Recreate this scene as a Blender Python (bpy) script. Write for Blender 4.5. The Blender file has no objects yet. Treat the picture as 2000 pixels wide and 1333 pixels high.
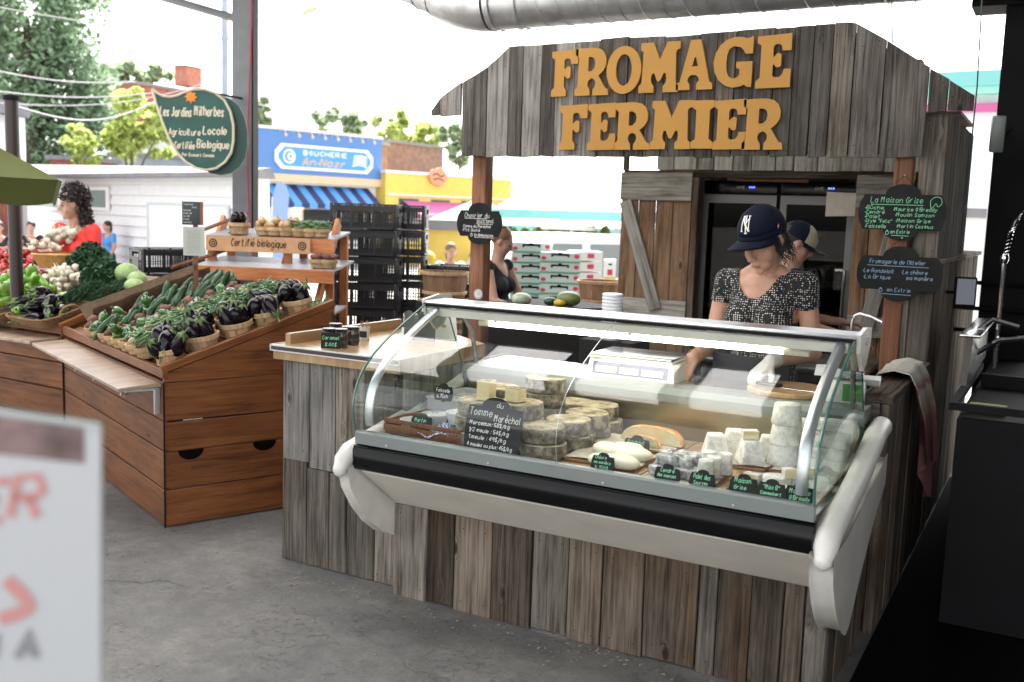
import bpy, bmesh, math, random
from mathutils import Vector, Matrix, Euler
R_ = math.radians
S = bpy.context.scene
COL = S.collection
# ---------------------------------------------------------------- camera
CH = 1.6
YAW, PIT, ROL = R_(28.844), R_(7.191), R_(1.886)
FPX = 1944.0
_f = Vector((-math.sin(YAW)*math.cos(PIT), math.cos(YAW)*math.cos(PIT), -math.sin(PIT)))
_r0 = Vector((math.cos(YAW), math.sin(YAW), 0)); _u0 = _r0.cross(_f)
_c, _s = math.cos(ROL), math.sin(ROL)
_r = _c*_r0 + _s*_u0; _u = -_s*_r0 + _c*_u0
cam_d = bpy.data.cameras.new('camera'); cam = bpy.data.objects.new('camera', cam_d); COL.objects.link(cam)
m = Matrix((_r, _u, -_f)).transposed().to_4x4(); m.translation = Vector((0, 0, CH)); cam.matrix_world = m
cam_d.sensor_width = 36.0; cam_d.lens = FPX/2000*36.0; cam_d.clip_start = .05; cam_d.clip_end = 900
cam_d.dof.use_dof = True; cam_d.dof.focus_distance = 4.2; cam_d.dof.aperture_fstop = 3.0
S.camera = cam
S.render.resolution_x, S.render.resolution_y = 1024, 682
# ---------------------------------------------------------------- world, sun, exposure
SUN_EL, SUN_AZ = 52.0, 28.0           # the sun stands behind the market, to the left of the Y axis by SUN_AZ
W = bpy.data.worlds.new('World'); S.world = W; W.use_nodes = True
nt = W.node_tree; bg = nt.nodes['Background']
sky = nt.nodes.new('ShaderNodeTexSky'); sky.sky_type = 'NISHITA'; sky.sun_disc = False
sky.sun_elevation = R_(SUN_EL); sky.sun_rotation = R_(-SUN_AZ); sky.dust_density = 3.0; sky.air_density = 1.3; sky.ozone_density = .6
hs = nt.nodes.new('ShaderNodeHueSaturation'); hs.inputs['Saturation'].default_value = .15
nt.links.new(sky.outputs[0], hs.inputs['Color']); nt.links.new(hs.outputs[0], bg.inputs[0]); bg.inputs[1].default_value = .15
sl = bpy.data.lights.new('sun', 'SUN'); sl.energy = 5.0; sl.angle = R_(.5); sl.color = (1, .93, .82)
sun = bpy.data.objects.new('sun', sl); COL.objects.link(sun)
_sd = Vector((-math.sin(R_(SUN_AZ))*math.cos(R_(SUN_EL)), math.cos(R_(SUN_AZ))*math.cos(R_(SUN_EL)), math.sin(R_(SUN_EL))))
sun.rotation_euler = _sd.to_track_quat('Z', 'Y').to_euler(); sun.location = (0, 0, 30)
S.view_settings.view_transform = 'Standard'; S.view_settings.look = 'None'; S.view_settings.gamma = 1
S.view_settings.use_curve_mapping = False; S.view_settings.exposure = 2.0
S.cycles.max_bounces = 10; S.cycles.transparent_max_bounces = 24; S.cycles.caustics_reflective = False; S.cycles.caustics_refractive = False
S.cycles.sample_clamp_indirect = 6
S.cycles.use_denoising = True
# ---------------------------------------------------------------- measuring: rays through the camera meet real planes
def ray(px, py): return (px-1000)/FPX*_r - (py-666.5)/FPX*_u + _f
def ony(px, py, Y): d = ray(px, py); return Vector((0, 0, CH)) + d*(Y/d.y)
def onx(px, py, X): d = ray(px, py); return Vector((0, 0, CH)) + d*(X/d.x)
def onz(px, py, z=0): d = ray(px, py); return Vector((0, 0, CH)) + d*((z-CH)/d.z)
def dep(px, py, k): return Vector((0, 0, CH)) + ray(px, py)*k
# ---------------------------------------------------------------- mesh builder
class MB:
    def __init__(s): s.v, s.f, s.m, s.cur = [], [], [], 0
    def add(s, vs, fs, M=None):
        b = len(s.v)
        s.v += [tuple(M @ Vector(v)) if M else tuple(v) for v in vs]
        s.f += [tuple(i+b for i in f) for f in fs]; s.m += [s.cur]*len(fs); return s
    def mat(s, i): s.cur = i; return s
    def box(s, x0, x1, y0, y1, z0, z1, M=None):
        vs = [(x, y, z) for z in (z0, z1) for y in (y0, y1) for x in (x0, x1)]
        return s.add(vs, [(0, 2, 3, 1), (4, 5, 7, 6), (0, 1, 5, 4), (2, 6, 7, 3), (0, 4, 6, 2), (1, 3, 7, 5)], M)
    def rbox(s, x0, x1, y0, y1, z0, z1, r=.01, M=None):   # chamfered box
        X, Y, Z = (x0+x1)/2, (y0+y1)/2, (z0+z1)/2; a, b, c = (x1-x0)/2, (y1-y0)/2, (z1-z0)/2; r = min(r, a*.9, b*.9, c*.9)
        bm = bmesh.new(); bmesh.ops.create_cube(bm, size=2)
        for v in bm.verts: v.co = Vector((X+v.co.x*a, Y+v.co.y*b, Z+v.co.z*c))
        bmesh.ops.bevel(bm, geom=bm.edges[:]+bm.verts[:], offset=r, segments=2, profile=.5, affect='EDGES')
        s.bm(bm, M); return s
    def bm(s, bm, M=None):
        bm.verts.index_update(); s.add([v.co[:] for v in bm.verts], [tuple(v.index for v in f.verts) for f in bm.faces], M); bm.free(); return s
    def extr(s, pts, y0, y1, M=None):                        # outline (x,z) extruded along y
        n = len(pts); vs = [(p[0], y0, p[1]) for p in pts]+[(p[0], y1, p[1]) for p in pts]
        fs = [tuple(range(n)), tuple(range(2*n-1, n-1, -1))]+[(i, i+n, (i+1) % n+n, (i+1) % n) for i in range(n)]
        return s.add(vs, fs, M)
    def lathe(s, prof, n=16, M=None, a0=0, a1=2*math.pi):
        full = abs(a1-a0-2*math.pi) < 1e-6; k = n if full else n+1; vs, fs = [], []
        for i in range(k):
            a = a0+(a1-a0)*i/n
            vs += [(r*math.cos(a), r*math.sin(a), z) for r, z in prof]
        q = len(prof)
        for i in range(n):
            j = (i+1) % k
            for t in range(q-1):
                a, b, c, d = i*q+t, j*q+t, j*q+t+1, i*q+t+1
                if prof[t][0] < 1e-7: fs.append((a, c, d))
                elif prof[t+1][0] < 1e-7: fs.append((a, b, d))
                else: fs.append((a, b, c, d))
        return s.add(vs, fs, M)
    def tube(s, P, r, n=8, cap=True, M=None, flat=1.0):
        P = [Vector(p) for p in P]; k = len(P); rs = r if isinstance(r, (list, tuple)) else [r]*k; vs, fs = [], []
        t0 = (P[1]-P[0]).normalized(); up = Vector((0, 0, 1)) if abs(t0.z) < .9 else Vector((1, 0, 0)); N = t0.cross(up).normalized()
        for i in range(k):
            t = (P[min(i+1, k-1)]-P[max(i-1, 0)]).normalized(); N = (N-t*N.dot(t)).normalized(); B = t.cross(N)
            for j in range(n):
                a = 2*math.pi*j/n; vs.append(P[i]+(N*math.cos(a)+B*math.sin(a)*flat)*rs[i])
        for i in range(k-1):
            for j in range(n): fs.append((i*n+j, i*n+(j+1) % n, (i+1)*n+(j+1) % n, (i+1)*n+j))
        if cap: fs += [tuple(range(n-1, -1, -1)), tuple(range((k-1)*n, k*n))]
        return s.add(vs, fs, M)
    def ball(s, c, r, n=12, m=8, M=None, rot=None):
        r = (r, r, r) if not isinstance(r, (tuple, list)) else r; vs = [(0, 0, -1)]; fs = []
        for i in range(1, m):
            a = -math.pi/2+math.pi*i/m
            vs += [(math.cos(a)*math.cos(2*math.pi*j/n), math.cos(a)*math.sin(2*math.pi*j/n), math.sin(a)) for j in range(n)]
        vs.append((0, 0, 1)); L = len(vs)-1
        for j in range(n):
            fs.append((0, 1+(j+1) % n, 1+j)); fs.append((L, L-n+j, L-n+(j+1) % n))
        for i in range(m-2):
            for j in range(n): a = 1+i*n+j; b = 1+i*n+(j+1) % n; fs.append((a, b, b+n, a+n))
        Q = Matrix.Translation(Vector(c)) @ (rot.to_matrix().to_4x4() if rot else Matrix()) @ Matrix.Diagonal((*r, 1))
        return s.add(vs, fs, (M @ Q) if M else Q)
    def grid(s, fn, nu, nv, M=None):
        vs = [fn(i/nu, j/nv) for j in range(nv+1) for i in range(nu+1)]
        return s.add(vs, [(j*(nu+1)+i, j*(nu+1)+i+1, (j+1)*(nu+1)+i+1, (j+1)*(nu+1)+i) for j in range(nv) for i in range(nu)], M)
    def slab(s, fn, nu, nv, th, M=None):                      # grid with thickness along -z
        g = MB().grid(fn, nu, nv); b = len(g.v); k = nu+1
        vs = g.v+[(x, y, z-th) for x, y, z in g.v]; fs = g.f+[tuple(i+b for i in reversed(f)) for f in g.f]
        ring = list(range(nu+1))+[j*k+nu for j in range(1, nv+1)]+[nv*k+i for i in range(nu-1, -1, -1)]+[j*k for j in range(nv-1, 0, -1)]
        for a, c in zip(ring, ring[1:]+ring[:1]): fs.append((a, a+b, c+b, c))
        return s.add(vs, fs, M)
    def mesh(s, name, mats, smooth=35):
        me = bpy.data.meshes.new(name); me.from_pydata(s.v, [], s.f); me.update()
        for mt in (mats if isinstance(mats, (list, tuple)) else [mats]): me.materials.append(mt)
        if any(s.m): me.polygons.foreach_set('material_index', s.m)
        if smooth:
            me.shade_smooth(); me.set_sharp_from_angle(angle=R_(smooth))
        return me
def TR(x=0, y=0, z=0, rz=0, rx=0, ry=0): return Matrix.Translation((x, y, z)) @ Euler((rx, ry, rz)).to_matrix().to_4x4()
def wm(o): return (wm(o.parent) if o.parent else Matrix()) @ o.matrix_basis
def props(o, label=None, cat=None, group=None, kind=None):
    if label: o['label'] = label
    if cat: o['category'] = cat
    if group: o['group'] = group
    if kind: o['kind'] = kind
    return o
def link(name, data, parent=None, M=None, world=False):
    o = bpy.data.objects.new(name, data); COL.objects.link(o)
    if parent: o.parent = parent
    if M is not None: o.matrix_basis = (wm(parent).inverted() @ M) if (parent and world) else M
    return o
def thing(name, label, cat, loc=(0, 0, 0), rz=0, group=None, M=None):
    o = bpy.data.objects.new(name, None); COL.objects.link(o); o.empty_display_size = .1
    o.matrix_basis = M if M is not None else TR(*loc, rz)
    return props(o, label, cat, group)
def part(name, mb, mats, parent=None, M=None, smooth=35, world=False, kind=None, label=None):
    """parts given in the parent's own frame; world=True: mesh coordinates are world coordinates"""
    me = mb.mesh(name, mats, smooth) if isinstance(mb, MB) else mb
    if world and parent: me.transform(wm(parent).inverted())
    o = link(name, me, parent, M)
    return props(o, label, None, None, kind)
def single(name, mb, mats, label, cat, M=None, group=None, smooth=35, kind=None):
    o = part(name, mb, mats, None, M, smooth); return props(o, label, cat, group, kind)
def structure(name, mb, mats, M=None, smooth=35): return props(part(name, mb, mats, None, M, smooth), kind='structure')
def dup(root, M, label=None, group=None):
    c = root.copy(); COL.objects.link(c); c.matrix_basis = M
    if label: c['label'] = label
    if group: c['group'] = group
    def rec(src, dst):
        for ch in src.children:
            d = ch.copy(); COL.objects.link(d); d.parent = dst; rec(ch, d)
    rec(root, c); return c
KIDS = {}
# ---------------------------------------------------------------- materials
def newmat(name):
    m = bpy.data.materials.new(name); m.use_nodes = True; return m, m.node_tree.nodes, m.node_tree.links, m.node_tree.nodes['Principled BSDF']
def plain(name, col, rough=.6, metal=0, spec=.5, bump=0, bscale=40, var=0, vscale=6, trans=0, emis=0, coat=0, sss=0, stretch=(1, 1, 1), rnd=0, sheen=0):
    m, N, L, B = newmat(name)
    B.inputs['Base Color'].default_value = (*col, 1); B.inputs['Roughness'].default_value = rough; B.inputs['Metallic'].default_value = metal
    B.inputs['Specular IOR Level'].default_value = spec; B.inputs['Coat Weight'].default_value = coat
    if sheen: B.inputs['Sheen Weight'].default_value = sheen
    if sss: B.inputs['Subsurface Weight'].default_value = sss; B.inputs['Subsurface Radius'].default_value = (.012, .005, .003); B.inputs['Subsurface Scale'].default_value = 1
    if trans: B.inputs['Transmission Weight'].default_value = trans
    if emis: B.inputs['Emission Color'].default_value = (*col, 1); B.inputs['Emission Strength'].default_value = emis
    if var or bump or rnd:
        tc = N.new('ShaderNodeTexCoord'); mp = N.new('ShaderNodeMapping'); L.new(tc.outputs['Object'], mp.inputs[0]); mp.inputs['Scale'].default_value = stretch
        oi = N.new('ShaderNodeObjectInfo'); ml = N.new('ShaderNodeMath'); ml.operation = 'MULTIPLY'; ml.inputs[1].default_value = 37; L.new(oi.outputs['Random'], ml.inputs[0]); L.new(ml.outputs[0], mp.inputs['Location'])
    if var or rnd:
        nz = N.new('ShaderNodeTexNoise'); nz.inputs['Scale'].default_value = vscale; nz.inputs['Detail'].default_value = 6; L.new(mp.outputs[0], nz.inputs['Vector'])
        mr = N.new('ShaderNodeMapRange'); mr.inputs[1].default_value = .3; mr.inputs[2].default_value = .7; mr.inputs[3].default_value = 1-var; mr.inputs[4].default_value = 1+var*.6; L.new(nz.outputs[0], mr.inputs[0])
        r2 = N.new('ShaderNodeMapRange'); r2.inputs[3].default_value = 1-rnd; r2.inputs[4].default_value = 1+rnd; L.new(oi.outputs['Random'], r2.inputs[0])
        mu = N.new('ShaderNodeMath'); mu.operation = 'MULTIPLY'; L.new(mr.outputs[0], mu.inputs[0]); L.new(r2.outputs[0], mu.inputs[1])
        vm = N.new('ShaderNodeVectorMath'); vm.operation = 'SCALE'; vm.inputs[0].default_value = col; L.new(mu.outputs[0], vm.inputs['Scale']); L.new(vm.outputs[0], B.inputs['Base Color'])
    if bump:
        nb = N.new('ShaderNodeTexNoise'); nb.inputs['Scale'].default_value = bscale; nb.inputs['Detail'].default_value = 5; L.new(mp.outputs[0], nb.inputs['Vector'])
        bp = N.new('ShaderNodeBump'); bp.inputs['Strength'].default_value = bump; bp.inputs['Distance'].default_value = .01; L.new(nb.outputs[0], bp.inputs['Height']); L.new(bp.outputs[0], B.inputs['Normal'])
    return m
def ramp(N, L, src, stops):
    r = N.new('ShaderNodeValToRGB'); e = r.color_ramp.elements
    while len(e) < len(stops): e.new(.5)
    for i, (p, c) in enumerate(stops): e[i].position = p; e[i].color = (*c, 1)
    L.new(src, r.inputs[0]); return r.outputs[0]
def wood(name, dark, mid, light, rnd=.25, gs=45, rough=.75, bump=.5, spec=.3, knots=True, tint=None, tintp=.5, streak=.5, axis='Z', crack=.45):
    """grain runs along the board's own long axis; every board differs by its object's random number"""
    m, N, L, B = newmat(name)
    tc = N.new('ShaderNodeTexCoord'); oi = N.new('ShaderNodeObjectInfo')
    cb = N.new('ShaderNodeVectorMath'); cb.operation = 'SCALE'; cb.inputs[0].default_value = (31, 17, 53); L.new(oi.outputs['Random'], cb.inputs['Scale'])
    ad = N.new('ShaderNodeVectorMath'); ad.operation = 'ADD'; L.new(tc.outputs['Object'], ad.inputs[0]); L.new(cb.outputs[0], ad.inputs[1])
    def mapped(sx, sz):
        mp = N.new('ShaderNodeMapping'); mp.inputs['Scale'].default_value = (sx, sx, sz) if axis == 'Z' else (sz, sx, sx); L.new(ad.outputs[0], mp.inputs[0]); return mp.outputs[0]
    # slow wander so that the grain is not ruler straight
    wn = N.new('ShaderNodeTexNoise'); wn.inputs['Scale'].default_value = 1; wn.inputs['Detail'].default_value = 2; L.new(mapped(5, 2.2), wn.inputs['Vector'])
    # knots
    vo = N.new('ShaderNodeTexVoronoi'); vo.inputs['Scale'].default_value = 1; L.new(mapped(7.5, 3.2), vo.inputs['Vector']); vo.inputs['Randomness'].default_value = 1
    kn = N.new('ShaderNodeMapRange'); kn.inputs[1].default_value = .0; kn.inputs[2].default_value = .22; kn.inputs[3].default_value = 1; kn.inputs[4].default_value = 0; L.new(vo.outputs['Distance'], kn.inputs[0])
    kn.interpolation_type = 'SMOOTHSTEP'
    dv = N.new('ShaderNodeVectorMath'); dv.operation = 'MULTIPLY_ADD'; L.new(wn.outputs['Color'], dv.inputs[0]); dv.inputs[1].default_value = (.9, .9, 0) if axis == 'Z' else (0, .9, .9); L.new(mapped(gs*1.6, 2.4), dv.inputs[2])
    ks = N.new('ShaderNodeVectorMath'); ks.operation = 'SCALE'; ks.inputs[0].default_value = (2.2, 1.5, .6) if axis == 'Z' else (.6, 1.5, 2.2); L.new(kn.outputs[0], ks.inputs['Scale'])
    dk = N.new('ShaderNodeVectorMath'); dk.operation = 'ADD'; L.new(dv.outputs[0], dk.inputs[0]); L.new(ks.outputs[0], dk.inputs[1])
    g = N.new('ShaderNodeTexNoise'); g.inputs['Scale'].default_value = 1; g.inputs['Detail'].default_value = 9; g.inputs['Roughness'].default_value = .72; L.new(dk.outputs[0] if knots else dv.outputs[0], g.inputs['Vector'])
    b = N.new('ShaderNodeTexNoise'); b.inputs['Scale'].default_value = 1; b.inputs['Detail'].default_value = 4; L.new(mapped(9, 3.2), b.inputs['Vector'])
    mx = N.new('ShaderNodeMath'); mx.operation = 'MULTIPLY_ADD'; L.new(b.outputs[0], mx.inputs[0]); mx.inputs[1].default_value = streak; 
    s2 = N.new('ShaderNodeMath'); s2.operation = 'SUBTRACT'; L.new(g.outputs[0], s2.inputs[0]); s2.inputs[1].default_value = streak*.5; L.new(s2.outputs[0], mx.inputs[2])
    fg = N.new('ShaderNodeTexNoise'); fg.inputs['Scale'].default_value = 1; fg.inputs['Detail'].default_value = 6; fg.inputs['Roughness'].default_value = .6; fa = N.new('ShaderNodeVectorMath'); fa.operation = 'MULTIPLY_ADD'; L.new(wn.outputs['Color'], fa.inputs[0]); fa.inputs[1].default_value = (1.4, 1.4, 0) if axis == 'Z' else (0, 1.4, 1.4); L.new(mapped(gs*2.6, 1.5), fa.inputs[2]); L.new(fa.outputs[0], fg.inputs['Vector'])
    crk = N.new('ShaderNodeMapRange'); crk.inputs[1].default_value = .34; crk.inputs[2].default_value = .43; crk.inputs[3].default_value = 1-crack; crk.inputs[4].default_value = 1; L.new(fg.outputs[0], crk.inputs[0])
    col = ramp(N, L, mx.outputs[0], [(.31, dark), (.48, mid), (.68, light)])
    cm_ = N.new('ShaderNodeVectorMath'); cm_.operation = 'SCALE'; L.new(col, cm_.inputs[0]); L.new(crk.outputs[0], cm_.inputs['Scale']); col = cm_.outputs[0]
    if tint:
        t = N.new('ShaderNodeTexNoise'); t.inputs['Scale'].default_value = 1; L.new(mapped(3, 1.2), t.inputs['Vector'])
        tr = N.new('ShaderNodeMapRange'); tr.inputs[1].default_value = tintp; tr.inputs[2].default_value = tintp+.16; L.new(t.outputs[0], tr.inputs[0])
        mt = N.new('ShaderNodeMix'); mt.data_type = 'RGBA'; mt.blend_type = 'MULTIPLY'; L.new(tr.outputs[0], mt.inputs[0]); L.new(col, mt.inputs[6]); mt.inputs[7].default_value = (*tint, 1); col = mt.outputs[2]
    r2 = N.new('ShaderNodeMapRange'); r2.inputs[3].default_value = 1-rnd; r2.inputs[4].default_value = 1+rnd*1.1; L.new(oi.outputs['Random'], r2.inputs[0])
    vm = N.new('ShaderNodeVectorMath'); vm.operation = 'SCALE'; L.new(col, vm.inputs[0]); L.new(r2.outputs[0], vm.inputs['Scale']); col = vm.outputs[0]
    if knots:
        k2 = N.new('ShaderNodeMapRange'); k2.inputs[1].default_value = .45; k2.inputs[2].default_value = .8; k2.inputs[3].default_value = 0; k2.inputs[4].default_value = .85; L.new(kn.outputs[0], k2.inputs[0])
        sp = N.new('ShaderNodeSeparateColor'); L.new(vo.outputs['Color'], sp.inputs[0]); gt = N.new('ShaderNodeMath'); gt.operation = 'GREATER_THAN'; gt.inputs[1].default_value = .45; L.new(sp.outputs[0], gt.inputs[0])
        mk = N.new('ShaderNodeMath'); mk.operation = 'MULTIPLY'; L.new(k2.outputs[0], mk.inputs[0]); L.new(gt.outputs[0], mk.inputs[1])
        km = N.new('ShaderNodeMix'); km.data_type = 'RGBA'; L.new(mk.outputs[0], km.inputs[0]); L.new(col, km.inputs[6]); km.inputs[7].default_value = (*[c*.45 for c in dark], 1); col = km.outputs[2]
    L.new(col, B.inputs['Base Color']); B.inputs['Roughness'].default_value = rough; B.inputs['Specular IOR Level'].default_value = spec
    bp = N.new('ShaderNodeBump'); bp.inputs['Strength'].default_value = bump; bp.inputs['Distance'].default_value = .004; hm = N.new('ShaderNodeMath'); hm.operation = 'ADD'; L.new(g.outputs[0], hm.inputs[0]); L.new(crk.outputs[0], hm.inputs[1]); L.new(hm.outputs[0], bp.inputs['Height']); L.new(bp.outputs[0], B.inputs['Normal'])
    return m
def glass(name, tint=(.93, .98, .96), ior=1.5, rough=0.0, gain=1.0):
    """thin sheet: light passes straight through, the face mirrors by Fresnel"""
    m, N, L, B = newmat(name); N.remove(B); out = N['Material Output']
    fr = N.new('ShaderNodeFresnel'); fr.inputs[0].default_value = ior; tr = N.new('ShaderNodeBsdfTransparent'); tr.inputs[0].default_value = (*tint, 1)
    gl = N.new('ShaderNodeBsdfGlossy'); gl.inputs['Roughness'].default_value = rough; mx = N.new('ShaderNodeMixShader')
    ge = N.new('ShaderNodeNewGeometry'); io = N.new('ShaderNodeMath'); io.operation = 'MULTIPLY_ADD'; L.new(ge.outputs['Backfacing'], io.inputs[0]); io.inputs[1].default_value = 1/ior-ior; io.inputs[2].default_value = ior; L.new(io.outputs[0], fr.inputs[0])
    mu = N.new('ShaderNodeMath'); mu.operation = 'MULTIPLY'; mu.inputs[1].default_value = gain; L.new(fr.outputs[0], mu.inputs[0])
    L.new(mu.outputs[0], mx.inputs[0]); L.new(tr.outputs[0], mx.inputs[1]); L.new(gl.outputs[0], mx.inputs[2]); L.new(mx.outputs[0], out.inputs[0]); return m
M = {}
M['barn'] = wood('weathered_barn_wood', (.05, .04, .032), (.145, .125, .104), (.25, .22, .19), rnd=.36, gs=40, bump=.9, rough=.9, spec=.15, tint=(.82, .68, .54), tintp=.56)
M['barn_brown'] = wood('brown_barn_wood', (.036, .026, .019), (.105, .081, .063), (.185, .15, .12), rnd=.5, gs=40, bump=.9, rough=.88, spec=.15, tint=(.9, .72, .58), tintp=.52)
M['barn_pale'] = wood('pale_old_wood', (.12, .112, .095), (.29, .272, .235), (.42, .4, .35), rnd=.15, gs=34, bump=.5, rough=.85, spec=.2)
M['plank'] = wood('door_wood', (.1, .055, .03), (.225, .135, .08), (.33, .215, .135), rnd=.14, gs=30, bump=.35, rough=.8, spec=.2)
M['stain'] = wood('stained_pine', (.085, .027, .009), (.175, .06, .019), (.25, .092, .03), rnd=.16, gs=30, bump=.15, rough=.5, spec=.3, streak=.5, crack=.2)
M['post'] = wood('post_fir', (.13, .052, .028), (.21, .088, .045), (.3, .135, .075), rnd=.1, gs=26, bump=.2, rough=.6)
M['ply'] = wood('plywood', (.22, .13, .055), (.34, .21, .1), (.42, .28, .15), rnd=.1, gs=18, bump=.05, rough=.3, spec=.6, knots=False, crack=.1)
M['board'] = wood('serving_board', (.14, .065, .03), (.24, .12, .055), (.36, .2, .1), rnd=.25, gs=28, bump=.1, rough=.5, axis='X', knots=False)
M['splint'] = wood('basket_splint', (.36, .22, .11), (.5, .33, .18), (.6, .42, .25), rnd=.15, gs=50, bump=.2, rough=.7, knots=False)
M['bench'] = wood('bench_top', (.2, .13, .09), (.33, .235, .17), (.43, .33, .25), rnd=.1, gs=22, bump=.1, rough=.35, spec=.6, knots=False, axis='X', crack=.15)
M['cutend'] = plain('cut_wood_edge', (.36, .19, .08), .8, var=.3, vscale=60)
M['nail'] = plain('rusty_nail', (.035, .025, .02), .7, metal=.3)
M['black'] = plain('black_gloss', (.003, .003, .0035), .2, spec=.25, bump=.03, bscale=9)
M['blackplastic'] = plain('black_crate_plastic', (.012, .013, .016), .38, spec=.5, bump=.1, bscale=80)
M['chalkb'] = plain('chalkboard_black', (.008, .008, .009), .6, spec=.25, var=.5, vscale=14)
M['chalk'] = plain('white_chalk', (.75, .75, .72), .9)
M['chalkg'] = plain('green_chalk', (.28, .72, .42), .9)
M['chalkb2'] = plain('blue_chalk', (.3, .45, .6), .9)
M['white'] = plain('white_enamel', (.72, .69, .64), .33, spec=.5, var=.14, vscale=9, coat=.15, bump=.05, bscale=6)
M['cream'] = plain('cream_panel', (.8, .755, .67), .38, var=.12, vscale=5, bump=.04, bscale=4)
M['alu'] = plain('brushed_aluminium', (.62, .64, .66), .32, metal=.85, bump=.05, bscale=200, stretch=(.02, 1, 1))
M['steel'] = plain('stainless_steel', (.5, .5, .5), .24, metal=1, var=.12, vscale=5, bump=.03, bscale=30)
M['chrome'] = plain('chrome', (.7, .7, .72), .12, metal=1)
M['grey'] = plain('grey_trim', (.22, .245, .235), .4, metal=.1, var=.06)
M['galv'] = plain('galvanised_steel', (.68, .69, .72), .42, metal=.8, var=.28, vscale=7, bump=.12, bscale=14)
M['glass'] = glass('clear_glass'); M['glassedge'] = plain('green_glass_edge', (.04, .16, .13), .15, spec=.8)
M['cglass'] = glass('curved_glass', (.95, .985, .97), gain=1.35)
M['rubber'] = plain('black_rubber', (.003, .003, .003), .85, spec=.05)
M['gold'] = plain('ochre_letter_paint', (.44, .215, .03), .55, var=.06, vscale=3, bump=.03)
M['paper'] = plain('white_paper', (.74, .74, .72), .7, var=.03, vscale=10)
M['parch'] = plain('parchment', (.5, .46, .38), .6, var=.12, vscale=20, bump=.1)
# ---------------------------------------------------------------- boards
def plank(parent, p0, p1, nrm, w, th, mat, name='board', ch=.003, nails=True, rnd=random, sag=0):
    """a board from p0 to p1 (centre of its outer face), facing nrm; own mesh, own frame (grain along local z)"""
    p0, p1, n = Vector(p0), Vector(p1), Vector(nrm).normalized(); z = (p1-p0); Ln = z.length; z.normalize(); x = n.cross(z).normalized(); n = z.cross(x)
    mb = MB(); hw = w/2; j = lambda s: rnd.uniform(-s, s)
    e = [j(.003) for _ in range(4)]
    sec = lambda a, b: [(-hw+a, -th), (-hw+a, -ch), (-hw+ch+a, 0), (hw-ch+b, 0), (hw+b, -ch), (hw+b, -th)]
    s0, s1 = sec(e[0], e[1]), sec(e[2], e[3]); z0, z1 = j(.002), Ln+j(.002)
    vs = [(a, b, z0) for a, b in s0]+[(a, b, z1) for a, b in s1]
    fs = [tuple(range(6)), tuple(range(11, 5, -1))]+[(i, i+6, (i+1) % 6+6, (i+1) % 6) for i in range(6)]
    mb.add(vs, fs)
    if nails:
        mb.mat(1)
        for zz in ((.04, Ln-.04) if Ln < .9 else (.05, Ln*.5+j(.05), Ln-.05)):
            for xx in (-.3, .3):
                if w < .07 and xx < 0: continue
                cx, cz = (xx*w if w >= .07 else 0)+j(.006), zz+j(.012)
                mb.add([(cx+.0032*math.cos(a*1.0472), .0008, cz+.0032*math.sin(a*1.0472)) for a in range(6)], [(5, 4, 3, 2, 1, 0)])
    me = mb.mesh(name, [M[mat] if isinstance(mat, str) else mat, M['nail']], smooth=0)
    A = Matrix((x, n, z)).transposed().to_4x4(); A.translation = p0
    return link(name, me, parent, A, world=True)
def boardrow(parent, a, b, z0, z1, nrm, mat, ws=(.085, .15), th=.02, seed=1, gap=.006, name='board', jag=.006):
    """vertical boards side by side from a to b (x,y), between heights z0 and z1"""
    rd = random.Random(seed); a, b = Vector((*a, 0)), Vector((*b, 0)); d = (b-a); Ln = d.length; d.normalize(); s = 0; nn = Vector((*nrm, 0))
    while s < Ln-.02:
        w = rd.uniform(*ws)
        if Ln-s-w < .06: w = Ln-s
        c = a+d*(s+w/2)+nn*rd.uniform(-.003, .003)
        plank(parent, (c.x, c.y, z0+rd.uniform(0, jag)), (c.x, c.y, z1+rd.uniform(-jag, 0)), nn, w-gap, th, mat if isinstance(mat, str) else rd.choice(mat), name, rnd=rd); s += w
def hboards(parent, a, b, zs, nrm, mat, th=.02, seed=2, gap=.004, name='board', ext=0):
    rd = random.Random(seed); nn = Vector((*nrm, 0))
    for z0, z1 in zip(zs, zs[1:]):
        plank(parent, (a[0], a[1], (z0+z1)/2), (b[0], b[1], (z0+z1)/2), nn, z1-z0-gap, th, mat, name, rnd=rd)
# ---------------------------------------------------------------- handwriting: strokes on a grid (x, y), base line y=2, small letters to 6, capitals to 8
GL = dict(a='4526042243;4642', b='0802;0526442203', c='4526042243', d='4526042243;4842', e='044445260422 43', f='47382722;0636', g='4526042243;46412001', h='0802;04264542', i='1612;1817', j='26211000;2827', k='0802;360432', l='181322', m='0602;05162522;25465552', n='0602;04264542', o='2604224426', p='0600;0526442203', q='4526042243;4640', r='0602;042636', s='452615332203', t='18132232;0636', u='06032243;4642', v='062246', w='0612253246', x='0642;4602', y='0623;462200', z='06460242',
 A='022842;1434', B='020838473505;3543320 2', C='4728052243', D='080232453808', E='48080242;0535', F='480802;0535', G='472805224345 25', H='0802;4842;0545', I='1812', J='38331203', K='0802;480542', L='080242', M='0208254842', N='02084248', O='2805224528', P='020838463505', Q='2805224528;3351', R='020838463505;2542', S='47280625432203', T='0848;2822', U='0803224348', V='082248', W='0812253248', X='0842;4802', Y='082548;2522', Z='08480242')
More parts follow.
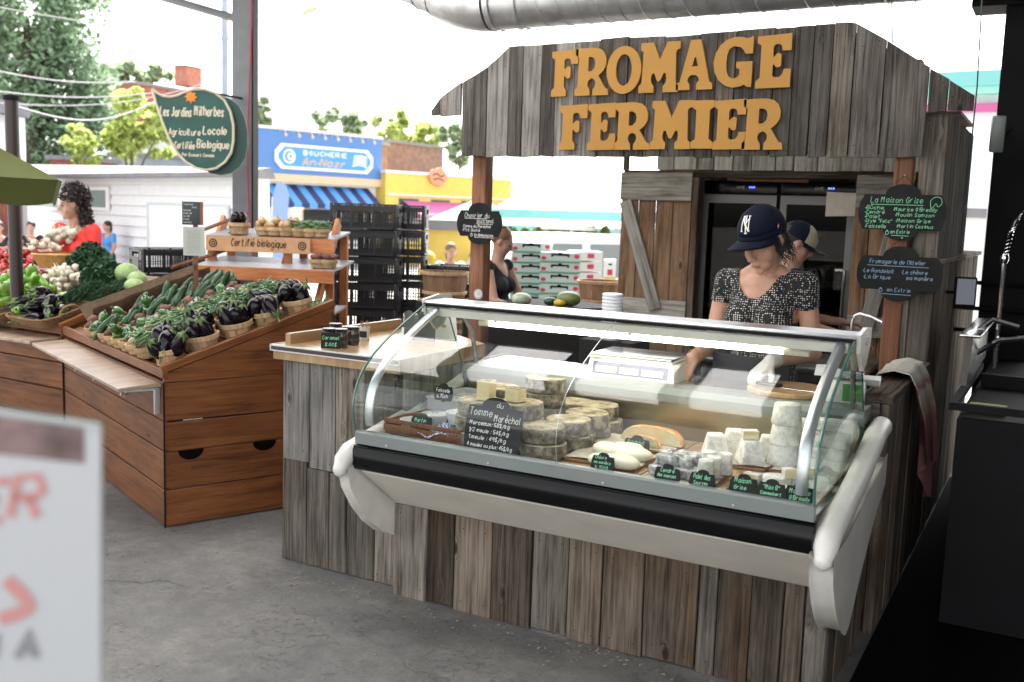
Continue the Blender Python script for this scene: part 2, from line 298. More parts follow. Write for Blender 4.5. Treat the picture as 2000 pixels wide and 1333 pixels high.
GL.update({'0': '2805224528', '1': '062822', '2': '0728460242', '3': '07284625432203', '4': '380444;3832', '5': '480805354322 03', '6': '370422433404', '7': '084812', '8': '2507284725032243 25', '9': '462506284632', '$': '47280625432203;2921', '.': '1213', ':': '1312;1615', ',': '1201', "'": '1826', '-': '0434', '/': '0048', '"': '1816;3836', '\u00e9': '044445260422 43;2739', '\u00e8': '044445260422 43;0927', '\u00ea': '044445260422 43;072937', '\u00ee': '1612;071927', '\u00fb': '06032243;4642;072937', '(': '280422', ')': '084402'})
def smoothline(P, k=4):
    out = []
    for i in range(len(P)-1):
        p0, p1, p2, p3 = P[max(i-1, 0)], P[i], P[i+1], P[min(i+2, len(P)-1)]
        for s in range(k):
            t = s/k; out.append(tuple(.5*((2*p1[q])+(-p0[q]+p2[q])*t+(2*p0[q]-5*p1[q]+4*p2[q]-p3[q])*t*t+(-p0[q]+3*p1[q]-3*p2[q]+p3[q])*t**3) for q in (0, 1)))
    out.append(P[-1]); return out
def ribbon(mb, P, w, y):
    n = len(P); vs = []
    for i in range(n):
        a, b = P[max(i-1, 0)], P[min(i+1, n-1)]; dx, dz = b[0]-a[0], b[1]-a[1]; l = math.hypot(dx, dz) or 1; nx, nz = -dz/l*w/2, dx/l*w/2
        vs += [(P[i][0]+nx, y, P[i][1]+nz), (P[i][0]-nx, y, P[i][1]-nz)]
    mb.add(vs, [(2*i, 2*i+1, 2*i+3, 2*i+2) for i in range(n-1)])
def write(mb, text, x, z, h, w=None, y=0, slant=.08, sharp=False, width=None, seed=0, center=False):
    """text at (x,z) in the xz plane; h = height of a capital"""
    rd = random.Random(seed+len(text)*7); u = h/6; w = w or h*.1
    def adv(c): return 2.4 if c in "il.,:'I1-" else 7 if c in 'mMW' else 3.4 if c == ' ' else 5.6
    tot = sum(adv(c) for c in text)*u; sx = (width/tot) if width else 1
    if center: x -= tot*sx/2
    for c in text:
        if c in GL:
            dz = rd.uniform(-.3, .3)*u*(0 if sharp else 1)
            for st in GL[c].replace(' ', '').split(';'):
                P = [(int(st[i]), int(st[i+1])-2) for i in range(0, len(st), 2)]
                P = [(x+(p[0]+slant*p[1]*2)*u*sx*.95, z+p[1]*u+dz) for p in P]
                ribbon(mb, P if (sharp or len(P) == 2) else smoothline(P), w, y)
        x += adv(c)*u*sx
    return x
def circle(mb, cx, cz, r, w, y, n=16, sx=1): ribbon(mb, [(cx+sx*r*math.cos(2*math.pi*i/n), cz+r*math.sin(2*math.pi*i/n)) for i in range(n+1)], w, y)
# ================================================================ SETTING
def concrete():
    m, N, L, B = newmat('worn_concrete'); tc = N.new('ShaderNodeTexCoord')
    def nz(sc, d=6, r=.6, dist=0):
        n = N.new('ShaderNodeTexNoise'); n.inputs['Scale'].default_value = sc; n.inputs['Detail'].default_value = d; n.inputs['Roughness'].default_value = r; n.inputs['Distortion'].default_value = dist; L.new(tc.outputs['Object'], n.inputs['Vector']); return n.outputs[0]
    def mr(src, a, b, c, d):
        q = N.new('ShaderNodeMapRange'); [q.inputs[i+1].__setattr__('default_value', v) for i, v in enumerate((a, b, c, d))]; L.new(src, q.inputs[0]); return q.outputs[0]
    def mul(a, b):
        q = N.new('ShaderNodeMath'); q.operation = 'MULTIPLY'; L.new(a, q.inputs[0]); L.new(b, q.inputs[1]); return q.outputs[0]
    base = ramp(N, L, nz(.9, 8, .62, .3), [(.35, (.115, .112, .108)), (.5, (.165, .16, .152)), (.66, (.235, .222, .2))])
    f = mul(mr(nz(9, 8, .75), .3, .7, .72, 1.25), mr(nz(60, 5, .8), .3, .7, .8, 1.18))
    # worn pits where the skin has come off
    pit = mul(mr(nz(2.2, 5, .6, .4), .44, .56, 0, 1), mr(nz(24, 6, .62, 1.2), .55, .6, 0, 1))
    # fine cracks
    vo = N.new('ShaderNodeTexVoronoi'); vo.feature = 'DISTANCE_TO_EDGE'; vo.inputs['Scale'].default_value = .55
    wn = N.new('ShaderNodeTexNoise'); wn.inputs['Scale'].default_value = 5; wn.inputs['Detail'].default_value = 8; L.new(tc.outputs['Object'], wn.inputs['Vector'])
    va = N.new('ShaderNodeVectorMath'); va.operation = 'MULTIPLY_ADD'; L.new(wn.outputs['Color'], va.inputs[0]); va.inputs[1].default_value = (.35, .35, 0); L.new(tc.outputs['Object'], va.inputs[2]); L.new(va.outputs[0], vo.inputs['Vector'])
    cr = mr(vo.outputs['Distance'], 0, .006, .45, 1)
    crm = N.new('ShaderNodeMix'); crm.data_type = 'FLOAT'; L.new(mr(nz(.7, 3), .48, .56, 0, 1), crm.inputs[0]); crm.inputs[2].default_value = 1; L.new(cr, crm.inputs[3])
    f = mul(f, crm.outputs[0])
    # pale and dark specks (crumbs, grit)
    sp = N.new('ShaderNodeTexVoronoi'); sp.inputs['Scale'].default_value = 7; L.new(tc.outputs['Object'], sp.inputs['Vector'])
    f = mul(f, mr(pit, 0, 1, 1, .78))
    vm = N.new('ShaderNodeVectorMath'); vm.operation = 'SCALE'; L.new(base, vm.inputs[0]); L.new(f, vm.inputs['Scale'])
    mx = N.new('ShaderNodeMix'); mx.data_type = 'RGBA'; L.new(mr(sp.outputs['Distance'], .018, .03, 1, 0), mx.inputs[0]); L.new(vm.outputs[0], mx.inputs[6]); mx.inputs[7].default_value = (.4, .38, .33, 1)
    L.new(mx.outputs[2], B.inputs['Base Color']); L.new(mr(nz(3, 6), .3, .7, .42, .75), B.inputs['Roughness']); B.inputs['Specular IOR Level'].default_value = .4
    h = N.new('ShaderNodeMath'); h.operation = 'SUBTRACT'; L.new(nz(26, 8, .7), h.inputs[0]); L.new(pit, h.inputs[1])
    h2 = N.new('ShaderNodeMath'); h2.operation = 'ADD'; L.new(h.outputs[0], h2.inputs[0]); L.new(crm.outputs[0], h2.inputs[1])
    bp = N.new('ShaderNodeBump'); bp.inputs['Strength'].default_value = .55; bp.inputs['Distance'].default_value = .006; L.new(h2.outputs[0], bp.inputs['Height']); L.new(bp.outputs[0], B.inputs['Normal'])
    return m
M['concrete'] = concrete()
M['street'] = plain('street_paving', (.3, .3, .29), .85, var=.2, vscale=.6, bump=.2, bscale=30)
structure('ground', MB().grid(lambda a, b: (-350+a*700, -350+b*700, -.4), 14, 14), M['street'], smooth=0)
structure('floor', MB().box(-9.6, 9, -9, 10.2, -.4, 0), M['concrete'], smooth=0)
M['roofdeck'] = plain('painted_roof_deck', (.2, .2, .2), .7, var=.1); M['skylight'] = None
M['steelpaint'] = plain('grey_painted_steel', (.22, .235, .26), .5, var=.15, vscale=5)
M['darksteel'] = plain('dark_painted_steel', (.006, .006, .007), .7, var=.2, spec=.2)
mk = thing('market_roof', 'broad flat market roof on steel beams above the stalls', 'roof', (0, 0, 0))
part('roof_deck', MB().box(-9.8, 9.4, -.2, 2.42, 4.75, 4.9).box(-9.8, 9.4, 5.15, 10.4, 4.75, 4.9).box(-9.8, -8.2, 2.42, 5.15, 4.75, 4.9).box(-1.75, 9.4, 2.42, 5.15, 4.75, 4.9), M['roofdeck'], mk, smooth=0)
def sheet(name, c, tr):
    m, N, L, B = newmat(name); B.inputs['Base Color'].default_value = (*c, 1); tl = N.new('ShaderNodeBsdfTranslucent'); tl.inputs[0].default_value = (*c, 1); mx = N.new('ShaderNodeMixShader'); mx.inputs[0].default_value = tr; L.new(B.outputs[0], mx.inputs[1]); L.new(tl.outputs[0], mx.inputs[2]); L.new(mx.outputs[0], N['Material Output'].inputs[0]); return m
M['skylight'] = sheet('translucent_skylight', (.95, .96, 1), .92)
for xa, xb in ((-8.2, -6.0), (-5.84, -4.38), (-4.22, -3.4), (-3.24, -2.48), (-2.32, -1.75)): part('skylight', MB().grid(lambda a, b: (xa+(xb-xa)*a, 2.42+2.73*b, 4.86), 1, 1), M['skylight'], mk, smooth=0)
for x in (-5.92, -4.3, -3.32, -2.4): part('rafter', MB().box(x-.08, x+.08, 2.42, 5.15, 4.66, 4.9), M['steelpaint'], mk, smooth=0)
for y in (0, 2.3, 6.4, 10.1): part('beam', MB().box(-9.7, 9.3, y-.08, y+.08, 4.45, 4.748), M['steelpaint'], mk, smooth=0)
# --- the steel column of the market on the far left, with its red cable
cp = dep(478, 380, 10.2); X0, Y0 = cp.x, cp.y; CA = R_(30)
col = thing('steel_column', 'grey steel column with a red cable looped down it beside the green oval sign', 'column', (X0, Y0, -.4), CA)
def ibeam(mb, w, d, z0, z1, t=.016): mb.box(-w/2, w/2, -d/2, -d/2+t, z0, z1); mb.box(-w/2, w/2, d/2-t, d/2, z0, z1); mb.box(-t/2, t/2, -d/2+t, d/2-t, z0, z1); return mb
part('shaft', ibeam(MB(), .2, .2, 0, 5.1), M['steelpaint'], col, smooth=0)
part('flange', MB().box(.1, .115, -.12, .1, .02, 5.1), M['darksteel'], col, smooth=0)
cab = MB(); pts = []
for i in range(40): t = i/39; pts.append((.06+.05*math.sin(t*9)*(.3+t)*.6+.03, -.14, 5.0-4.6*t))
part('cable', cab.tube(pts, .008, 6), plain('red_cable', (.45, .02, .06), .4), col)
part('pipe', MB().tube([dep(494, 46, 10.1), dep(430, 28, 10.1), dep(300, -10, 10.1), dep(180, -45, 10.1)], .04, 10), M['steelpaint'], col, world=True)
# --- right hand black column and beam
cR = thing('black_column', 'black steel column behind the tall side wall of the cheese stall', 'column', (-.27, 6.55, 0))
part('shaft', ibeam(MB(), .3, .24, 0, 2.87, .03), M['darksteel'], cR, smooth=0)
part('beam', MB().box(-.33, 3.2, -.14, .14, 2.87, 3.3), M['darksteel'], cR, smooth=0)
part('base_plate', MB().box(-.2, .2, -.17, .17, 0, .02), M['darksteel'], cR, smooth=0)
for z in (1.15, 1.3, 1.02): part('pipe', MB().tube([(-.34, -.17, z), (.55, -.17, z)], .012, 8), M['darksteel'], cR)
fl = ony(1948, 262, 6.3); t = thing('floodlight', 'small grey floodlight clamped to the black column', 'floodlight', fl, R_(8))
part('housing', MB().rbox(-.035, .035, -.05, .03, -.1, .1, .008, TR(rx=R_(8))), M['grey'], t); part('bracket', MB().tube([(.03, 0, -.03), (.06, .03, .02), (.075, .07, .03)], .008, 6), M['darksteel'], t)
# --- spiral duct
dz = ony(1000, 57, 6).z; DR = .175
def duct():
    t = thing('ventilation_duct', 'large spiral wound metal duct hanging above the barn board sign', 'duct', (0, 0, 0))
    zc = dz+DR; P = [Vector((3.2-6.72*i/60, 6.0, zc)) for i in range(61)]
    part('straight_duct', MB().tube(P, DR, 28, cap=False), M['galv'], t)
    el = []
    for i in range(9):
        a = R_(27)*i/8; el.append(Vector((-3.54-.8*math.sin(a), 6.0, zc+.8*(1-math.cos(a)))))
    part('elbow', MB().tube(el, DR+.006, 24, cap=False), M['galv'], t)
    d = (el[-1]-el[-2]).normalized(); q = [el[-1]+d*s*.1 for s in range(0, 16)]
    part('branch_duct', MB().tube(q, DR, 24, cap=False), M['galv'], t)
    sm = MB()                                                 # the raised spiral seam
    for x0, n in ((-3.2, 46),):
        pts = [Vector((x0+(i/18)*.14, 6.0+(DR+.003)*math.cos(2*math.pi*i/18), zc+(DR+.003)*math.sin(2*math.pi*i/18))) for i in range(18*n)]
        sm.tube(pts, .0035, 4, cap=False)
    e1_ = Vector((0, 1, 0)); e2_ = d.cross(e1_)
    sm.tube([el[-1]+d*(i/18)*.14+e1_*(DR+.003)*math.cos(2*math.pi*i/18)+e2_*(DR+.003)*math.sin(2*math.pi*i/18) for i in range(18*10)], .0035, 4, cap=False)
    part('seam', sm, M['galv'], t)
    for x in (-3.5, -3.3, -.6, 1.9): part('collar', MB().tube([(x-.02, 6.0, zc), (x+.02, 6.0, zc)], DR+.012, 28, cap=False), M['galv'], t)
    for x in (-2.9, -.9, 1.5): part('hanger_rod', MB().tube([(x, 6.0, zc+DR), (x, 6.0, 4.75)], .006, 6), M['darksteel'], t)
duct()
for a, lab in (((1740, 0, 1743, 84), 'thin green wire dropping to the sloping top of the barn board sign'), ((1915, 20, 1885, 400), 'thin dark wire hanging beside the right end of the sign')):
    p, q = ony(a[0], a[1], 5.35), ony(a[2], a[3], 5.35); p = p+(p-q).normalized()*1.1 if a[1] < 30 and a[0] < 1800 else p+(p-q).normalized()*.2
    single('hanging_wire', MB().tube([p, p.lerp(q, .5)+Vector((.012, 0, 0)), q], .0035, 5), plain('wire_green', (.02, .09, .07), .5), lab, 'wire')
# ================================================================ CHEESE STALL
YF = 5.15
fac = thing('stall_sign', 'wide barn board stall sign reading FROMAGE FERMIER in raised ochre letters', 'sign', (-1.9, YF, 1.93))
def onF(px, py): v = ony(px, py, YF); return v.x, v.z
zb = onF(1300, 307)[1]
seamsB = [903, 925, 951, 993, 1019, 1055, 1083, 1119, 1166, 1221, 1257, 1291, 1358, 1392, 1428, 1502, 1540, 1577, 1614, 1656, 1716, 1803]
roof = [onF(*p) for p in ((846, 226), (848, 204), (863, 195), (903, 165), (925, 152), (955, 132), (972, 118), (999, 92), (1019, 90), (1170, 81), (1240, 74), (1300, 73), (1500, 57), (1656, 47), (1671, 47), (1731, 80), (1810, 130), (1904, 183), (1905, 190))]
def roofz(x):
    for a, b in zip(roof, roof[1:]):
        if a[0] <= x <= b[0] and b[0] > a[0]: return a[1]+(b[1]-a[1])*(x-a[0])/max(b[0]-a[0], 1e-6)
    return roof[-1][1]
rd = random.Random(5)
def fboard(x0, x1, z0, tone, th=.022, name='board'):
    mb = MB(); top = []
    xs = [x0+.002]+[r[0] for r in roof if x0+.01 < r[0] < x1-.01]+[x1-.002]; off = rd.uniform(-.006, .006)
    poly = [(x0+.004+rd.uniform(-.002, .002), z0+rd.uniform(-.006, .006)), (x1-.003, z0+rd.uniform(-.006, .006))]+[(x, roofz(x)+off) for x in reversed(xs)]
    c = ((x0+x1)/2, z0); y = rd.uniform(-.003, .004)
    mb.extr([(p[0]-c[0], p[1]-c[1]) for p in poly], y-th, y)
    mb.mat(1)
    for zz in (.03, .06, roofz(c[0])-z0-.05):
        for k in (-.3, .3):
            cx = k*(x1-x0)+rd.uniform(-.01, .01); cz = zz+rd.uniform(-.015, .015)
            mb.add([(cx+.0035*math.cos(a*1.0472), y-th-.0008, cz+.0035*math.sin(a*1.0472)) for a in range(6)], [range(6)])
    me = mb.mesh(name, [M[tone], M['nail']], smooth=0); A = TR(c[0], YF, c[1]); return link(name, me, fac, A, world=True)
M['barn_dark'] = wood('dark_barn_wood', (.034, .029, .026), (.09, .08, .071), (.16, .143, .128), rnd=.3, gs=42, bump=.9, rough=.9, spec=.15, tint=(.95, .7, .5), tintp=.66)
M['barn_light'] = wood('light_barn_wood', (.09, .083, .075), (.22, .205, .19), (.34, .32, .295), rnd=.16, gs=38, bump=.7, rough=.9, spec=.15, tint=(.9, .76, .6), tintp=.62)
tones = ['barn_dark', 'barn_dark', 'barn_light', 'barn_dark', 'barn_light', 'barn_dark', 'barn_light', 'barn_light', 'barn_dark', 'barn_dark', 'barn_dark', 'barn_dark', 'barn_dark', 'barn', 'barn_dark', 'barn_dark', 'barn_dark', 'barn_dark', 'barn', 'barn_dark', 'barn_dark']
for a, b, tn in zip(seamsB, seamsB[1:], tones): fboard(onF(a, 306)[0], onF(b, 306)[0], zb, tn)
fboard(roof[0][0], onF(863, 226)[0], onF(850, 226)[1], 'barn_dark'); fboard(onF(863, 226)[0], onF(903, 226)[0], onF(870, 227)[1], 'barn_light')
zr = onF(1850, 219)[1]; fboard(onF(1803, 306)[0], onF(1850, 220)[0], zr, 'barn_dark'); fboard(onF(1850, 220)[0], roof[-1][0], zr, 'barn_dark')
bk = [(r[0]+(.02 if i < 9 else -.02), r[1]-.03) for i, r in enumerate(roof[8:17])]
part('backing_sheet', MB().extr([(onF(908, 300)[0], zb+.015)]+[(onF(908, 300)[0], roofz(onF(908, 300)[0])-.03)]+[(x, roofz(x)-.03) for x in [onF(p_, 100)[0] for p_ in range(925, 1796, 30)]]+[(onF(1800, 300)[0]-.01, zb+.015)], YF+.023, YF+.029), M['darksteel'], fac, smooth=0, world=True)
for a, b, z in ((-3.2, -.72, zb+.06), (-3.1, -.72, zb+.4)): plank(fac, (a, YF+.004, z), (b, YF+.004, z), (0, -1, 0), .07, .03, 'barn_brown', 'batten', nails=False)
LT = dict(
 F=[(0, 0), (3.3, 0), (3.3, 1.3), (2.8, 2), (2.8, 4.4), (3.1, 4.3), (3.3, 3.9), (3.7, 3.8), (4.2, 4.1), (4.2, 6.2), (3.7, 6.5), (3.3, 6.3), (3.1, 5.9), (2.8, 5.8), (2.8, 7.7), (3.1, 8.1), (3.8, 8.1), (4.2, 7.7), (4.3, 6.9), (5.8, 6.9), (5.8, 10), (0, 9.7), (0, 8.5), (.7, 8), (.7, 2), (0, 1.3)],
 E=[(0, 0), (5.9, .1), (5.9, 3.5), (4.7, 3.5), (4.5, 2.6), (4, 2.05), (3.1, 2.0), (2.8, 2.4), (2.8, 4.4), (3.1, 4.3), (3.3, 3.9), (3.7, 3.8), (4.2, 4.1), (4.2, 6.2), (3.7, 6.5), (3.3, 6.3), (3.1, 5.9), (2.8, 5.8), (2.8, 7.7), (3.1, 8.1), (3.8, 8.1), (4.2, 7.7), (4.3, 6.9), (5.8, 6.9), (5.8, 10), (0, 9.7), (0, 8.5), (.7, 8), (.7, 2), (0, 1.3)],
 R=[(0, 0), (3.25, 0), (3.2, 1.2), (2.75, 1.9), (2.7, 2.6), (2.9, 3.2), (3.5, 3.6), (4.1, 3.3), (4.4, 2.7), (4.3, 1.9), (3.85, 1.2), (3.8, 0), (7.2, 0), (7, 1.3), (6.4, 1.5), (4.95, 4.15), (5.8, 4.9), (6.45, 6.1), (6.5, 7.6), (6.0, 8.9), (5.1, 9.7), (3.8, 10), (0, 9.9), (0, 8.6), (.7, 8), (.6, 1.9), (0, 1.3)],
 M=[(0, 0), (3.3, 0), (3.3, 1.3), (2.75, 1.9), (2.6, 2.8), (2.8, 3.7), (3.2, 3.9), (3.5, 3.4), (3.9, 2.4), (4.3, 2.15), (4.7, 2.4), (5.1, 3.4), (5.4, 3.9), (5.8, 3.7), (6, 2.8), (5.85, 1.9), (5.3, 1.3), (5.3, 0), (8.6, 0), (8.6, 1.3), (8, 1.9), (7.8, 7.8), (8, 8.3), (8.7, 8.6), (8.7, 10), (5.9, 10), (4.4, 6.5), (2.9, 10), (.2, 10), (.2, 8.6), (.8, 8.2), (.6, 2), (0, 1.3)],
 A=[(0, 0), (3.2, 0), (3.1, 1.2), (2.6, 1.7), (2.7, 2.4), (3.2, 2.9), (4.3, 3), (5, 2.6), (5.2, 1.9), (4.7, 1.2), (4.7, 0), (8.4, 0), (8.3, 1.2), (7.6, 1.6), (5.3, 10), (3.0, 10), (.8, 1.6), (0, 1.3)],
 G=[(6.9, 10), (5.9, 9.6), (5.0, 9.9), (3.6, 10), (2.2, 9.5), (1.1, 8.5), (.35, 7), (0, 5), (.35, 3), (1.1, 1.5), (2.2, .5), (3.6, 0), (4.9, .2), (5.6, .5), (6.1, .1), (6.9, 0), (6.9, 5.1), (4.1, 5.1), (4.1, 3.9), (4.7, 3.6), (4.7, 2.6), (4.3, 2.0), (3.5, 1.8), (2.8, 2.3), (2.4, 3.4), (2.3, 5), (2.4, 6.6), (2.8, 7.7), (3.6, 8.2), (4.6, 8.0), (5.2, 7.4), (5.6, 6.6), (6.9, 6.6)],
 I=[(0, 0), (3.6, 0), (3.6, 1.4), (2.95, 2), (2.95, 8), (3.6, 8.6), (3.6, 10), (0, 10), (0, 8.6), (.7, 8), (.7, 2), (0, 1.4)],
 O=[(3.4+3.4*math.cos(i*math.pi/18), 5+5*math.sin(i*math.pi/18)) for i in range(36)])
HO = dict(R=[(2.75, 5.1), (2.75, 8.0), (3.3, 8.1), (4.0, 7.7), (4.3, 6.8), (4.1, 5.8), (3.5, 5.1)], A=[(3.5, 4.7), (4.0, 6.5), (4.3, 6.5), (4.9, 4.7)], O=[(3.4+1.55*math.cos(-i*math.pi/16), 5+3.3*math.sin(-i*math.pi/16)) for i in range(32)])
def letter(ch, l, t, r, b):
    x0, z1 = onF(l, t); x1, z0 = onF(r, b); c = bpy.data.curves.new('c', 'CURVE'); c.dimensions = '2D'; c.fill_mode = 'BOTH'
    W_, _ = max(p[0] for p in LT[ch]), 0; sx, sz = (x1-x0)/W_, (z1-z0)/10
    for pl in (LT[ch], HO.get(ch)):
        if not pl: continue
        sp = c.splines.new('POLY'); sp.points.add(len(pl)-1); sp.use_cyclic_u = True
        for q, p in zip(sp.points, pl): q.co = (p[0]*sx, p[1]*sz, 0, 1)
    c.extrude = .0085; o = bpy.data.objects.new('t', c); COL.objects.link(o); dg = bpy.context.evaluated_depsgraph_get(); me = bpy.data.meshes.new_from_object(o.evaluated_get(dg))
    bpy.data.objects.remove(o); bpy.data.curves.remove(c)
    me.name = 'letter'; me.transform(Euler((math.pi/2, 0, 0)).to_matrix().to_4x4()); me.materials.clear(); me.materials.append(M['gold'])
    ob = link('letter', me, fac, TR(x0, YF-.042, z0), world=True); ob['label'] = 'raised ochre letter %s of the sign' % ch
for w in (('FROMAGE', ((1087, 102, 1134, 190), (1133, 98, 1195, 188), (1194, 95, 1257, 185), (1258, 88, 1331, 182), (1331, 83, 1397, 177), (1402, 78, 1472, 173), (1486, 72, 1547, 174))),
          ('FERMIER', ((1102, 207, 1152, 294), (1157, 204, 1207, 295), (1210, 203, 1276, 294), (1280, 200, 1354, 293), (1359, 199, 1396, 292), (1402, 197, 1459, 294), (1459, 196, 1533, 294)))):
    for ch, bx in zip(*w): letter(ch, *bx)
def woodpost(xa, xb, y0, y1, z1, lab):
    t = thing('wooden_post', lab, 'post', ((xa+xb)/2, (y0+y1)/2, 0)); w, d = (xb-xa)/2, (y1-y0)/2
    part('timber', MB().rbox(-w, w, -d, d, 0, z1, .004), M['post'], t); return t
xl0, xl1 = ony(925, 310, 5.19).x, ony(951, 310, 5.19).x
pA = woodpost(xl0, xl1, 5.178, 5.27, 2.2, 'reddish square timber post under the left end of the sign with a small round sticker')
st = ony(934, 575, 5.175); kp = MB().lathe([(0, .0), (.03, .0), (.03, .002), (0, .002)], 20, TR(*st, rx=R_(90)))
part('sticker', kp, M['paper'], pA, world=True)
k2 = MB(); circle(k2, st.x, st.z, .024, .003, st.y-.004); circle(k2, st.x+.004, st.z+.003, .008, .003, st.y-.004); part('print', k2, M['grey'], pA, world=True)
xr0, xr1 = ony(1747, 332, 5.19).x, ony(1784, 332, 5.19).x
woodpost(xr0, xr1, 5.178, 5.27, 2.4, 'rust red square timber post carrying two small chalkboards')
# --- right side walls
XW = -.54; low = thing('low_side_wall', 'low barn board side wall with a wide weathered cap and a towel over it', 'wall', (-.58, 4.4, 0))
boardrow(low, (XW, 4.02), (XW, 5.2), 0, .925, (1, 0), 'barn_brown', (.11, .16), seed=11)
plank(low, (-.642, 3.995, .945), (-.642, 5.17, .945), (-1, 0, 0), .03, .012, 'barn_brown', 'side_strip', nails=False)
plank(low, (-.588, 3.985, .958), (-.588, 5.17, .958), (0, 0, 1), .118, .026, 'barn_brown', 'cap')
plank(low, (-.645, 3.998, .878), (-.573, 3.998, .878), (0, -1, 0), .1, .02, 'barn', 'end_block')
plank(low, (-.557, 4.0, 0), (-.557, 4.0, .928), (0, -1, 0), .034, .034, 'barn_brown', 'end_post')
plank(low, (-.6, 4.06, .0), (-.6, 4.06, .925), (-1, 0, 0), .07, .02, 'barn_brown', 'stud', nails=False)
hi = thing('tall_side_wall', 'tall barn board side wall with a flat cap and taller panels reaching the sign', 'wall', (-.6, 6, 0))
zc = 1.45
boardrow(hi, (XW, 5.2), (XW, 7.75), 0, zc-.02, (1, 0), 'barn_brown', (.12, .2), seed=12)
boardrow(hi, (-.74, 5.2), (XW-.002, 5.2), 0, zc-.02, (0, -1), 'barn', (.08, .11), seed=13)
boardrow(hi, (-.762, 7.75), (-.762, 5.22), 0, zc-.02, (-1, 0), 'barn_brown', (.12, .2), seed=14)
plank(hi, (-.65, 5.17, zc+.008), (-.65, 7.8, zc+.008), (0, 0, 1), .25, .026, 'barn', 'cap')
zt = onF(1850, 218)[1]
boardrow(hi, (XW+.006, 5.21), (XW+.006, 6.5), zc+.012, zt, (1, 0), 'barn_dark', (.14, .2), seed=15, jag=.002)  # darker wood chosen here to put this face's shade into the colour
boardrow(hi, (-.66, 5.2), (XW, 5.2), zc+.012, zt-.004, (0, -1), 'barn', (.06, .09), seed=16, jag=.002)
# --- back wall: header, ledger, doors, cold cabinets
YB = 6.95; bw = thing('back_wall', 'row of short grey header boards above the doors at the back of the stall', 'wall', (-1.9, YB, 1.96))
hz0, hz1 = ony(1300, 333, YB).z, 2.28
boardrow(bw, (ony(1283, 320, YB).x, YB), (-.79, YB), hz0, hz1, (0, -1), 'barn_pale', (.12, .17), seed=21)
plank(bw, (ony(1217, 320, YB).x+.02, YB, hz0-.0), (ony(1217, 320, YB).x+.02, YB, hz1), (0, -1, 0), .035, .03, 'barn_brown', 'jamb')
plank(bw, (-2.92, YB-.01, hz0-.025), (-.9, YB-.01, hz0-.025), (0, -1, 0), .045, .05, 'barn_brown', 'ledger')
def zdoor(x0, x1, y, ztop, lab, rz=0, flip=False):
    t = thing('plank_door', lab, 'door', ((x0+x1)/2, y, 0), rz); w = (x1-x0)/2; s = -1 if flip else 1; n = 4 if w > .2 else 3
    for i in range(n): a = -w+2*w*i/n; plank(t, wm(t) @ Vector((a+w/n, 0, .02)), wm(t) @ Vector((a+w/n, 0, ztop)), wm(t).to_3x3() @ Vector((0, -1, 0)), 2*w/n-.005, .02, 'plank', 'board')
    for z, h, mt in ((ztop-.105, .2, 'barn_pale'), (.95, .14, 'barn_pale'), (.12, .14, 'barn_pale')): plank(t, wm(t) @ Vector((-w, -.022, z)), wm(t) @ Vector((w, -.022, z)), wm(t).to_3x3() @ Vector((0, -1, 0)), h, .02, mt, 'rail')
    plank(t, wm(t) @ Vector((-w*s*.86, -.021, ztop-.215)), wm(t) @ Vector((w*s*.18, -.046, .95)), wm(t).to_3x3() @ Vector((0, -1, 0)), .095, .02, 'barn_pale', 'brace')
    return t
dx0, dx1 = ony(1218, 340, YB).x, ony(1356, 340, YB).x
zdoor(dx0, dx1, YB-.02, ony(1290, 337, YB).z, 'wide plank door with a pale diagonal brace standing open beside the cold cabinets')
zdoor(ony(1672, 360, YB).x+.03, ony(1748, 360, YB).x+.08, YB-.12, ony(1700, 345, YB).z, 'narrow plank door leaf with pale boards behind the rust red post', R_(12), True)
M['fridgeglass'] = glass('smoky_glass', (.4, .38, .36), gain=.3); M['fframe'] = plain('dim_steel_frame', (.16, .155, .15), .45, metal=.4); M['fridgein'] = plain('cabinet_interior', (.018, .016, .015), .5); M['shelfwood'] = plain('beech_shelf', (.3, .16, .08), .5, rnd=.2)
M['blueled'] = plain('blue_led', (.1, .15, 1), .5, emis=1.2)
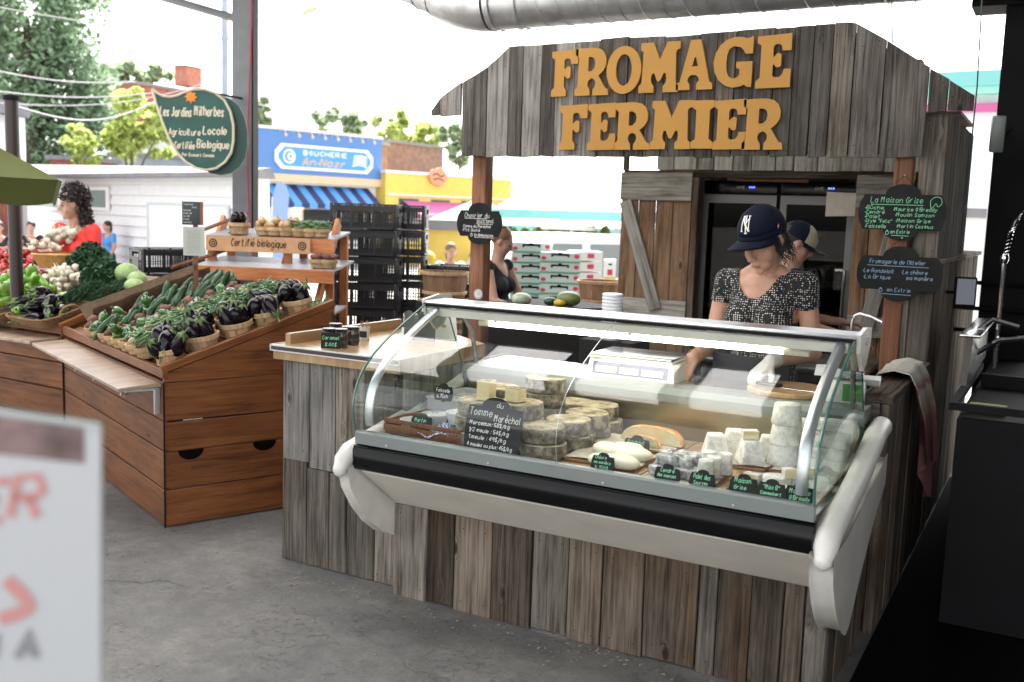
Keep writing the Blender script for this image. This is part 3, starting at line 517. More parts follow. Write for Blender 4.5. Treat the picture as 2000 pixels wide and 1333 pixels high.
def fridge(xa, xb, lab):
    y = 7.1; zt_ = 1.9; t = thing('cold_cabinet', lab, 'fridge', ((xa+xb)/2, y, 0)); w = (xb-xa)/2
    part('cabinet', MB().box(-w, w, .05, .07, .02, zt_).box(-w, -w+.03, .07, .6, .02, zt_).box(w-.03, w, .07, .6, .02, zt_).box(-w+.03, w-.03, .07, .6, zt_-.04, zt_).box(-w+.03, w-.03, .57, .6, .05, zt_-.04).box(-w+.03, w-.03, .07, .57, .02, .05), M['fridgein'], t, smooth=0) if 0 else part('cabinet', MB().box(-w, -w+.03, .07, .6, .02, zt_).box(w-.03, w, .07, .6, .02, zt_).box(-w+.03, w-.03, .07, .6, zt_-.04, zt_).box(-w+.03, w-.03, .57, .6, .05, zt_-.04).box(-w+.03, w-.03, .07, .57, .02, .05), M['fridgein'], t, smooth=0)
    d = part('door', MB().box(-w+.004, -w+.05, 0, .05, .1, zt_-.1).box(w-.05, w-.004, 0, .05, .1, zt_-.1).box(-w+.05, w-.05, 0, .05, zt_-.16, zt_-.1).box(-w+.05, w-.05, 0, .05, .1, .17), M['fframe'], t, smooth=0)
    part('glass_pane', MB().box(-w+.05, w-.05, .012, .02, .17, zt_-.16), M['fridgeglass'], d, smooth=0)
    part('handle', MB().tube([(w-.03, -.035, .8), (w-.03, -.035, 1.3)], .009, 8), M['chrome'], d)
    p = part('control_panel', MB().rbox(-w+.004, w-.004, .0, .06, zt_-.095, zt_, .006), M['black'], t)
    mb = MB()
    for i in range(3): mb.box(.07+i*.016, .078+i*.016, -.003, -.001, zt_-.052, zt_-.04)
    part('display', mb, M['blueled'], p, smooth=0)
    mb = MB(); write(mb, 'CAVE', -.02, zt_-.055, .016, .003, -.002, sharp=True); part('lettering', mb, M['paper'], p, smooth=0)
    for k in range(8): part('shelf', MB().box(-w+.04, w-.04, .06, .5, .22+k*.19, .235+k*.19), M['shelfwood'], t, smooth=0)
    return t
fridge(ony(1372, 375, 7.1).x, ony(1519, 375, 7.1).x, 'black glass door cold cabinet next to the plank door')
fridge(ony(1524, 380, 7.1).x, ony(1672, 385, 7.1).x, 'black glass door cold cabinet with a paper bag taped on its door')
single('paper_bag', MB().extr([(0, 0), (.24, .01), (.27, .05), (.26, .17), (.2, .16), (0, .165)], -.006, .006, TR(*ony(1612, 423, 7.02))), M['parch'], 'crumpled brown paper taped to the cold cabinet door', 'paper')
for xa, xb in ((-2.37, -2.34),): plank(bw, (-2.355, YB-.03, 0), (-2.355, YB-.03, hz0-.05), (0, -1, 0), .04, .05, 'barn_brown', 'door_post')
plank(bw, (-2.3, YB-.0, 1.93), (-1.3, YB-.0, 1.93), (0, -1, 0), .03, .02, 'post', 'slat', nails=False); plank(bw, (-2.1, 7.05, 1.9), (-1.6, 7.05, 1.9), (0, -1, 0), .02, .02, 'post', 'slat', nails=False)
plank(bw, (-2.97, 7.8, 1.2), (-.7, 7.8, 1.2), (0, -1, 0), 2.35, .03, 'barn_brown', 'rear_panel', nails=False)
plank(bw, (-2.97, 7.45, 2.33), (-.66, 7.45, 2.33), (0, 0, -1), .9, .02, 'barn_brown', 'top_panel', nails=False)
plank(bw, (-2.37, 7.3, 0), (-2.37, 7.3, 2.3), (-1, 0, 0), .7, .02, 'barn_brown', 'side_panel', nails=False)
# --- rear work bench with rail behind the seller (steel), tap
wb = thing('rear_bench', 'steel edged work bench behind the seller', 'bench', (-1.3, 5.3, 0))
part('bench_top', MB().rbox(-.35, .5, -.3, .3, .87, .9, .006), M['steel'], wb); part('bench_body', MB().box(-.33, .48, -.27, .27, .05, .868), M['darksteel'], wb, smooth=0)
# --- front counter on the left
YC = 3.371; XA = -3.03
cn = thing('front_counter', 'barn board counter with a varnished wooden top at the left of the display case', 'counter', (-2.7, 3.6, 0))
xs = lambda px, py: ony(px, py, YC).x
zt0, zm = .93, ony(551, 850, YC).z
low_e = [549, 597, 640, 675, 729, 772]; up_e = [553, 604, 656, 713, 772]
# upper row of boards down to different lengths, lower row butted under it
for (a, b), zj, tn in zip(zip(up_e, up_e[1:]), (.478, .455, .455, .47), ('barn_light', 'barn_light', 'barn', 'barn')):
    x0, x1 = ony(a, 700, YC).x, ony(b, 700, YC).x; plank(cn, ((x0+x1)/2, YC, zj), ((x0+x1)/2, YC, zt0), (0, -1, 0), x1-x0-.006, .02, tn)
for (a, b), zj, tn in zip(zip(low_e, low_e[1:]), (.475, .45, .45, .45, .45), ('barn', 'barn', 'barn', 'barn', 'barn')):
    x0, x1 = ony(a, 1091, YC).x, ony(b, 1091+(b-549)*.26, YC).x; plank(cn, ((x0+x1)/2, YC+.002, .004), ((x0+x1)/2, YC+.002, zj), (0, -1, 0), x1-x0-.006, .02, tn)
boardrow(cn, (-2.365, YC+.022), (-2.365, 4.25), 0, zt0, (1, 0), 'barn', (.1, .15), seed=32)
boardrow(cn, (XA+.005, 4.3), (XA+.005, YC+.022), 0, zt0, (-1, 0), 'barn', (.1, .15), seed=31)
ctop = MB(); zt1 = .995
out = [(XA-.02, YC-.035), (-2.36, YC-.035), (-2.36, 4.02), (-2.75, 4.3), (XA-.02, 4.3)]
def slabxy(mb, pts, z0, z1): n = len(pts); mb.add([(x, y, z0) for x, y in pts]+[(x, y, z1) for x, y in pts], [tuple(range(n-1, -1, -1)), tuple(range(n, 2*n))]+[(i, (i+1) % n, (i+1) % n+n, i+n) for i in range(n)]); return mb
part('counter_top', slabxy(ctop, out, zt0+.002, zt1), M['ply'], cn, smooth=0, world=True)
part('edge_trim', MB().box(XA-.024, -2.36, YC-.047, YC-.036, zt1-.026, zt1+.003).box(XA-.03, XA-.021, YC-.047, 4.3, zt1-.026, zt1+.003), M['alu'], cn, smooth=0, world=True)
part('edge_band', MB().box(XA-.02, -2.362, YC-.05, YC-.0475, zt1-.02, zt1-.004), plain('brown_rubber_band', (.045, .025, .02), .4), cn, smooth=0, world=True)
plank(cn, (XA+.0, YC+.02, zt1+.025), (XA+.0, 4.25, zt1+.025), (-1, 0, 0), .05, .03, 'ply', 'upstand', nails=False)
plank(cn, (XA+.03, 4.27, zt1+.025), (-2.75, 4.27, zt1+.025), (0, -1, 0), .05, .02, 'ply', 'back_upstand', nails=False)
# --- display case ------------------------------------------------
YD = 3.305; XL, XR = -2.35, -.6
bs = thing('case_base', 'barn board base carrying the curved glass cheese case', 'base', (-1.5, 3.5, 0))
ed = [765, 832, 884, 957, 1034, 1104, 1169, 1250, 1355, 1392, 1455, 1518, 1560, 1606]
def ybase(px): return 1160+(px-765)*.2625
exs = [ony(p, ybase(p), YD).x for p in ed]
for i, (a, b) in enumerate(zip(exs, exs[1:])): plank(bs, ((a+b)/2, YD, .002+.01*(i % 3 == 1)), ((a+b)/2, YD, .398), (0, -1, 0), b-a-.006, .022, 'barn_brown' if i % 4 else 'barn')
boardrow(bs, (exs[-1], YD+.024), (exs[-1], 3.97), .002, .39, (1, 0), 'barn_brown', (.12, .17), seed=41)
boardrow(bs, (exs[0], 3.97), (exs[0], YD+.024), .002, .39, (-1, 0), 'barn_brown', (.12, .17), seed=42)
case = thing('display_case', 'long white refrigerated display case with curved glass front and a black bumper', 'display case', (-1.475, 3.5, .4))
W_ = lambda mb, name, mat, **k: part(name, mb, mat, case, world=True, **k)
# lower body (white panel that leans out), front profile in (y,z)
def sweepx(prof, x0, x1): return MB().extr([(0, 0)], 0, 0) if 0 else None
def profx(mb, prof, x0, x1):
    n = len(prof); mb.add([(x0, y, z) for y, z in prof]+[(x1, y, z) for y, z in prof], [tuple(range(n)), tuple(range(2*n-1, n-1, -1))]+[(i, (i+1) % n, (i+1) % n+n, i+n) for i in range(n)]); return mb
W_(profx(MB(), [(3.30, .40), (3.06, .585), (3.06, .60), (3.08, .602), (3.95, .602), (3.95, .40)], XL+.01, XR), 'body', M['cream'], smooth=0)
arc = [(3.062+.03*math.cos(R_(a)), .617+.0+.028*math.sin(R_(a))) for a in (0,)]
bump = [(3.06, .6)]+[(3.03-.018*math.sin(R_(a)), .6+.095*a/180) for a in range(0, 181, 15)]+[(3.06, .698)]
W_(profx(MB(), bump, XL-.005, XR+.004), 'bumper', M['black'], smooth=60)
W_(profx(MB(), [(3.06, .7), (3.03, .702), (3.028, .745), (3.036, .752), (3.06, .752)], XL, XR), 'sill', M['grey'], smooth=0)
W_(profx(MB(), [(3.062, .6035), (3.064, .715), (3.84, .715), (3.84, .6035)], XL+.01, XR), 'deck', M['steel'], smooth=0)
W_(profx(MB(), [(3.842, .6035), (3.842, .865), (3.95, .865), (3.95, .6035)], XL+.01, XR), 'back_panel', plain('brassy_inner_panel', (.42, .38, .27), .3, metal=.85, var=.25, vscale=3, bump=.03, bscale=6), smooth=0)
W_(profx(MB(), [(3.80, .868), (3.795, .9), (3.8, .925), (3.96, .925), (3.96, .868)], XL+.01, XR), 'shelf_rail', M['grey'], smooth=0)
W_(profx(MB(), [(3.961, .895), (3.961, .923), (4.2, .923), (4.2, .895)], XL+.01, XR), 'work_top', M['steel'], smooth=0)
# white plastic ends with the rounded bumper rail
def endcap(xi, xo, name):
    side = [(3.02, .6), (3.05, .52), (3.12, .43), (3.2, .35), (3.26, .3), (3.32, .275), (3.37, .29), (3.43, .34), (3.55, .45), (3.7, .56), (3.8, .62), (3.95, .7), (3.95, .56), (3.95, .6)]
    side = [(3.0, .605), (3.02, .53), (3.08, .44), (3.15, .365), (3.23, .305), (3.3, .272), (3.36, .285), (3.46, .37), (3.6, .47), (3.74, .56), (3.93, .64), (3.93, .74), (3.84, .72), (3.5, .66), (3.2, .61)]
    a, b = min(xi, xo), max(xi, xo); o = W_(profx(MB(), side, a, b), name, M['white'], smooth=50)
    bv = o.modifiers.new('b', 'BEVEL'); bv.width = .012; bv.segments = 3; bv.limit_method = 'ANGLE'
    rail = [(3.0, .645), (3.04, .675), (3.14, .695), (3.3, .725), (3.46, .755), (3.6, .79), (3.72, .825), (3.82, .855), (3.93, .865)]
    xm = (xi+xo)/2+(.008 if xo > xi else -.008)
    P = [Vector((xm, y, z-.012)) for y, z in rail]; P = [P[0]+Vector((0, -.02, -.03))]+P
    mb = MB().tube(P, [.026, .037, .039, .039, .039, .039, .039, .039, .039, .039], 16); mb.ball(P[0], (.028, .026, .03))
    W_(mb, 'bumper_rail', M['white'], smooth=60)
endcap(XR+.002, XR+.075, 'end_panel'); endcap(XL-.002, XL-.05, 'end_panel')
# curved front glass
GP = [(3.03, .752), (3.017, .82), (3.02, .88), (3.04, .935), (3.078, .985), (3.15, 1.045), (3.28, 1.118), (3.42, 1.182), (3.505, 1.218)]
def curve(P, k=5):
    return smoothline(P, k)
G2 = curve(GP); gm = MB().grid(lambda a, b: (XL+(XR-XL)*a, *G2[min(int(round(b*(len(G2)-1))), len(G2)-1)]), 1, len(G2)-1)
W_(gm, 'front_glass', M['cglass'], smooth=80)
for x, nm in ((XL, 'glass_edge'), (XR, 'glass_edge')):
    e = MB().tube([(x, y-.001, z) for y, z in G2], .004, 6); W_(e, nm, M['glassedge'])
xj = -1.475
W_(MB().tube([(xj, y-.002, z) for y, z in G2[:len(G2)]], .0012, 5), 'glass_joint', M['alu'])
for x in (XL+.055, XR-.045):
    W_(MB().tube([(x, y+.028, z-.012) for y, z in G2[3:]], .013, 10, flat=1.5), 'tubular_rib', M['alu'])
# end glass panes
for x in (XL+.004, XR-.004):
    poly = [(y, z) for y, z in G2[::3]]+[(3.66, 1.19), (3.8, .93), (3.84, .76)]
    W_(profx(MB(), poly, x-.003, x+.003), 'end_glass', M['glass'], smooth=0); W_(MB().tube([(x, 3.66, 1.19), (x, 3.8, .93), (x, 3.84, .76)], .0035, 5), 'glass_edge', M['glassedge'])
# canopy
W_(profx(MB(), [(3.5, 1.208), (3.496, 1.224), (3.51, 1.232), (3.62, 1.236), (3.62, 1.222), (3.6, 1.2)], XL-.01, XR+.005), 'canopy', M['alu'], smooth=0)
W_(profx(MB(), [(3.492, 1.212), (3.492, 1.218), (3.5, 1.222), (3.5, 1.208)], XL-.008, XR+.003), 'canopy_groove', M['darksteel'], smooth=0)
W_(profx(MB(), [(3.5, 1.17), (3.497, 1.2), (3.51, 1.205), (3.65, 1.188), (3.64, 1.165)], XL+.01, XR-.02), 'lamp_housing', M['cream'], smooth=0)
for x0, x1 in ((XL-.022, XL-.008), (XR+.004, XR+.018)):
    W_(profx(MB(), [(3.5, 1.235), (3.62, 1.252), (3.72, 1.245), (3.72, 1.2), (3.66, 1.12), (3.6, 1.1), (3.52, 1.17)], x0, x1), 'canopy_end', M['white'], smooth=0)
mb = MB(); write(mb, 'A E', 0, 0, .022, .004, 0, sharp=True); mb.v = [(XR+.0195, 3.6+v[0]*1.0, 1.19+v[2]) for v in mb.v]; W_(mb, 'lettering', M['darksteel'], smooth=0, kind='stuff')
M['tube'] = plain('lit_tube', (1, .93, .78), .5, emis=7); LTB = ony(958, 620, 3.58), ony(1531, 690, 3.58)
tb = W_(MB().tube([(LTB[0].x, 3.58, 1.15), (LTB[1].x, 3.58, 1.15)], .013, 12), 'tube_light', M['tube'])
W_(MB().tube([(LTB[1].x, 3.58, 1.15), (LTB[1].x+.09, 3.58, 1.15)], .015, 10), 'lamp_socket', M['cream']); W_(MB().tube([(LTB[0].x-.05, 3.58, 1.15), (LTB[0].x, 3.58, 1.15)], .015, 10), 'lamp_socket', M['cream'])
for x in (-2.05, -1.45): W_(MB().box(x, x+.012, 3.56, 3.6, 1.155, 1.17), 'lamp_clip', M['grey'], smooth=0)
# rear sliding glass guard carried by two steel posts
for x in (XL+.05, XR-.05): W_(MB().tube([(x, 3.85, .925), (x, 3.8, 1.08), (x, 3.68, 1.2)], .01, 8), 'rear_post', M['steel'])
for x_ in (-2.2, -1.75, -1.3, -.85): W_(MB().lathe([(0, 0), (.0045, 0), (.004, .0015), (0, .002)], 10, TR(x_, 3.0285, .713, rx=R_(90))), 'screw', M['alu'])
# ================================================================ CHEESES (deck top at .715, boards .012 higher)
ZD = .7195
for a_, b_, c_, d_ in ((-1.63, -1.23, 3.1, 3.45), (-1.63, -1.23, 3.455, 3.82), (-1.225, -.92, 3.1, 3.82), (-.915, -.62, 3.1, 3.82)): W_(MB().rbox(a_, b_, c_, d_, .7153, .7187, .001), 'deck_board', M['ply'])
def rind(name, a, b, c, sc=18, bump=.8):
    m, N, L, B = newmat(name); tc = N.new('ShaderNodeTexCoord'); oi = N.new('ShaderNodeObjectInfo'); va = N.new('ShaderNodeVectorMath'); va.operation = 'MULTIPLY_ADD'; cc = N.new('ShaderNodeCombineXYZ'); L.new(oi.outputs['Random'], cc.inputs[0]); L.new(cc.outputs[0], va.inputs[0]); va.inputs[1].default_value = (40, 40, 40); L.new(tc.outputs['Object'], va.inputs[2])
    n = N.new('ShaderNodeTexNoise'); n.inputs['Scale'].default_value = sc; n.inputs['Detail'].default_value = 8; n.inputs['Roughness'].default_value = .65; L.new(va.outputs[0], n.inputs['Vector'])
    c_ = ramp(N, L, n.outputs[0], [(.36, a), (.5, b), (.62, c)]); L.new(c_, B.inputs['Base Color']); B.inputs['Roughness'].default_value = .9
    n2 = N.new('ShaderNodeTexNoise'); n2.inputs['Scale'].default_value = sc*5; n2.inputs['Detail'].default_value = 6; L.new(va.outputs[0], n2.inputs['Vector'])
    bp = N.new('ShaderNodeBump'); bp.inputs['Strength'].default_value = bump; bp.inputs['Distance'].default_value = .006; L.new(n2.outputs[0], bp.inputs['Height']); L.new(bp.outputs[0], B.inputs['Normal']); return m
M['tomme'] = rind('tomme_rind', (.055, .046, .032), (.18, .155, .11), (.36, .325, .25), 26, 1.0); M['tommetop'] = rind('tomme_top', (.15, .12, .07), (.32, .27, .175), (.46, .41, .29), 16, .8)
M['paste'] = plain('pale_cheese_paste', (.72, .6, .34), .5, var=.08, vscale=30, sss=.2, bump=.1, bscale=60); M['curd'] = plain('white_fresh_cheese', (.76, .72, .58), .55, var=.06, vscale=20, sss=.2, bump=.1)
M['bloom'] = rind('white_bloomy_rind', (.5, .48, .42), (.7, .68, .62), (.8, .78, .73), 30, .5); M['ash'] = rind('ash_rind', (.12, .12, .12), (.4, .4, .39), (.72, .71, .68), 40, .7); M['orange'] = rind('washed_rind', (.4, .17, .05), (.62, .33, .12), (.75, .5, .25), 22, .5)
def wheel_mesh(R0, H, seed, top='tommetop', side='tomme', groove=True):
    rd = random.Random(seed); mb = MB(); n = 36; ph = rd.uniform(0, 6)
    prof = [(0, 0), (R0*.93, 0), (R0*.985, H*.08), (R0*1.0, H*.3), (R0*1.012, H*.5), (R0*1.0, H*.72), (R0*.985, H*.92)]
    mb.lathe(prof, n)
    mb.v = [(x*(1+.012*math.sin(3*math.atan2(y, x)+ph)+.006*math.sin(9*math.atan2(y, x)+ph)), y*(1+.012*math.sin(3*math.atan2(y, x)+ph)+.006*math.sin(9*math.atan2(y, x)+ph)), z) for x, y, z in mb.v]
    mb.mat(1); rr = [R0*.985, R0*.955, R0*.9, R0*.8, R0*.65, R0*.5, R0*.33, R0*.16, 0]; a = ph
    pr = [(r, H*.92 if i == 0 else H*(.985 if i == 1 else 1.0)) for i, r in enumerate(rr)]; mb2 = MB().lathe(pr, 48)
    vs = []
    for x, y, z in mb2.v:
        r = math.hypot(x, y); w = (1+.012*math.sin(3*math.atan2(y, x)+ph)+.006*math.sin(9*math.atan2(y, x)+ph)) if r > R0*.5 else 1
        g = (-.0028*max(0, math.sin((x*math.cos(a)+y*math.sin(a))/R0*26))) if (groove and r < R0*.93) else 0
        vs.append((x*w, y*w, z+g))
    mb.add(vs, mb2.f); me = mb.mesh('cheese_wheel', [M[side], M[top]], 50); return me
WM = [wheel_mesh(.088, .058, s) for s in range(4)]
def wheelp(px, py, lev=0, y=None, lab='', k=0, z=None):
    p = ony(px, py, y); o = link('ridged_cheese', WM[k % 4], None, TR(p.x, y, z if z is not None else ZD+.0+lev*.0595, random.Random(px).uniform(0, 6)))
    return props(o, lab, 'cheese', 'wheels of grey rinded cheese')
wl = [  # x at the wheel's centre, y, level, words
 (1060, 880, 0, 3.215, 'bottom grey cheese wheel of the front stack right of the large price sign'), (1058, 850, 1, 3.22, 'upper grey cheese wheel of the front stack right of the large price sign'),
 (1113, 860, 0, 3.4, 'bottom wheel of the middle stack just behind the front stack'), (1110, 830, 1, 3.39, 'middle wheel of the middle stack behind the front stack'),
 (1150, 850, 0, 3.6, 'low wheel beside the middle stack'), (1146, 810, 1, 3.56, 'wheel with a ridged top resting on the low wheel beside the middle stack'),
 (1175, 830, 0, 3.74, 'lowest wheel at the back right of the pile'), (1168, 800, 1, 3.74, 'yellowish wheel on the lowest wheel at the back right of the pile'),
 (1120, 790, 1, 3.74, 'yellow topped wheel against the back panel'), (1118, 820, 0, 3.76, 'wheel hidden under the yellow topped wheel at the back panel'),
 (1018, 830, 1, 3.3, 'wheel carrying the small cut block with holes'), (1020, 860, 0, 3.3, 'wheel low behind the large price sign'), (1017, 815, 2, 3.3, 'topmost wheel behind the large price sign under the small cut block'),
 (935, 840, 0, 3.24, 'bottom wheel at the left end of the pile behind the price sign'), (934, 820, 1, 3.25, 'middle wheel at the left end of the pile'), (938, 800, 2, 3.24, 'topmost wheel at the left end carrying the tall cut wedge'),
 (975, 790, 1, 3.55, 'back wheel between the tall wedge and the half wheel'), (975, 820, 0, 3.55, 'wheel under the back wheel between the wedge and the half wheel'), (974, 770, 2, 3.55, 'ridged wheel between the tall wedge and the half wheel'),
 (1058, 800, 1, 3.56, 'wheel under the cut half wheel'), (1060, 830, 0, 3.56, 'lowest wheel under the cut half wheel'), (1062, 790, 2, 3.56, 'wheel directly beneath the cut half wheel')]
zl = {}
for i, (px, py, lv, y, lab) in enumerate(wl):
    wheelp(px, py, lv, y, lab, i)
def block(name, pts, h, mats, M_, lab, group=None, jit=0):
    n = len(pts); mb = MB(); mb.add([(x, y, 0) for x, y in pts]+[(x*.985, y*.985, h) for x, y in pts], [tuple(range(n-1, -1, -1))]); mb.mat(0)
    for i in range(n): mb.mat(mats[1][i] if mats[1] else 0); mb.add([], [(i, (i+1) % n, (i+1) % n+n, i+n)]) if 0 else None
    mb.f += [(i, (i+1) % n, (i+1) % n+n, i+n) for i in range(n)]; mb.m += [(mats[1][i] if mats[1] else 0) for i in range(n)]; mb.f.append(tuple(range(n, 2*n))); mb.m.append(mats[2]); mb.m[0] = 0
    o = part(name, mb, mats[0], None, M_, 0); b = o.modifiers.new('b', 'BEVEL'); b.width = .0025; b.segments = 2; return props(o, lab, 'cheese', group)
z3 = ZD+3*.0595+.001
p = ony(943, 790, 3.22); block('cheese_wedge', [(-.028, -.03), (.026, -.034), (.03, .036), (-.022, .03)], .074, ([M['tomme'], M['paste']], [1, 1, 1, 0], 0), TR(p.x, 3.24, z3, .2), 'tall yellow wedge of cut cheese standing on the left end wheel')
p = ony(1012, 790, 3.3); block('cheese_block', [(-.033, -.028), (.03, -.03), (.032, .026), (-.03, .03)], .05, ([M['tomme'], M['paste']], [1, 1, 0, 0], 0), TR(p.x, 3.28, z3, -.1), 'small cut cheese block with holes above the large price sign')
p = ony(1043, 780, 3.5); a = [(.085*math.cos(R_(t)), .085*math.sin(R_(t))) for t in range(20, 260, 12)]+[(0, .0), (.02, .01)]; block('half_cheese_wheel', a, .056, ([M['tomme'], M['paste'], M['tommetop']], [0]*(len(a)-3)+[1, 1, 1], 2), TR(p.x+.02, 3.56, z3, 2.2), 'cut half wheel of cheese showing its pale paste on top of the pile')
# boards, parchment
def tray(cx, cy, w, d, rz, lab, z=ZD, paper=True):
    t = thing('serving_board', lab, 'board', (cx, cy, z), rz); part('plank', MB().rbox(-w/2, w/2, -d/2, d/2, 0, .012, .004), M['board'], t)
    if paper:
        rd = random.Random(int(cx*1000)); f = lambda a, b: ((a-.5)*w*.98+.004*math.sin(b*9), (b-.5)*d*.99+.004*math.sin(a*7), .014+.006*max(0, math.sin(a*5+b*3+cx*9))*abs(b-.5)*2)
        s = MB().grid(f, 10, 8); o = props(part('parchment_sheet', s, M['parch'], None, TR(cx, cy, z, rz+.05), 60), 'crumpled parchment under the '+lab.split(' holding ')[1], 'paper')
    return t
zb_ = ZD+.0165
T1 = onz(1190, 895, .73); tray(T1.x, 3.31, .29, .2, -.04, 'dark board holding folded pale cheeses at the front')
T2 = onz(1260, 860, .73); tray(T2.x, 3.60, .32, .19, .02, 'dark board holding the cut orange rinded loaf')
tray(-1.075, 3.245, .24, .26, .0, 'board holding ash coated and white rounds'); tray(-1.0, 3.6, .26, .25, .0, 'board holding white cheese pyramids'); tray(-.755, 3.26, .24, .3, .0, 'board holding soft white cheeses by the end glass'); tray(-.75, 3.63, .22, .28, .0, 'board holding a tower of tall white drums')
tray(-1.33, 3.45, .5, .72, 0, 'wide pale board lying under the middle of the case', z=ZD-.0005, paper=False) if 0 else None
# folded fresh cheeses
fm = MB().lathe([(0, 0), (.05, 0), (.058, .008), (.056, .02), (.045, .029), (.02, .033), (0, .033)], 20); fme = fm.mesh('fresh_cheese', M['curd'], 60)
for i, (px, py, s, rz, lb) in enumerate(((1180, 905, 1.0, .3, 'flat pale fresh cheese leaning at the left corner of the front board'), (1212, 908, 1.05, .1, 'flat pale fresh cheese by the small green lettered sign'), (1188, 886, 1.1, -.3, 'flat pale fresh cheese at the back of the front board'), (1235, 895, 1.1, .5, 'flat pale fresh cheese at the right corner of the front board'), (1225, 884, .95, .5, 'flat pale fresh cheese tucked at the back right of the front board'))):
    q = onz(px, py, .74); props(link('fresh_cheese', fme, None, TR(q.x, q.y+.01, zb_+.004*(i > 1), rz, R_(5*(i % 2)), R_(4)) @ Matrix.Diagonal((s*1.1, s*.85, 1, 1))), lb, 'cheese', 'fresh cheeses on the front board')
# cut loaf
q = onz(1262, 868, .74)
def loaf(L, w, h, Mx, lab, cut=True):
    mb = MB(); n = 14
    for i in range(n+1):
        pass
    f = lambda a, b: ((a-.5)*L, w*.5*math.cos(b*math.pi)*math.sqrt(max(0, 1-abs(2*a-1)**3.2)), h*math.sin(b*math.pi)**.6*math.sqrt(max(0, 1-abs(2*a-1)**3.2))*(1-.0*a))
    mb.grid(f, 18, 10); mb.mat(1); k = len(mb.v)
    if cut: mb.v = [(x, max(y, -w*.12), z) for x, y, z in mb.v]; P = [(x, -w*.125, z) for x, y, z in [f(i/18, .62) for i in range(19)]]; mb.add([(a_, b_, 0) for a_, b_, c_ in P]+P, [(i, i+1, i+20, i+19) for i in range(18)])
    return props(part('cut_loaf_cheese', mb, [M['orange'], M['paste']], None, Mx, 50), lab, 'cheese')
loaf(.26, .16, .062, TR(q.x, 3.625, zb_, -.06), 'long half loaf of washed rind cheese with its cut side facing out'); loaf(.15, .1, .04, TR(q.x-.01, 3.545, zb_, -.1), 'smaller cut piece lying before the half loaf cheese')
# small rounds: ash and white
def rnd_(R0, H, mat, nm): return MB().lathe([(0, 0), (R0*.94, 0), (R0, H*.15), (R0, H*.85), (R0*.93, H*.985), (R0*.6, H), (0, H)], 20).mesh(nm, mat, 60)
am, wh, pm = rnd_(.024, .028, M['ash'], 'ash_round'), rnd_(.026, .036, M['bloom'], 'white_round'), rnd_(.045, .032, M['bloom'], 'camembert')
k = 0; rd = random.Random(3)
for r_ in range(4):
    for c_ in range(4):
        for lv in range(2):
            if lv and (r_ in (0,) or c_ == 3): continue
            props(link('ash_cheese_round', am, None, TR(-1.165+c_*.045+rd.uniform(-.005, .005), 3.17+r_*.048, zb_+.002+lv*.029, rd.uniform(0, 6))), 'small ash coated cheese round in the grey cluster beside the white rounds', 'cheese', 'ash coated rounds')
for (x, y, lv, lb) in ((-.992, 3.17, 0, 'front white round by the ash coated cluster'), (-.99, 3.17, 1, 'topmost front white round by the ash coated cluster'), (-.985, 3.235, 0, 'second white round behind the front pair'), (-.985, 3.235, 1, 'upper second white round behind the front pair'), (-1.02, 3.3, 0, 'white round at the back beside the ash cluster'), (-1.02, 3.3, 1, 'tall upper white round at the back beside the ash cluster'), (-.965, 3.305, 0, 'white round at the far corner of the small board'), (-.965, 3.305, 1, 'cut white round at the far corner of the small board')):
    props(link('white_cheese_round', wh, None, TR(x, y, zb_+.002+lv*.037, x*50, R_(4*lv))), lb, 'cheese', 'white rounds beside the ash cheeses')
# pyramids
def frust(a, b, h): return [(-a, -a, 0), (a, -a, 0), (a, a, 0), (-a, a, 0), (-b, -b, h), (b, -b, h), (b, b, h), (-b, b, h)]
py_ = MB().add(frust(.047, .029, .086), [(3, 2, 1, 0), (4, 5, 6, 7), (0, 1, 5, 4), (1, 2, 6, 5), (2, 3, 7, 6), (3, 0, 4, 7)]).mesh('cheese_pyramid', M['bloom'], 0)
for x, y, rz, lb in ((-1.075, 3.545, .5, 'white cheese pyramid at the left front of its group'), (-1.04, 3.665, .4, 'white cheese pyramid at the back left of its group'), (-.94, 3.53, .6, 'white cheese pyramid carrying a cut yellow slice'), (-.9, 3.64, .3, 'white cheese pyramid at the back right of its group')):
    o = props(link('cheese_pyramid', py_, None, TR(x, y, zb_, rz)), lb, 'cheese', 'white cheese pyramids'); b = o.modifiers.new('b', 'BEVEL'); b.width = .006; b.segments = 3
block('cheese_slice', [(-.03, -.022), (.03, -.02), (.03, .022), (-.03, .02)], .032, ([M['bloom'], M['paste']], [1, 1, 0, 0], 0), TR(-.945, 3.53, zb_+.088, .5), 'cut yellow slice on top of the front right pyramid')
# drums tower
dm = MB().lathe([(0, 0), (.053, 0), (.055, .005), (.047, .07), (.043, .0735), (0, .0745)], 28).mesh('cheese_drum', M['bloom'], 60)
for x, y, lv, lb in ((-.835, 3.585, 0, 'lowest tall white drum in the left tower'), (-.833, 3.588, 1, 'middle tall white drum in the left tower'), (-.83, 3.587, 2, 'topmost white drum rising above the others'), (-.8, 3.7, 0, 'lowest drum in the rear tower'), (-.8, 3.7, 1, 'upper drum in the rear tower')):
    props(link('cheese_drum', dm, None, TR(x, y, zb_+lv*.075, lv)), lb, 'cheese', 'tall white cheese drums')
br = MB().rbox(-.065, .065, -.03, .03, 0, .042, .006).mesh('cheese_brick', M['bloom'], 60)
for lv in range(4):
    for j in range(2):
        if lv == 3 and j: continue
        props(link('cheese_brick', br, None, TR(-.69+.006*lv, 3.66-.075*j, zb_+lv*.043, .1*((lv % 2)-.5))), ('rear' if j == 0 else 'front')+' white brick on row %s of the brick pile by the end glass' % ('one', 'two', 'three', 'four')[lv], 'cheese', 'stacked white cheese bricks')
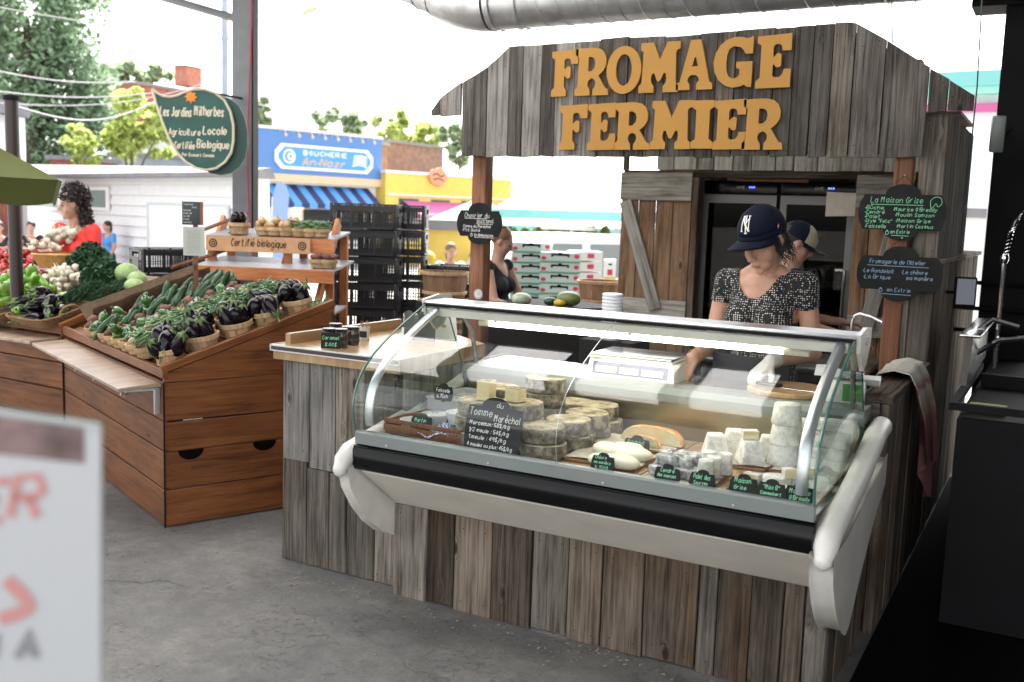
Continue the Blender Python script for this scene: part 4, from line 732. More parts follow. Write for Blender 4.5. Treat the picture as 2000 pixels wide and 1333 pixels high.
for (px, py, s, lb) in ((1475, 955, 1.05, 'soft white round cut open behind the Maison Grise sign'), (1527, 968, 1.0, 'soft white round behind the Miss B sign'), (1515, 945, 1.1, 'wide soft white round carrying a small cut cube'), (1560, 945, .85, 'soft white round against the end rib'), (1572, 975, .8, 'little soft white round behind the last price sign'), (1600, 950, 1.0, 'soft white round pressed to the end glass')):
    q = onz(px, py, .745); props(link('soft_white_cheese', pm, None, TR(min(q.x, -.66), q.y, zb_, px) @ Matrix.Diagonal((s, s, 1.1, 1))), lb, 'cheese', 'soft white rounds by the end glass')
for (px, py, sx, lb) in ((1540, 935, 1, 'small cut cube of cheese on the wide white round'), (1572, 935, 1.3, 'pale cut wedge standing by the end rib'), (1470, 945, 1.4, 'orange edged cut half behind the Maison Grise sign')):
    q = onz(px, py, .77); block('cheese_piece', [(-.02*sx, -.016), (.02*sx, -.018), (.018*sx, .018), (-.02*sx, .016)], .032, ([M['bloom'], M['paste']], [1, 0, 0, 0], 0), TR(q.x, q.y, zb_+.037, px), lb)
# wooden crate of yoghurt-like tubs with checked cloth
wt = thing('wooden_tray', 'orange wooden tray of plastic tubs at the left end of the case', 'tray', (-2.13, 3.3, ZD), -.06)
part('base', MB().box(-.19, .19, -.12, .14, 0, .008), M['post'], wt, smooth=0)
for a in (-1, 1): part('end', MB().rbox(-.006, .006, -.12, .14, .008, .055, .002, TR(a*.186)), M['stain'], wt)
for y, h in ((-.125, .028), (.145, .045)): part('side', MB().rbox(-.19, .19, -.005, .005, .012, .012+h, .002, TR(0, y)), M['stain'], wt)
part('side', MB().rbox(-.19, .19, -.13, -.12, .045, .062, .002), M['stain'], wt)
M['tub'] = plain('translucent_plastic', (.75, .77, .76), .3, spec=.5, trans=.35); M['tubp'] = plain('printed_lid_film', (.7, .72, .7), .35)
def check():
    m, N, L, B = newmat('blue_gingham'); tc = N.new('ShaderNodeTexCoord'); ck = N.new('ShaderNodeTexChecker'); ck.inputs['Scale'].default_value = 110; ck.inputs[1].default_value = (.06, .1, .3, 1); ck.inputs[2].default_value = (.7, .71, .74, 1); L.new(tc.outputs['Object'], ck.inputs[0]); L.new(ck.outputs[0], B.inputs[0]); B.inputs['Roughness'].default_value = .9; return m
M['ging'] = check()
cl = MB().slab(lambda a, b: (-.13+.3*a, -.11+.22*b-.03*(1-b)*math.sin(a*3), .012+.03*abs(math.sin(a*7+b*4))*(.3+a)+.01*math.sin(b*11)), 26, 18, .003)
props(part('checked_cloth', cl, M['ging'], None, TR(-2.1, 3.3, ZD, -.06), 60), 'blue and white gingham cloth crumpled in the wooden tray', 'cloth')
tub = MB().lathe([(0, 0), (.046, 0), (.054, .04), (.057, .041), (.057, .047), (.05, .048), (0, .048)], 24).mesh('tub', M['tub'], 50)
def tubs(x, y, z, k, lab, s=1.0):
    t = props(link('plastic_tub', tub, None, TR(x, y, z, k, R_(3*math.sin(k*9))) @ Matrix.Diagonal((s, s, s, 1))), lab, 'tub', 'plastic cheese tubs')
    mb = MB().box(-.025, .025, -.015, .015, .0485, .0495); part('label', mb, M['tubp'], t, smooth=0)
    mb = MB(); circle(mb, 0, 0, .012, .003, 0); mb.v = [(v[0], v[2], .0503) for v in mb.v]; part('print', mb, M['darksteel'], t, smooth=0); return t
tubs(-2.22, 3.24, ZD+.014, 0, 'plastic tub at the front left of the wooden tray'); tubs(-2.2, 3.36, ZD+.02, 1, 'plastic tub at the back left of the wooden tray'); tubs(-2.06, 3.33, ZD+.05, 2, 'round lidded tub with a dark ring printed, lying on the checked cloth'); tubs(-1.99, 3.3, ZD+.05, 3, 'tub propped at the right end of the wooden tray', .85)
bx = thing('plastic_bin', 'large frosted plastic bin of stacked tubs at the back left of the case', 'bin', (-2.13, 3.63, ZD), -.05)
part('shell', MB().box(-.19, .19, -.14, .14, 0, .004).box(-.19, .19, -.143, -.14, 0, .1).box(-.19, .19, .14, .143, 0, .1).box(-.193, -.19, -.143, .143, 0, .1).box(.19, .193, -.143, .143, 0, .1), M['tub'], bx, smooth=0)
part('rim', MB().tube([(-.195, -.145, .1), (.195, -.145, .1), (.195, .145, .1), (-.195, .145, .1), (-.195, -.145, .1)], .005, 6), M['tub'], bx)
for i in range(6): tubs(-2.24+(i % 3)*.115, 3.575+(i//3)*.115, ZD+.045, i+7, 'clear tub %s in the frosted bin' % (('front left', 'front middle', 'front right', 'back left', 'back middle', 'back right')[i]))
# ================================================================ CHALK SIGNS
def plaque(name, w, h, bt, bb, bs_, Mx, lines, lab, mat='chalkg', parent=None, th=.004, wgt=None, rnd=0):
    """w,h of the rectangle; bt/bb radius of the top/bottom bump, bs side bump. lines: (text, x, z, height[, width])"""
    P = []
    def arcp(cx, cz, r, a0, a1, n=14, sx=1, sz=1): return [(cx+r*sx*math.cos(R_(a0+(a1-a0)*i/n)), cz+r*sz*math.sin(R_(a0+(a1-a0)*i/n))) for i in range(n+1)]
    P += arcp(0, -h/2, bb, 180, 360, sz=.62) if bb else [(-.001, -h/2), (.001, -h/2)]
    P = [(-w/2, -h/2)]+P+[(w/2, -h/2)]
    P += arcp(w/2, 0, bs_, -70, 70, 10, sz=h*.4/max(bs_, .001)) if bs_ else []
    P += [(w/2, h/2)]+(arcp(0, h/2, bt, 0, 180, sz=.62) if bt else [])+[(-w/2, h/2)]+(arcp(-w/2, 0, bs_, 110, 250, 10, sz=h*.4/max(bs_, .001)) if bs_ else [])
    t = thing(name, lab, 'sign', M=Mx); part('board', MB().extr(P, 0, th), M['chalkb'], t, smooth=0)
    mb = MB()
    for i, l in enumerate(lines):
        if l[0] == '_': ribbon(mb, [(l[1], l[2]), (l[1]+l[3], l[2]-.001)], wgt or .002, -.0012)
        elif l[0] == 'wheel': circle(mb, l[1], l[2], l[3], wgt or .002, -.0012, 14, .8); circle(mb, l[1], l[2]+l[3]*1.1, l[3]*.35, wgt or .002, -.0012, 8)
        else: write(mb, l[0], l[1], l[2], l[3]*.92, (wgt or l[3]*.1)*.85, -.0012, width=(l[4] if len(l) > 4 else None), seed=i)
    part('writing', mb, M[mat], t, smooth=0); return t
def hang(t, h, w=.05):
    part('cord', MB().tube([(-w, .002, h), (0, .0, h+.045), (w, .002, h)], .0015, 5), M['darksteel'], t); part('nail_head', MB().ball((0, 0, h+.047), .004, 8, 6), M['alu'], t)
q = ony(931, 437, 5.13); cb = plaque('hanging_chalkboard', .255, .155, .075, .075, .025, TR(q.x, 5.165, q.z, R_(6)), [('Chevrier du', -.1, .035, .03, .17), ('Buckland.', -.015, .004, .026, .115), ('_', -.1, .03, .15), ('_', -.02, -.002, .11), ('-Tomme du Mar\u00e9chal', -.112, -.025, .018, .19), ("-P'tit Buck\u00e9", -.112, -.048, .018, .12), ('wheel', -.05, -.07, .008), ('En Bellechasse.', -.03, -.076, .016, .13), ('_', -.03, -.082, .13)], 'black scalloped chalkboard about the Buckland goat farm on the left timber post', 'chalk', wgt=.0026); cb.matrix_basis = TR(q.x, 5.16, q.z, R_(4))
q = ony(1760, 415, 5.13); cb = plaque('hanging_chalkboard', .35, .17, .08, .08, .025, TR(q.x, 5.15, q.z, R_(2)), [('La Maison Grise', -.145, .045, .03, .24), ('_', -.145, .036, .24), ('-B\u00fbche', -.17, .012, .019, .09), ('-Cendr\u00e9', -.17, -.01, .019, .095), ('-Palet', -.17, -.031, .019, .08), ('-Style "Feta"', -.168, -.052, .018, .13), ('-Faisselle', -.165, -.078, .02, .1), ("-Maurice O'Bready", -.04, .006, .019, .2), ('-Moulin Samson', -.03, -.02, .019, .18), ('-Maison Grise', -.025, -.048, .019, .16), ('-Martin Cosinus', -.02, -.074, .018, .17), ('wheel', -.06, -.1, .009), ('en Estrie', -.045, -.102, .018, .09), ('_', -.04, -.112, .08)], 'upper black scalloped chalkboard with green writing about La Maison Grise on the right post', 'chalkg', wgt=.0024); hang(cb, .13)
mb = MB(); ribbon(mb, smoothline([(.13, .02), (.125, .055), (.145, .075), (.17, .07), (.175, .045), (.16, .03), (.15, .045), (.14, .03), (.13, .02)]), .0024, -.0012); part('drawing', mb, M['chalkg'], cb, smooth=0)
q = ony(1755, 535, 5.13); cb = plaque('hanging_chalkboard', .345, .165, .08, .085, .025, TR(q.x, 5.15, q.z, R_(1)), [("Fromagerie de l'Atelier", -.14, .045, .022, .26), ('_', -.15, .035, .28), ('-Le Rondelait', -.17, .0, .02, .15), ('-La Brique', -.165, -.03, .02, .13), ('-Le ch\u00e8vre', .01, .0, .02, .12), ('\u00e0 ma mani\u00e8re', .015, -.028, .02, .14), ('wheel', -.08, -.085, .009), ('en Estrie', -.05, -.09, .02, .11), ('_', -.08, -.102, .14)], "lower black scalloped chalkboard with dim blue writing about the Fromagerie de l'Atelier", 'chalkb2', wgt=.0024); hang(cb, .125)
def psign(px, py, y, w, h, lines, lab, tilt=14, wgt=.003, rz=0, mat='chalkg', bump=.3, z=None):
    q = ony(px, py, y); zz = (z if z is not None else ZD+h/2+bump*w*.3)
    t = plaque('price_sign', w, h, w*.26, w*.12, .006, TR(q.x, y, zz, rz, R_(-tilt)), lines, lab, mat, wgt=wgt); part('foot', MB().box(-w*.3, w*.3, .0045, .012, -h/2, -h/2+.02), M['chalkb'], t, smooth=0); return t
psign(962, 860, 3.085, .225, .165, [('Tomme', -.106, .046, .03, .1), ('du', .004, .083, .018), ('Mar\u00e9chal', .0, .032, .027, .108), ('Morceaux: 58$/kg', -.1, .012, .015, .17), ('1/2 meule : 54$/kg', -.1, -.014, .015, .17), ('1 meule : 49$/kg', -.098, -.04, .016, .16), ('4 meules ou plus: 45$/kg', -.1, -.067, .015, .19)], 'large black chalk price sign for Tomme du Marechal leaning before the wheels', 12, .0024, mat='chalk')
psign(1176, 922, 3.09, .075, .062, [('Ch\u00e8vre \u00e0', -.03, .02, .013, .055), ('ma mani\u00e8re', -.032, .004, .011, .062), ('1x 11.50$', -.028, -.012, .01, .052), ('4x 5.75$', -.026, -.026, .009, .05)], 'small chalk price sign for Chevre a ma maniere before the front board', wgt=.0019)
psign(1302, 945, 3.07, .078, .062, [('Cendr\u00e9', -.025, .016, .014, .05), ('des sources', -.034, .0, .012, .066), ('6.50$', -.02, -.022, .014, .04)], 'chalk price sign for Cendre des sources before the ash rounds', wgt=.0021)
psign(1370, 958, 3.07, .076, .062, [('Palet des', -.03, .012, .016, .058), ('Sources', -.028, -.006, .012, .05), ('6.50$', -.022, -.024, .011, .04)], 'chalk price sign for Palet des Sources before the white rounds', wgt=.0021)
psign(1450, 975, 3.07, .08, .068, [('Maison', -.03, .018, .017, .055), ('Grise', -.03, -.004, .014, .042), ('6.50$', -.03, -.027, .014, .045)], 'chalk price sign for Maison Grise, first of the three joined at the case corner', wgt=.0022)
psign(1505, 980, 3.062, .078, .068, [('"Miss B"', -.028, .014, .014, .055), ('Camembert', -.034, -.004, .011, .068), ('8.00$', -.022, -.025, .013, .045)], 'chalk price sign for Miss B Camembert, middle of the three at the case corner', wgt=.0022)
psign(1560, 985, 3.07, .08, .068, [('Maurice', -.032, .012, .016, .066), ("O'Bready", -.03, -.008, .014, .064), ('5.00$', -.028, -.03, .016, .05)], "chalk price sign for Maurice O'Bready, last of the three at the case corner", wgt=.0022)
psign(1243, 880, 3.46, .09, .05, [('Rondelait', -.038, .006, .015, .072), ('66$/kg', -.03, -.016, .012, .05)], 'chalk price sign for Rondelait before the cut loaf', wgt=.002, mat='chalkg')
psign(865, 800, 3.42, .078, .06, [('Faisselle', -.034, .006, .016, .068), ('6,75ch', -.03, -.018, .016, .055)], 'chalk price sign for Faisselle clipped to the frosted bin', 5, .0026, mat='chalk', z=.86)
psign(822, 838, 3.19, .085, .055, [('Martin', -.032, .004, .016, .055), ('Cosinus', -.02, -.018, .014, .055)], 'chalk price sign for Martin Cosinus leaning on the wooden tray', 20, .0022, z=.78)
psign(1613, 930, 3.42, .075, .05, [('B\u00fbche', -.03, -.006, .017, .06)], 'chalk price sign for Buche low beside the brick pile', 10, .0024, mat='chalkg')
# ================================================================ THINGS ON THE COUNTERS
M['jarglass'] = plain('brown_jam_glass', (.06, .025, .01), .1, spec=.8); M['lid'] = plain('black_lid', (.02, .02, .022), .18, spec=.7, metal=.3); M['paperblack'] = plain('black_label', (.015, .015, .015), .5)
for i, (px, py, lab) in enumerate(((643, 676, 'caramel jar nearest the counter end behind the price card'), (665, 677, 'middle caramel jar in the front row'), (688, 672, 'caramel jar at the right end of the front row'), (655, 665, 'caramel jar at the back of the group'))):
    q = onz(px, py, 1.0); t = thing('caramel_jar', lab, 'jar', (q.x, q.y, .996), i, 'caramel jars')
    part('jar_glass', MB().lathe([(0, 0), (.029, 0), (.032, .004), (.032, .06), (.028, .068), (.028, .072)], 24), M['jarglass'], t); part('lid', MB().lathe([(.0305, .069), (.031, .08), (.029, .083), (0, .083)], 24), M['lid'], t)
    part('label', MB().lathe([(.0326, .012), (.0326, .05)], 24), M['paperblack'], t)
    mb = MB(); write(mb, 'CHEVRE', -.02, .02, .011, .0012, 0, sharp=True); mb.v = [(.0331*math.sin(v[0]/.033+i-i), -.0331*math.cos(v[0]/.033), v[2]) for v in mb.v]; o = part('lettering', mb, M['grey'], t, TR(rz=-i+.45), smooth=0)
q = onz(652, 680, 1.0); plaque('price_card', .085, .07, .0, .0, .0, TR(q.x+.005, q.y-.028, 1.035, .42, R_(-6)), [('Caramel', -.038, .005, .017, .075), ('8.00$', -.025, -.024, .016, .055)], 'black price card reading Caramel in front of the jars', 'chalkg', wgt=.0022)
q = onz(712, 662, 1.0); t = thing('toothpick_glass', 'small glass of wooden toothpicks beside the caramel jars', 'glass', (q.x, q.y, .996))
part('glass', MB().lathe([(0, .002), (.022, .002), (.022, .06), (.0235, .061), (.0235, 0), (0, 0)], 20), M['tub'], t); part('label', MB().lathe([(.024, .012), (.024, .042)], 16, None, -2.6, -.5), M['paperblack'], t)
rd = random.Random(9); mb = MB()
for i in range(26): a = rd.uniform(0, 6.28); r0, r1 = rd.uniform(0, .012), rd.uniform(.008, .026); mb.tube([(r0*math.cos(a), r0*math.sin(a), .01), (r1*math.cos(a), r1*math.sin(a), rd.uniform(.075, .09))], .0011, 4)
part('toothpicks', mb, M['splint'], t, kind='stuff')
# scale
q = ony(1240, 715, 3.98); sc = thing('weighing_scale', 'white electronic weighing scale with a steel pan behind the case glass', 'scale', (q.x, 4.03, .924), .02)
part('body', MB().add([(-.2, -.12, 0), (.2, -.12, 0), (.21, .13, 0), (-.21, .13, 0), (-.19, -.1, .075), (.19, -.1, .075), (.19, .13, .08), (-.19, .13, .08)], [(3, 2, 1, 0), (4, 5, 6, 7), (0, 1, 5, 4), (1, 2, 6, 5), (2, 3, 7, 6), (3, 0, 4, 7)]), M['cream'], sc, smooth=0)
part('pan', MB().rbox(-.185, .185, -.12, .14, .088, .1, .01), M['steel'], sc); part('pan_frame', MB().rbox(-.19, .19, -.125, .145, .08, .089, .004), M['cream'], sc)
FM = TR(0, -.1215+.0, 0, 0, R_(-14.9)); part('display_panel', MB().box(-.17, .17, -.0022, 0, .012, .064, FM), plain('navy_panel', (.03, .05, .13), .3), sc, smooth=0)
for a, b in ((-.155, -.06), (-.045, .04), (.055, .15)): part('display', MB().box(a, b, -.0042, -.0023, .02, .046, FM), plain('lcd_yellow', (.5, .48, .2), .4, emis=.35), sc, smooth=0)
# paper sheets on the work top, cutting board, knife, gloves box
single('cutting_board', MB().lathe([(0, 0), (.16, 0), (.165, .006), (.165, .018), (.16, .024), (0, .024)], 40, TR(-.93, 4.02, .924)), M['ply'], 'round wooden cutting board on the steel worktop with a knife on it', 'cutting board')
kn = thing('cheese_knife', 'knife lying across the round cutting board', 'knife', (-.93, 3.98, .9495), -.15); part('blade', MB().rbox(-.02, .14, -.012, .012, 0, .002, .001), M['chrome'], kn); part('handle', MB().rbox(-.13, -.02, -.01, .01, 0, .014, .004), M['darksteel'], kn)
gb = thing('glove_box', 'green and white glove box with a loose plastic glove at the end of the case', 'box', (-.69, 3.98, .925), .1)
part('carton', MB().rbox(-.1, .06, -.05, .06, 0, .085, .002), M['paper'], gb); part('green_print', MB().box(-.02, .055, -.0515, -.0505, .008, .075), plain('green_print', (.06, .28, .05), .5), gb, smooth=0)
gv = MB().slab(lambda a, b: (-.13+.24*a, -.05+.12*b, .1+.035*math.sin(a*4+b*2)*math.sin(b*3.1)), 14, 8, .002); part('glove', gv, M['tub'], gb)
# plastic cup stack on the canopy side
q = ony(1195, 617, 4.55); t = thing('cup_stack', 'stack of ribbed white plastic cups beside the plank door', 'cups', (q.x, 4.55, q.z-.12))
mb = MB(); prof = []
for i in range(14): z = .0+i*.0165; prof += [(.046, z), (.052, z+.006), (.052, z+.012), (.046, z+.0165)]
part('cups', mb.lathe([(0, 0)]+prof+[(0, .231)], 28), plain('white_cup', (.7, .73, .78), .35, spec=.5), t, smooth=30)
st_ = thing('cup_stand', 'low cabinet carrying the cup stack behind the case', 'cabinet', (q.x, 4.6, 0)); part('cabinet', MB().box(-.14, .14, -.12, .12, 0, q.z-.122), M['darksteel'], st_, smooth=0)
# card reader sheet seen through the glass, at the left
t = thing('card_sign', 'white card reader leaflet standing on the counter behind the case glass', 'leaflet', (*ony(845, 690, 4.02).xy, .996), R_(8), None)
part('card', MB().add([(-.09, 0, 0), (.13, 0, 0), (.1, .03, .17), (-.07, .03, .17)], [(0, 1, 2, 3)]).add([(-.09, .002, 0), (.13, .002, 0), (.1, .032, .17), (-.07, .032, .17)], [(3, 2, 1, 0)]), M['paper'], t, smooth=0)
mb = MB(); write(mb, 'Square', -.01, .105, .022, .0025, 0, sharp=False, width=.09); ribbon(mb, [(-.045, .105), (-.02, .105), (-.02, .13), (-.045, .13), (-.045, .105)], .005, 0); mb.v = [(v[0], v[2]*.176-.003, v[2]) for v in mb.v]; part('lettering', mb, M['darksteel'], t, smooth=0)
mb = MB()
for i, c in enumerate(((.5, .05, .05), (.05, .12, .5), (.5, .3, .05))): part('card_mark', MB().box(-.04+i*.04, -.015+i*.04, .008, .0085, .055, .068), plain('mark', c, .5), t, smooth=0)
q = ony(805, 700, 3.86); single('paper_bag', MB().slab(lambda a, b: (-.07+.16*a, .0+.015*math.sin(a*9)*b, 0+.13*b+.01*math.sin(a*13)*b), 14, 8, .03), plain('dark_kraft', (.1, .1, .095), .5, var=.2), 'dark crumpled bag standing on the counter behind the left end of the case', 'bag', M=TR(q.x, 3.9, .996, .2))
# towel
def towel():
    def f(a, b):
        fold = .010*math.sin(b*17+1)+.006*math.sin(b*41+a*3); y = 4.42+.6*b+.03*math.sin(a*6)*(1-b)
        prof = [(-.672, .86), (-.668, .975), (-.6, .995), (-.535, .985), (-.505, .93), (-.47, .8), (-.455, .66), (-.45, .52), (-.45, .42)]
        ln = a*(len(prof)-1)*(.78+.22*math.sin(b*3.1)**2 if b < .55 else .93-.5*(b-.55)); i = min(int(ln), len(prof)-2); t = ln-i
        x = prof[i][0]*(1-t)+prof[i+1][0]*t; z = prof[i][1]*(1-t)+prof[i+1][1]*t; g = max(0, a-.35)
        return (x+fold*(.3+2.4*g), y-(b-.5)*.35*g-.1*g, z+fold*.6*(1-g)+.012*(1-abs(2*b-1)))
    m, N, L, B = newmat('tea_towel'); tc = N.new('ShaderNodeTexCoord'); sx = N.new('ShaderNodeSeparateXYZ'); L.new(tc.outputs['Object'], sx.inputs[0])
    c_ = ramp(N, L, sx.outputs['Z'], [(.28, (.25, .1, .1)), (.4, (.42, .38, .32)), (.42, (.25, .09, .09)), (.46, (.42, .4, .34)), (.9, (.44, .42, .36))]); L.new(c_, B.inputs[0]); B.inputs['Roughness'].default_value = .95
    single('tea_towel', MB().slab(lambda a, b: tuple(Vector(f(a, b))-Vector((-.6, 4.9, .5))), 40, 16, .006), m, 'cream tea towel with a red striped end draped over the low side wall', 'towel', M=TR(-.6, 4.9, .5), smooth=70)
towel()
# tap and sink behind, at the right
tp = thing('swan_tap', 'thin chrome swan neck tap in front of the narrow plank door', 'tap', (*ony(1662, 660, 5.45).xy, .9))
part('spout', MB().tube([(0, 0, 0), (0, 0, .2), (.01, 0, .235), (.04, -.01, .25), (.1, -.03, .238), (.2, -.06, .2)], .008, 8), M['chrome'], tp); part('base', MB().lathe([(0, 0), (.02, 0), (.014, .02), (0, .02)], 12), M['chrome'], tp)
for px in (1640, 1668): props(part('tap_knob', MB().ball((0, 0, 0), (.014, .014, .01)), plain('red_plastic', (.5, .01, .015), .35), None, TR(*ony(px, 653, 5.4))), 'small red tap knob %s' % ('on the steel pipe' if px == 1640 else 'next to the swan tap'), 'knob')
# right: steel sink unit
sk = thing('sink_unit', 'dark commercial sink unit with raised steel splash panel at the far right', 'sink', (.4, 4.8, 0))
part('cabinet', MB().box(-.72, 1.4, -.55, 2.2, .02, .86), M['darksteel'], sk, smooth=0)
part('basin', MB().box(-.75, 1.4, -.6, -.57, .9, .93).box(-.75, -.72, -.57, .8, .9, .93).box(-.7, 1.4, .35, .4, .86, .93), M['darksteel'], sk, smooth=0); part('well', MB().box(-.7, 1.4, -.55, .35, .861, .87), M['darksteel'], sk, smooth=0)
part('splash_panel', MB().add([(-.76, -.1, .93), (-.76, 1.1, .93), (-.76, 1.1, 1.12), (-.76, .1, 1.12), (-.73, -.1, .93), (-.73, 1.1, .93), (-.73, 1.1, 1.12), (-.73, .1, 1.12)], [(0, 1, 2, 3), (7, 6, 5, 4), (0, 3, 7, 4), (3, 2, 6, 7), (1, 5, 6, 2)]), M['steel'], sk, smooth=0)
part('panel_rim', MB().rbox(-.79, -.7, .1, 1.1, 1.12, 1.135, .005), M['steel'], sk)
props(part('butter_block', MB().rbox(-.07, .07, -.03, .03, 0, .035, .006), plain('yellow_sponge', (.35, .34, .12), .8), None, TR(-.22, 4.4, .871)), 'greenish sponge block lying at the edge of the dark sink', 'sponge')
props(part('steel_tray', MB().rbox(-.15, .15, -.06, .06, 0, .02, .004), M['alu'], None, TR(.12, 4.38, .871, .1)), 'flat steel tray catching light in the dark sink', 'tray')
sp = thing('spray_tap', 'tall pre rinse spray tap with a coiled spring neck over the sink', 'tap', (.02, 5.3, .93)); s0 = ony(1942, 720, 5.3); s1 = ony(1962, 505, 5.3); s2 = ony(1975, 455, 5.3); s3 = ony(1990, 425, 5.3); s4 = ony(2020, 392, 5.3)
part('riser', MB().tube([s0, s1], .012, 10), M['chrome'], sp, world=True); part('hose', MB().tube([s1, s2, s3, s4], .008, 8), M['rubber'], sp, world=True)
mb = MB(); PP = [Vector((a[0], 5.3, a[1])) for a in smoothline([(s1.x, s1.z), (s2.x, s2.z), (s3.x, s3.z), (s4.x, s4.z)], 60)]
part('spring', mb.tube([p+Vector((.0, .016*math.cos(i*.8), .0))+Vector((.012*math.sin(i*.8), 0, .01*math.sin(i*.8))) for i, p in enumerate(PP)], .003, 5), M['chrome'], sp, world=True)
part('collar', MB().ball(s1, (.02, .02, .03)), M['chrome'], sp, world=True)
for a in ((1890, 660, 1990, 640), (1890, 700, 2010, 660)): part('faucet_arm', MB().tube([ony(a[0], a[1], 5.25), ony((a[0]+a[2])/2, a[1]-35, 5.25), ony(a[2], a[3], 5.25)], .012, 8), M['chrome'], sp, world=True)
tb = thing('wall_tablet', 'small grey screen on an arm fixed to the tall side wall', 'screen', ony(1886, 573, 5.75), R_(18)); part('housing', MB().rbox(-.055, .055, 0, .02, -.085, .085, .008), M['darksteel'], tb); part('screen', MB().box(-.045, .045, -.002, -.0005, -.06, .075), plain('screen_grey', (.2, .21, .25), .2, emis=.12), tb, smooth=0); part('arm', MB().tube([(-.02, .02, 0), (-.15, .05, 0)], .01, 6), M['darksteel'], tb)
bo = thing('light_blocker', 'unseen black panels added beside the sink unit to block light from the right', 'light blocker', (1.3, 4.4, 0))  # unseen blocker, added to shut out light from the right
part('blocker_panel', MB().box(.2, .24, -2.2, 2.6, 0, 2.7), M['darksteel'], bo, smooth=0); part('blocker_panel', MB().box(-.55, .19, 2.2, 2.24, 1.2, 2.7), M['darksteel'], bo, smooth=0); part('canopy', MB().box(-.5, .24, -2.2, 2.6, 2.705, 2.76), M['darksteel'], bo, smooth=0)  # panels and canopy all belong to the added light blocker
single('floor_shade_sheet', MB().rbox(-.533, 3.2, -.5, 6.9, .001, .014, .004), M['rubber'], 'black sheet laid as painted shade over the floor in front of the sink unit', 'mat')  # black sheet laid over the floor to stand in for its shade
single('threshold_board', MB().rbox(-.62, -.5, 3.4, 3.98, .0, .03, .004), M['barn_brown'], 'short weathered board lying on the floor at the foot of the low side wall', 'board') if 0 else None

rdc = random.Random(12); mb = MB()
for i in range(260):
    x, y = rdc.uniform(-3.9, -.2), rdc.uniform(1.7, 3.3); s_ = rdc.uniform(.002, .007)
    if rdc.random() < .6: x = rdc.uniform(-3, -.7); y = 3.29-abs(rdc.gauss(0, .12))
    a = rdc.uniform(0, 3); mb.box(-s_, s_, -s_*.6, s_*.6, 0, s_*.5, TR(x, y, .001, a))
props(part('floor_litter', mb, plain('litter', (.3, .26, .2), .9, rnd=.3), None, None, 0), 'crumbs and wood chips scattered on the concrete floor', 'litter', kind='stuff')
# ================================================================ PRODUCE STANDS
OX, OY = -3.794, 3.381
SA = R_(-23.5); SM = TR(OX, OY, 0, SA)
KB = .33; TILT = math.atan(KB)
def stand(name, lab, Mx, L, D, zs, hand=True, seed=1, gap=0):
    t = thing(name, lab, 'stand', M=Mx); w = lambda x, y, z: wm(t) @ Vector((x, y, z)); dv = lambda x, y, z: wm(t).to_3x3() @ Vector((x, y, z)); rd = random.Random(seed)
    for z0, z1 in zip(zs, zs[1:]):
        plank(t, w(-L, 0, (z0+z1)/2), w(-.004, 0, (z0+z1)/2), dv(0, -1, 0), z1-z0-.006, .02, 'stain', 'plank', rnd=rd)
        plank(t, w(.0, .002, (z0+z1)/2), w(.0, D, (z0+z1)/2), dv(1, 0, 0), z1-z0-.006, .02, 'stain', 'plank', rnd=rd)
    # sloping side board, trim and bed
    mb = MB().add([(0, 0, zs[-1]), (0, D, zs[-1]), (0, D, .775+KB*D), (0, 0, .775), (-.02, 0, zs[-1]), (-.02, D, zs[-1]), (-.02, D, .775+KB*D), (-.02, 0, .775)], [(0, 1, 2, 3), (7, 6, 5, 4), (0, 4, 5, 1), (1, 5, 6, 2), (2, 6, 7, 3), (3, 7, 4, 0)])
    mt = wood('stained_side', (.08, .025, .008), (.175, .06, .019), (.25, .092, .03), rnd=.05, gs=30, bump=.15, rough=.5, streak=.5, crack=.2, axis='X')
    mb.v = [(y, -x, z) for x, y, z in mb.v]; part('sloping_side', mb, mt, t, TR(rz=R_(90)), smooth=0)
    plank(t, w(.003, -.01, .795), w(.003, D, .795+KB*D), dv(1, 0, 0), .04, .03, 'stain', 'side_rail', nails=False, rnd=rd)
    plank(t, w(-L, -.006, .775), w(.0, -.006, .775), dv(0, -1, 0), .05, .025, 'stain', 'front_rail', nails=False, rnd=rd)
    nb = 9
    for i in range(nb): y = .01+(D-.02)*(i+.5)/nb; plank(t, w(-L+.01, y, .765+KB*y), w(-.022, y, .765+KB*y), dv(0, -KB, 1), D/nb/math.cos(TILT)-.012, .015, 'stain', 'bed_slat', nails=False, rnd=rd)
    part('corner_strip', MB().box(-.003, .005, -.006, .0, 0, zs[-1]), M['darksteel'], t, smooth=0)
    part('back_panel', MB().box(-L, 0, D-.02, D, .02, .74+KB*D), M['darksteel'], t, smooth=0)
    return t
D1 = .92
s1 = stand('produce_stand', 'reddish brown plank stand sloping up under rows of small vegetable baskets', SM, 1.93, D1, [.005, .193, .385, .536, .735], seed=4)
hm = MB().add([(.0225*0+.0015, .5+.075*math.cos(R_(180+i*15)), .387+.055*math.sin(R_(180+i*15))) for i in range(13)], [tuple(range(13))]); 
for y0 in (.13, .52): part('hand_hole', MB().add([(.0015, y0+.065*math.cos(R_(180+i*15)), .384+.05*math.sin(R_(180+i*15))) for i in range(13)], [tuple(range(13))]), M['rubber'], s1, smooth=0)
sh = MB().add([(-1.78, .0, .715), (-.045, .0, .735), (.02, -.215, .715), (-1.78, -.215, .7)], [(0, 1, 2, 3)])
plank(s1, SM @ Vector((-1.85, -.105, .722)), SM @ Vector((-.03, -.105, .722)), SM.to_3x3() @ Vector((0, -.06, 1)), .2, .018, 'bench', 'front_shelf', nails=False)
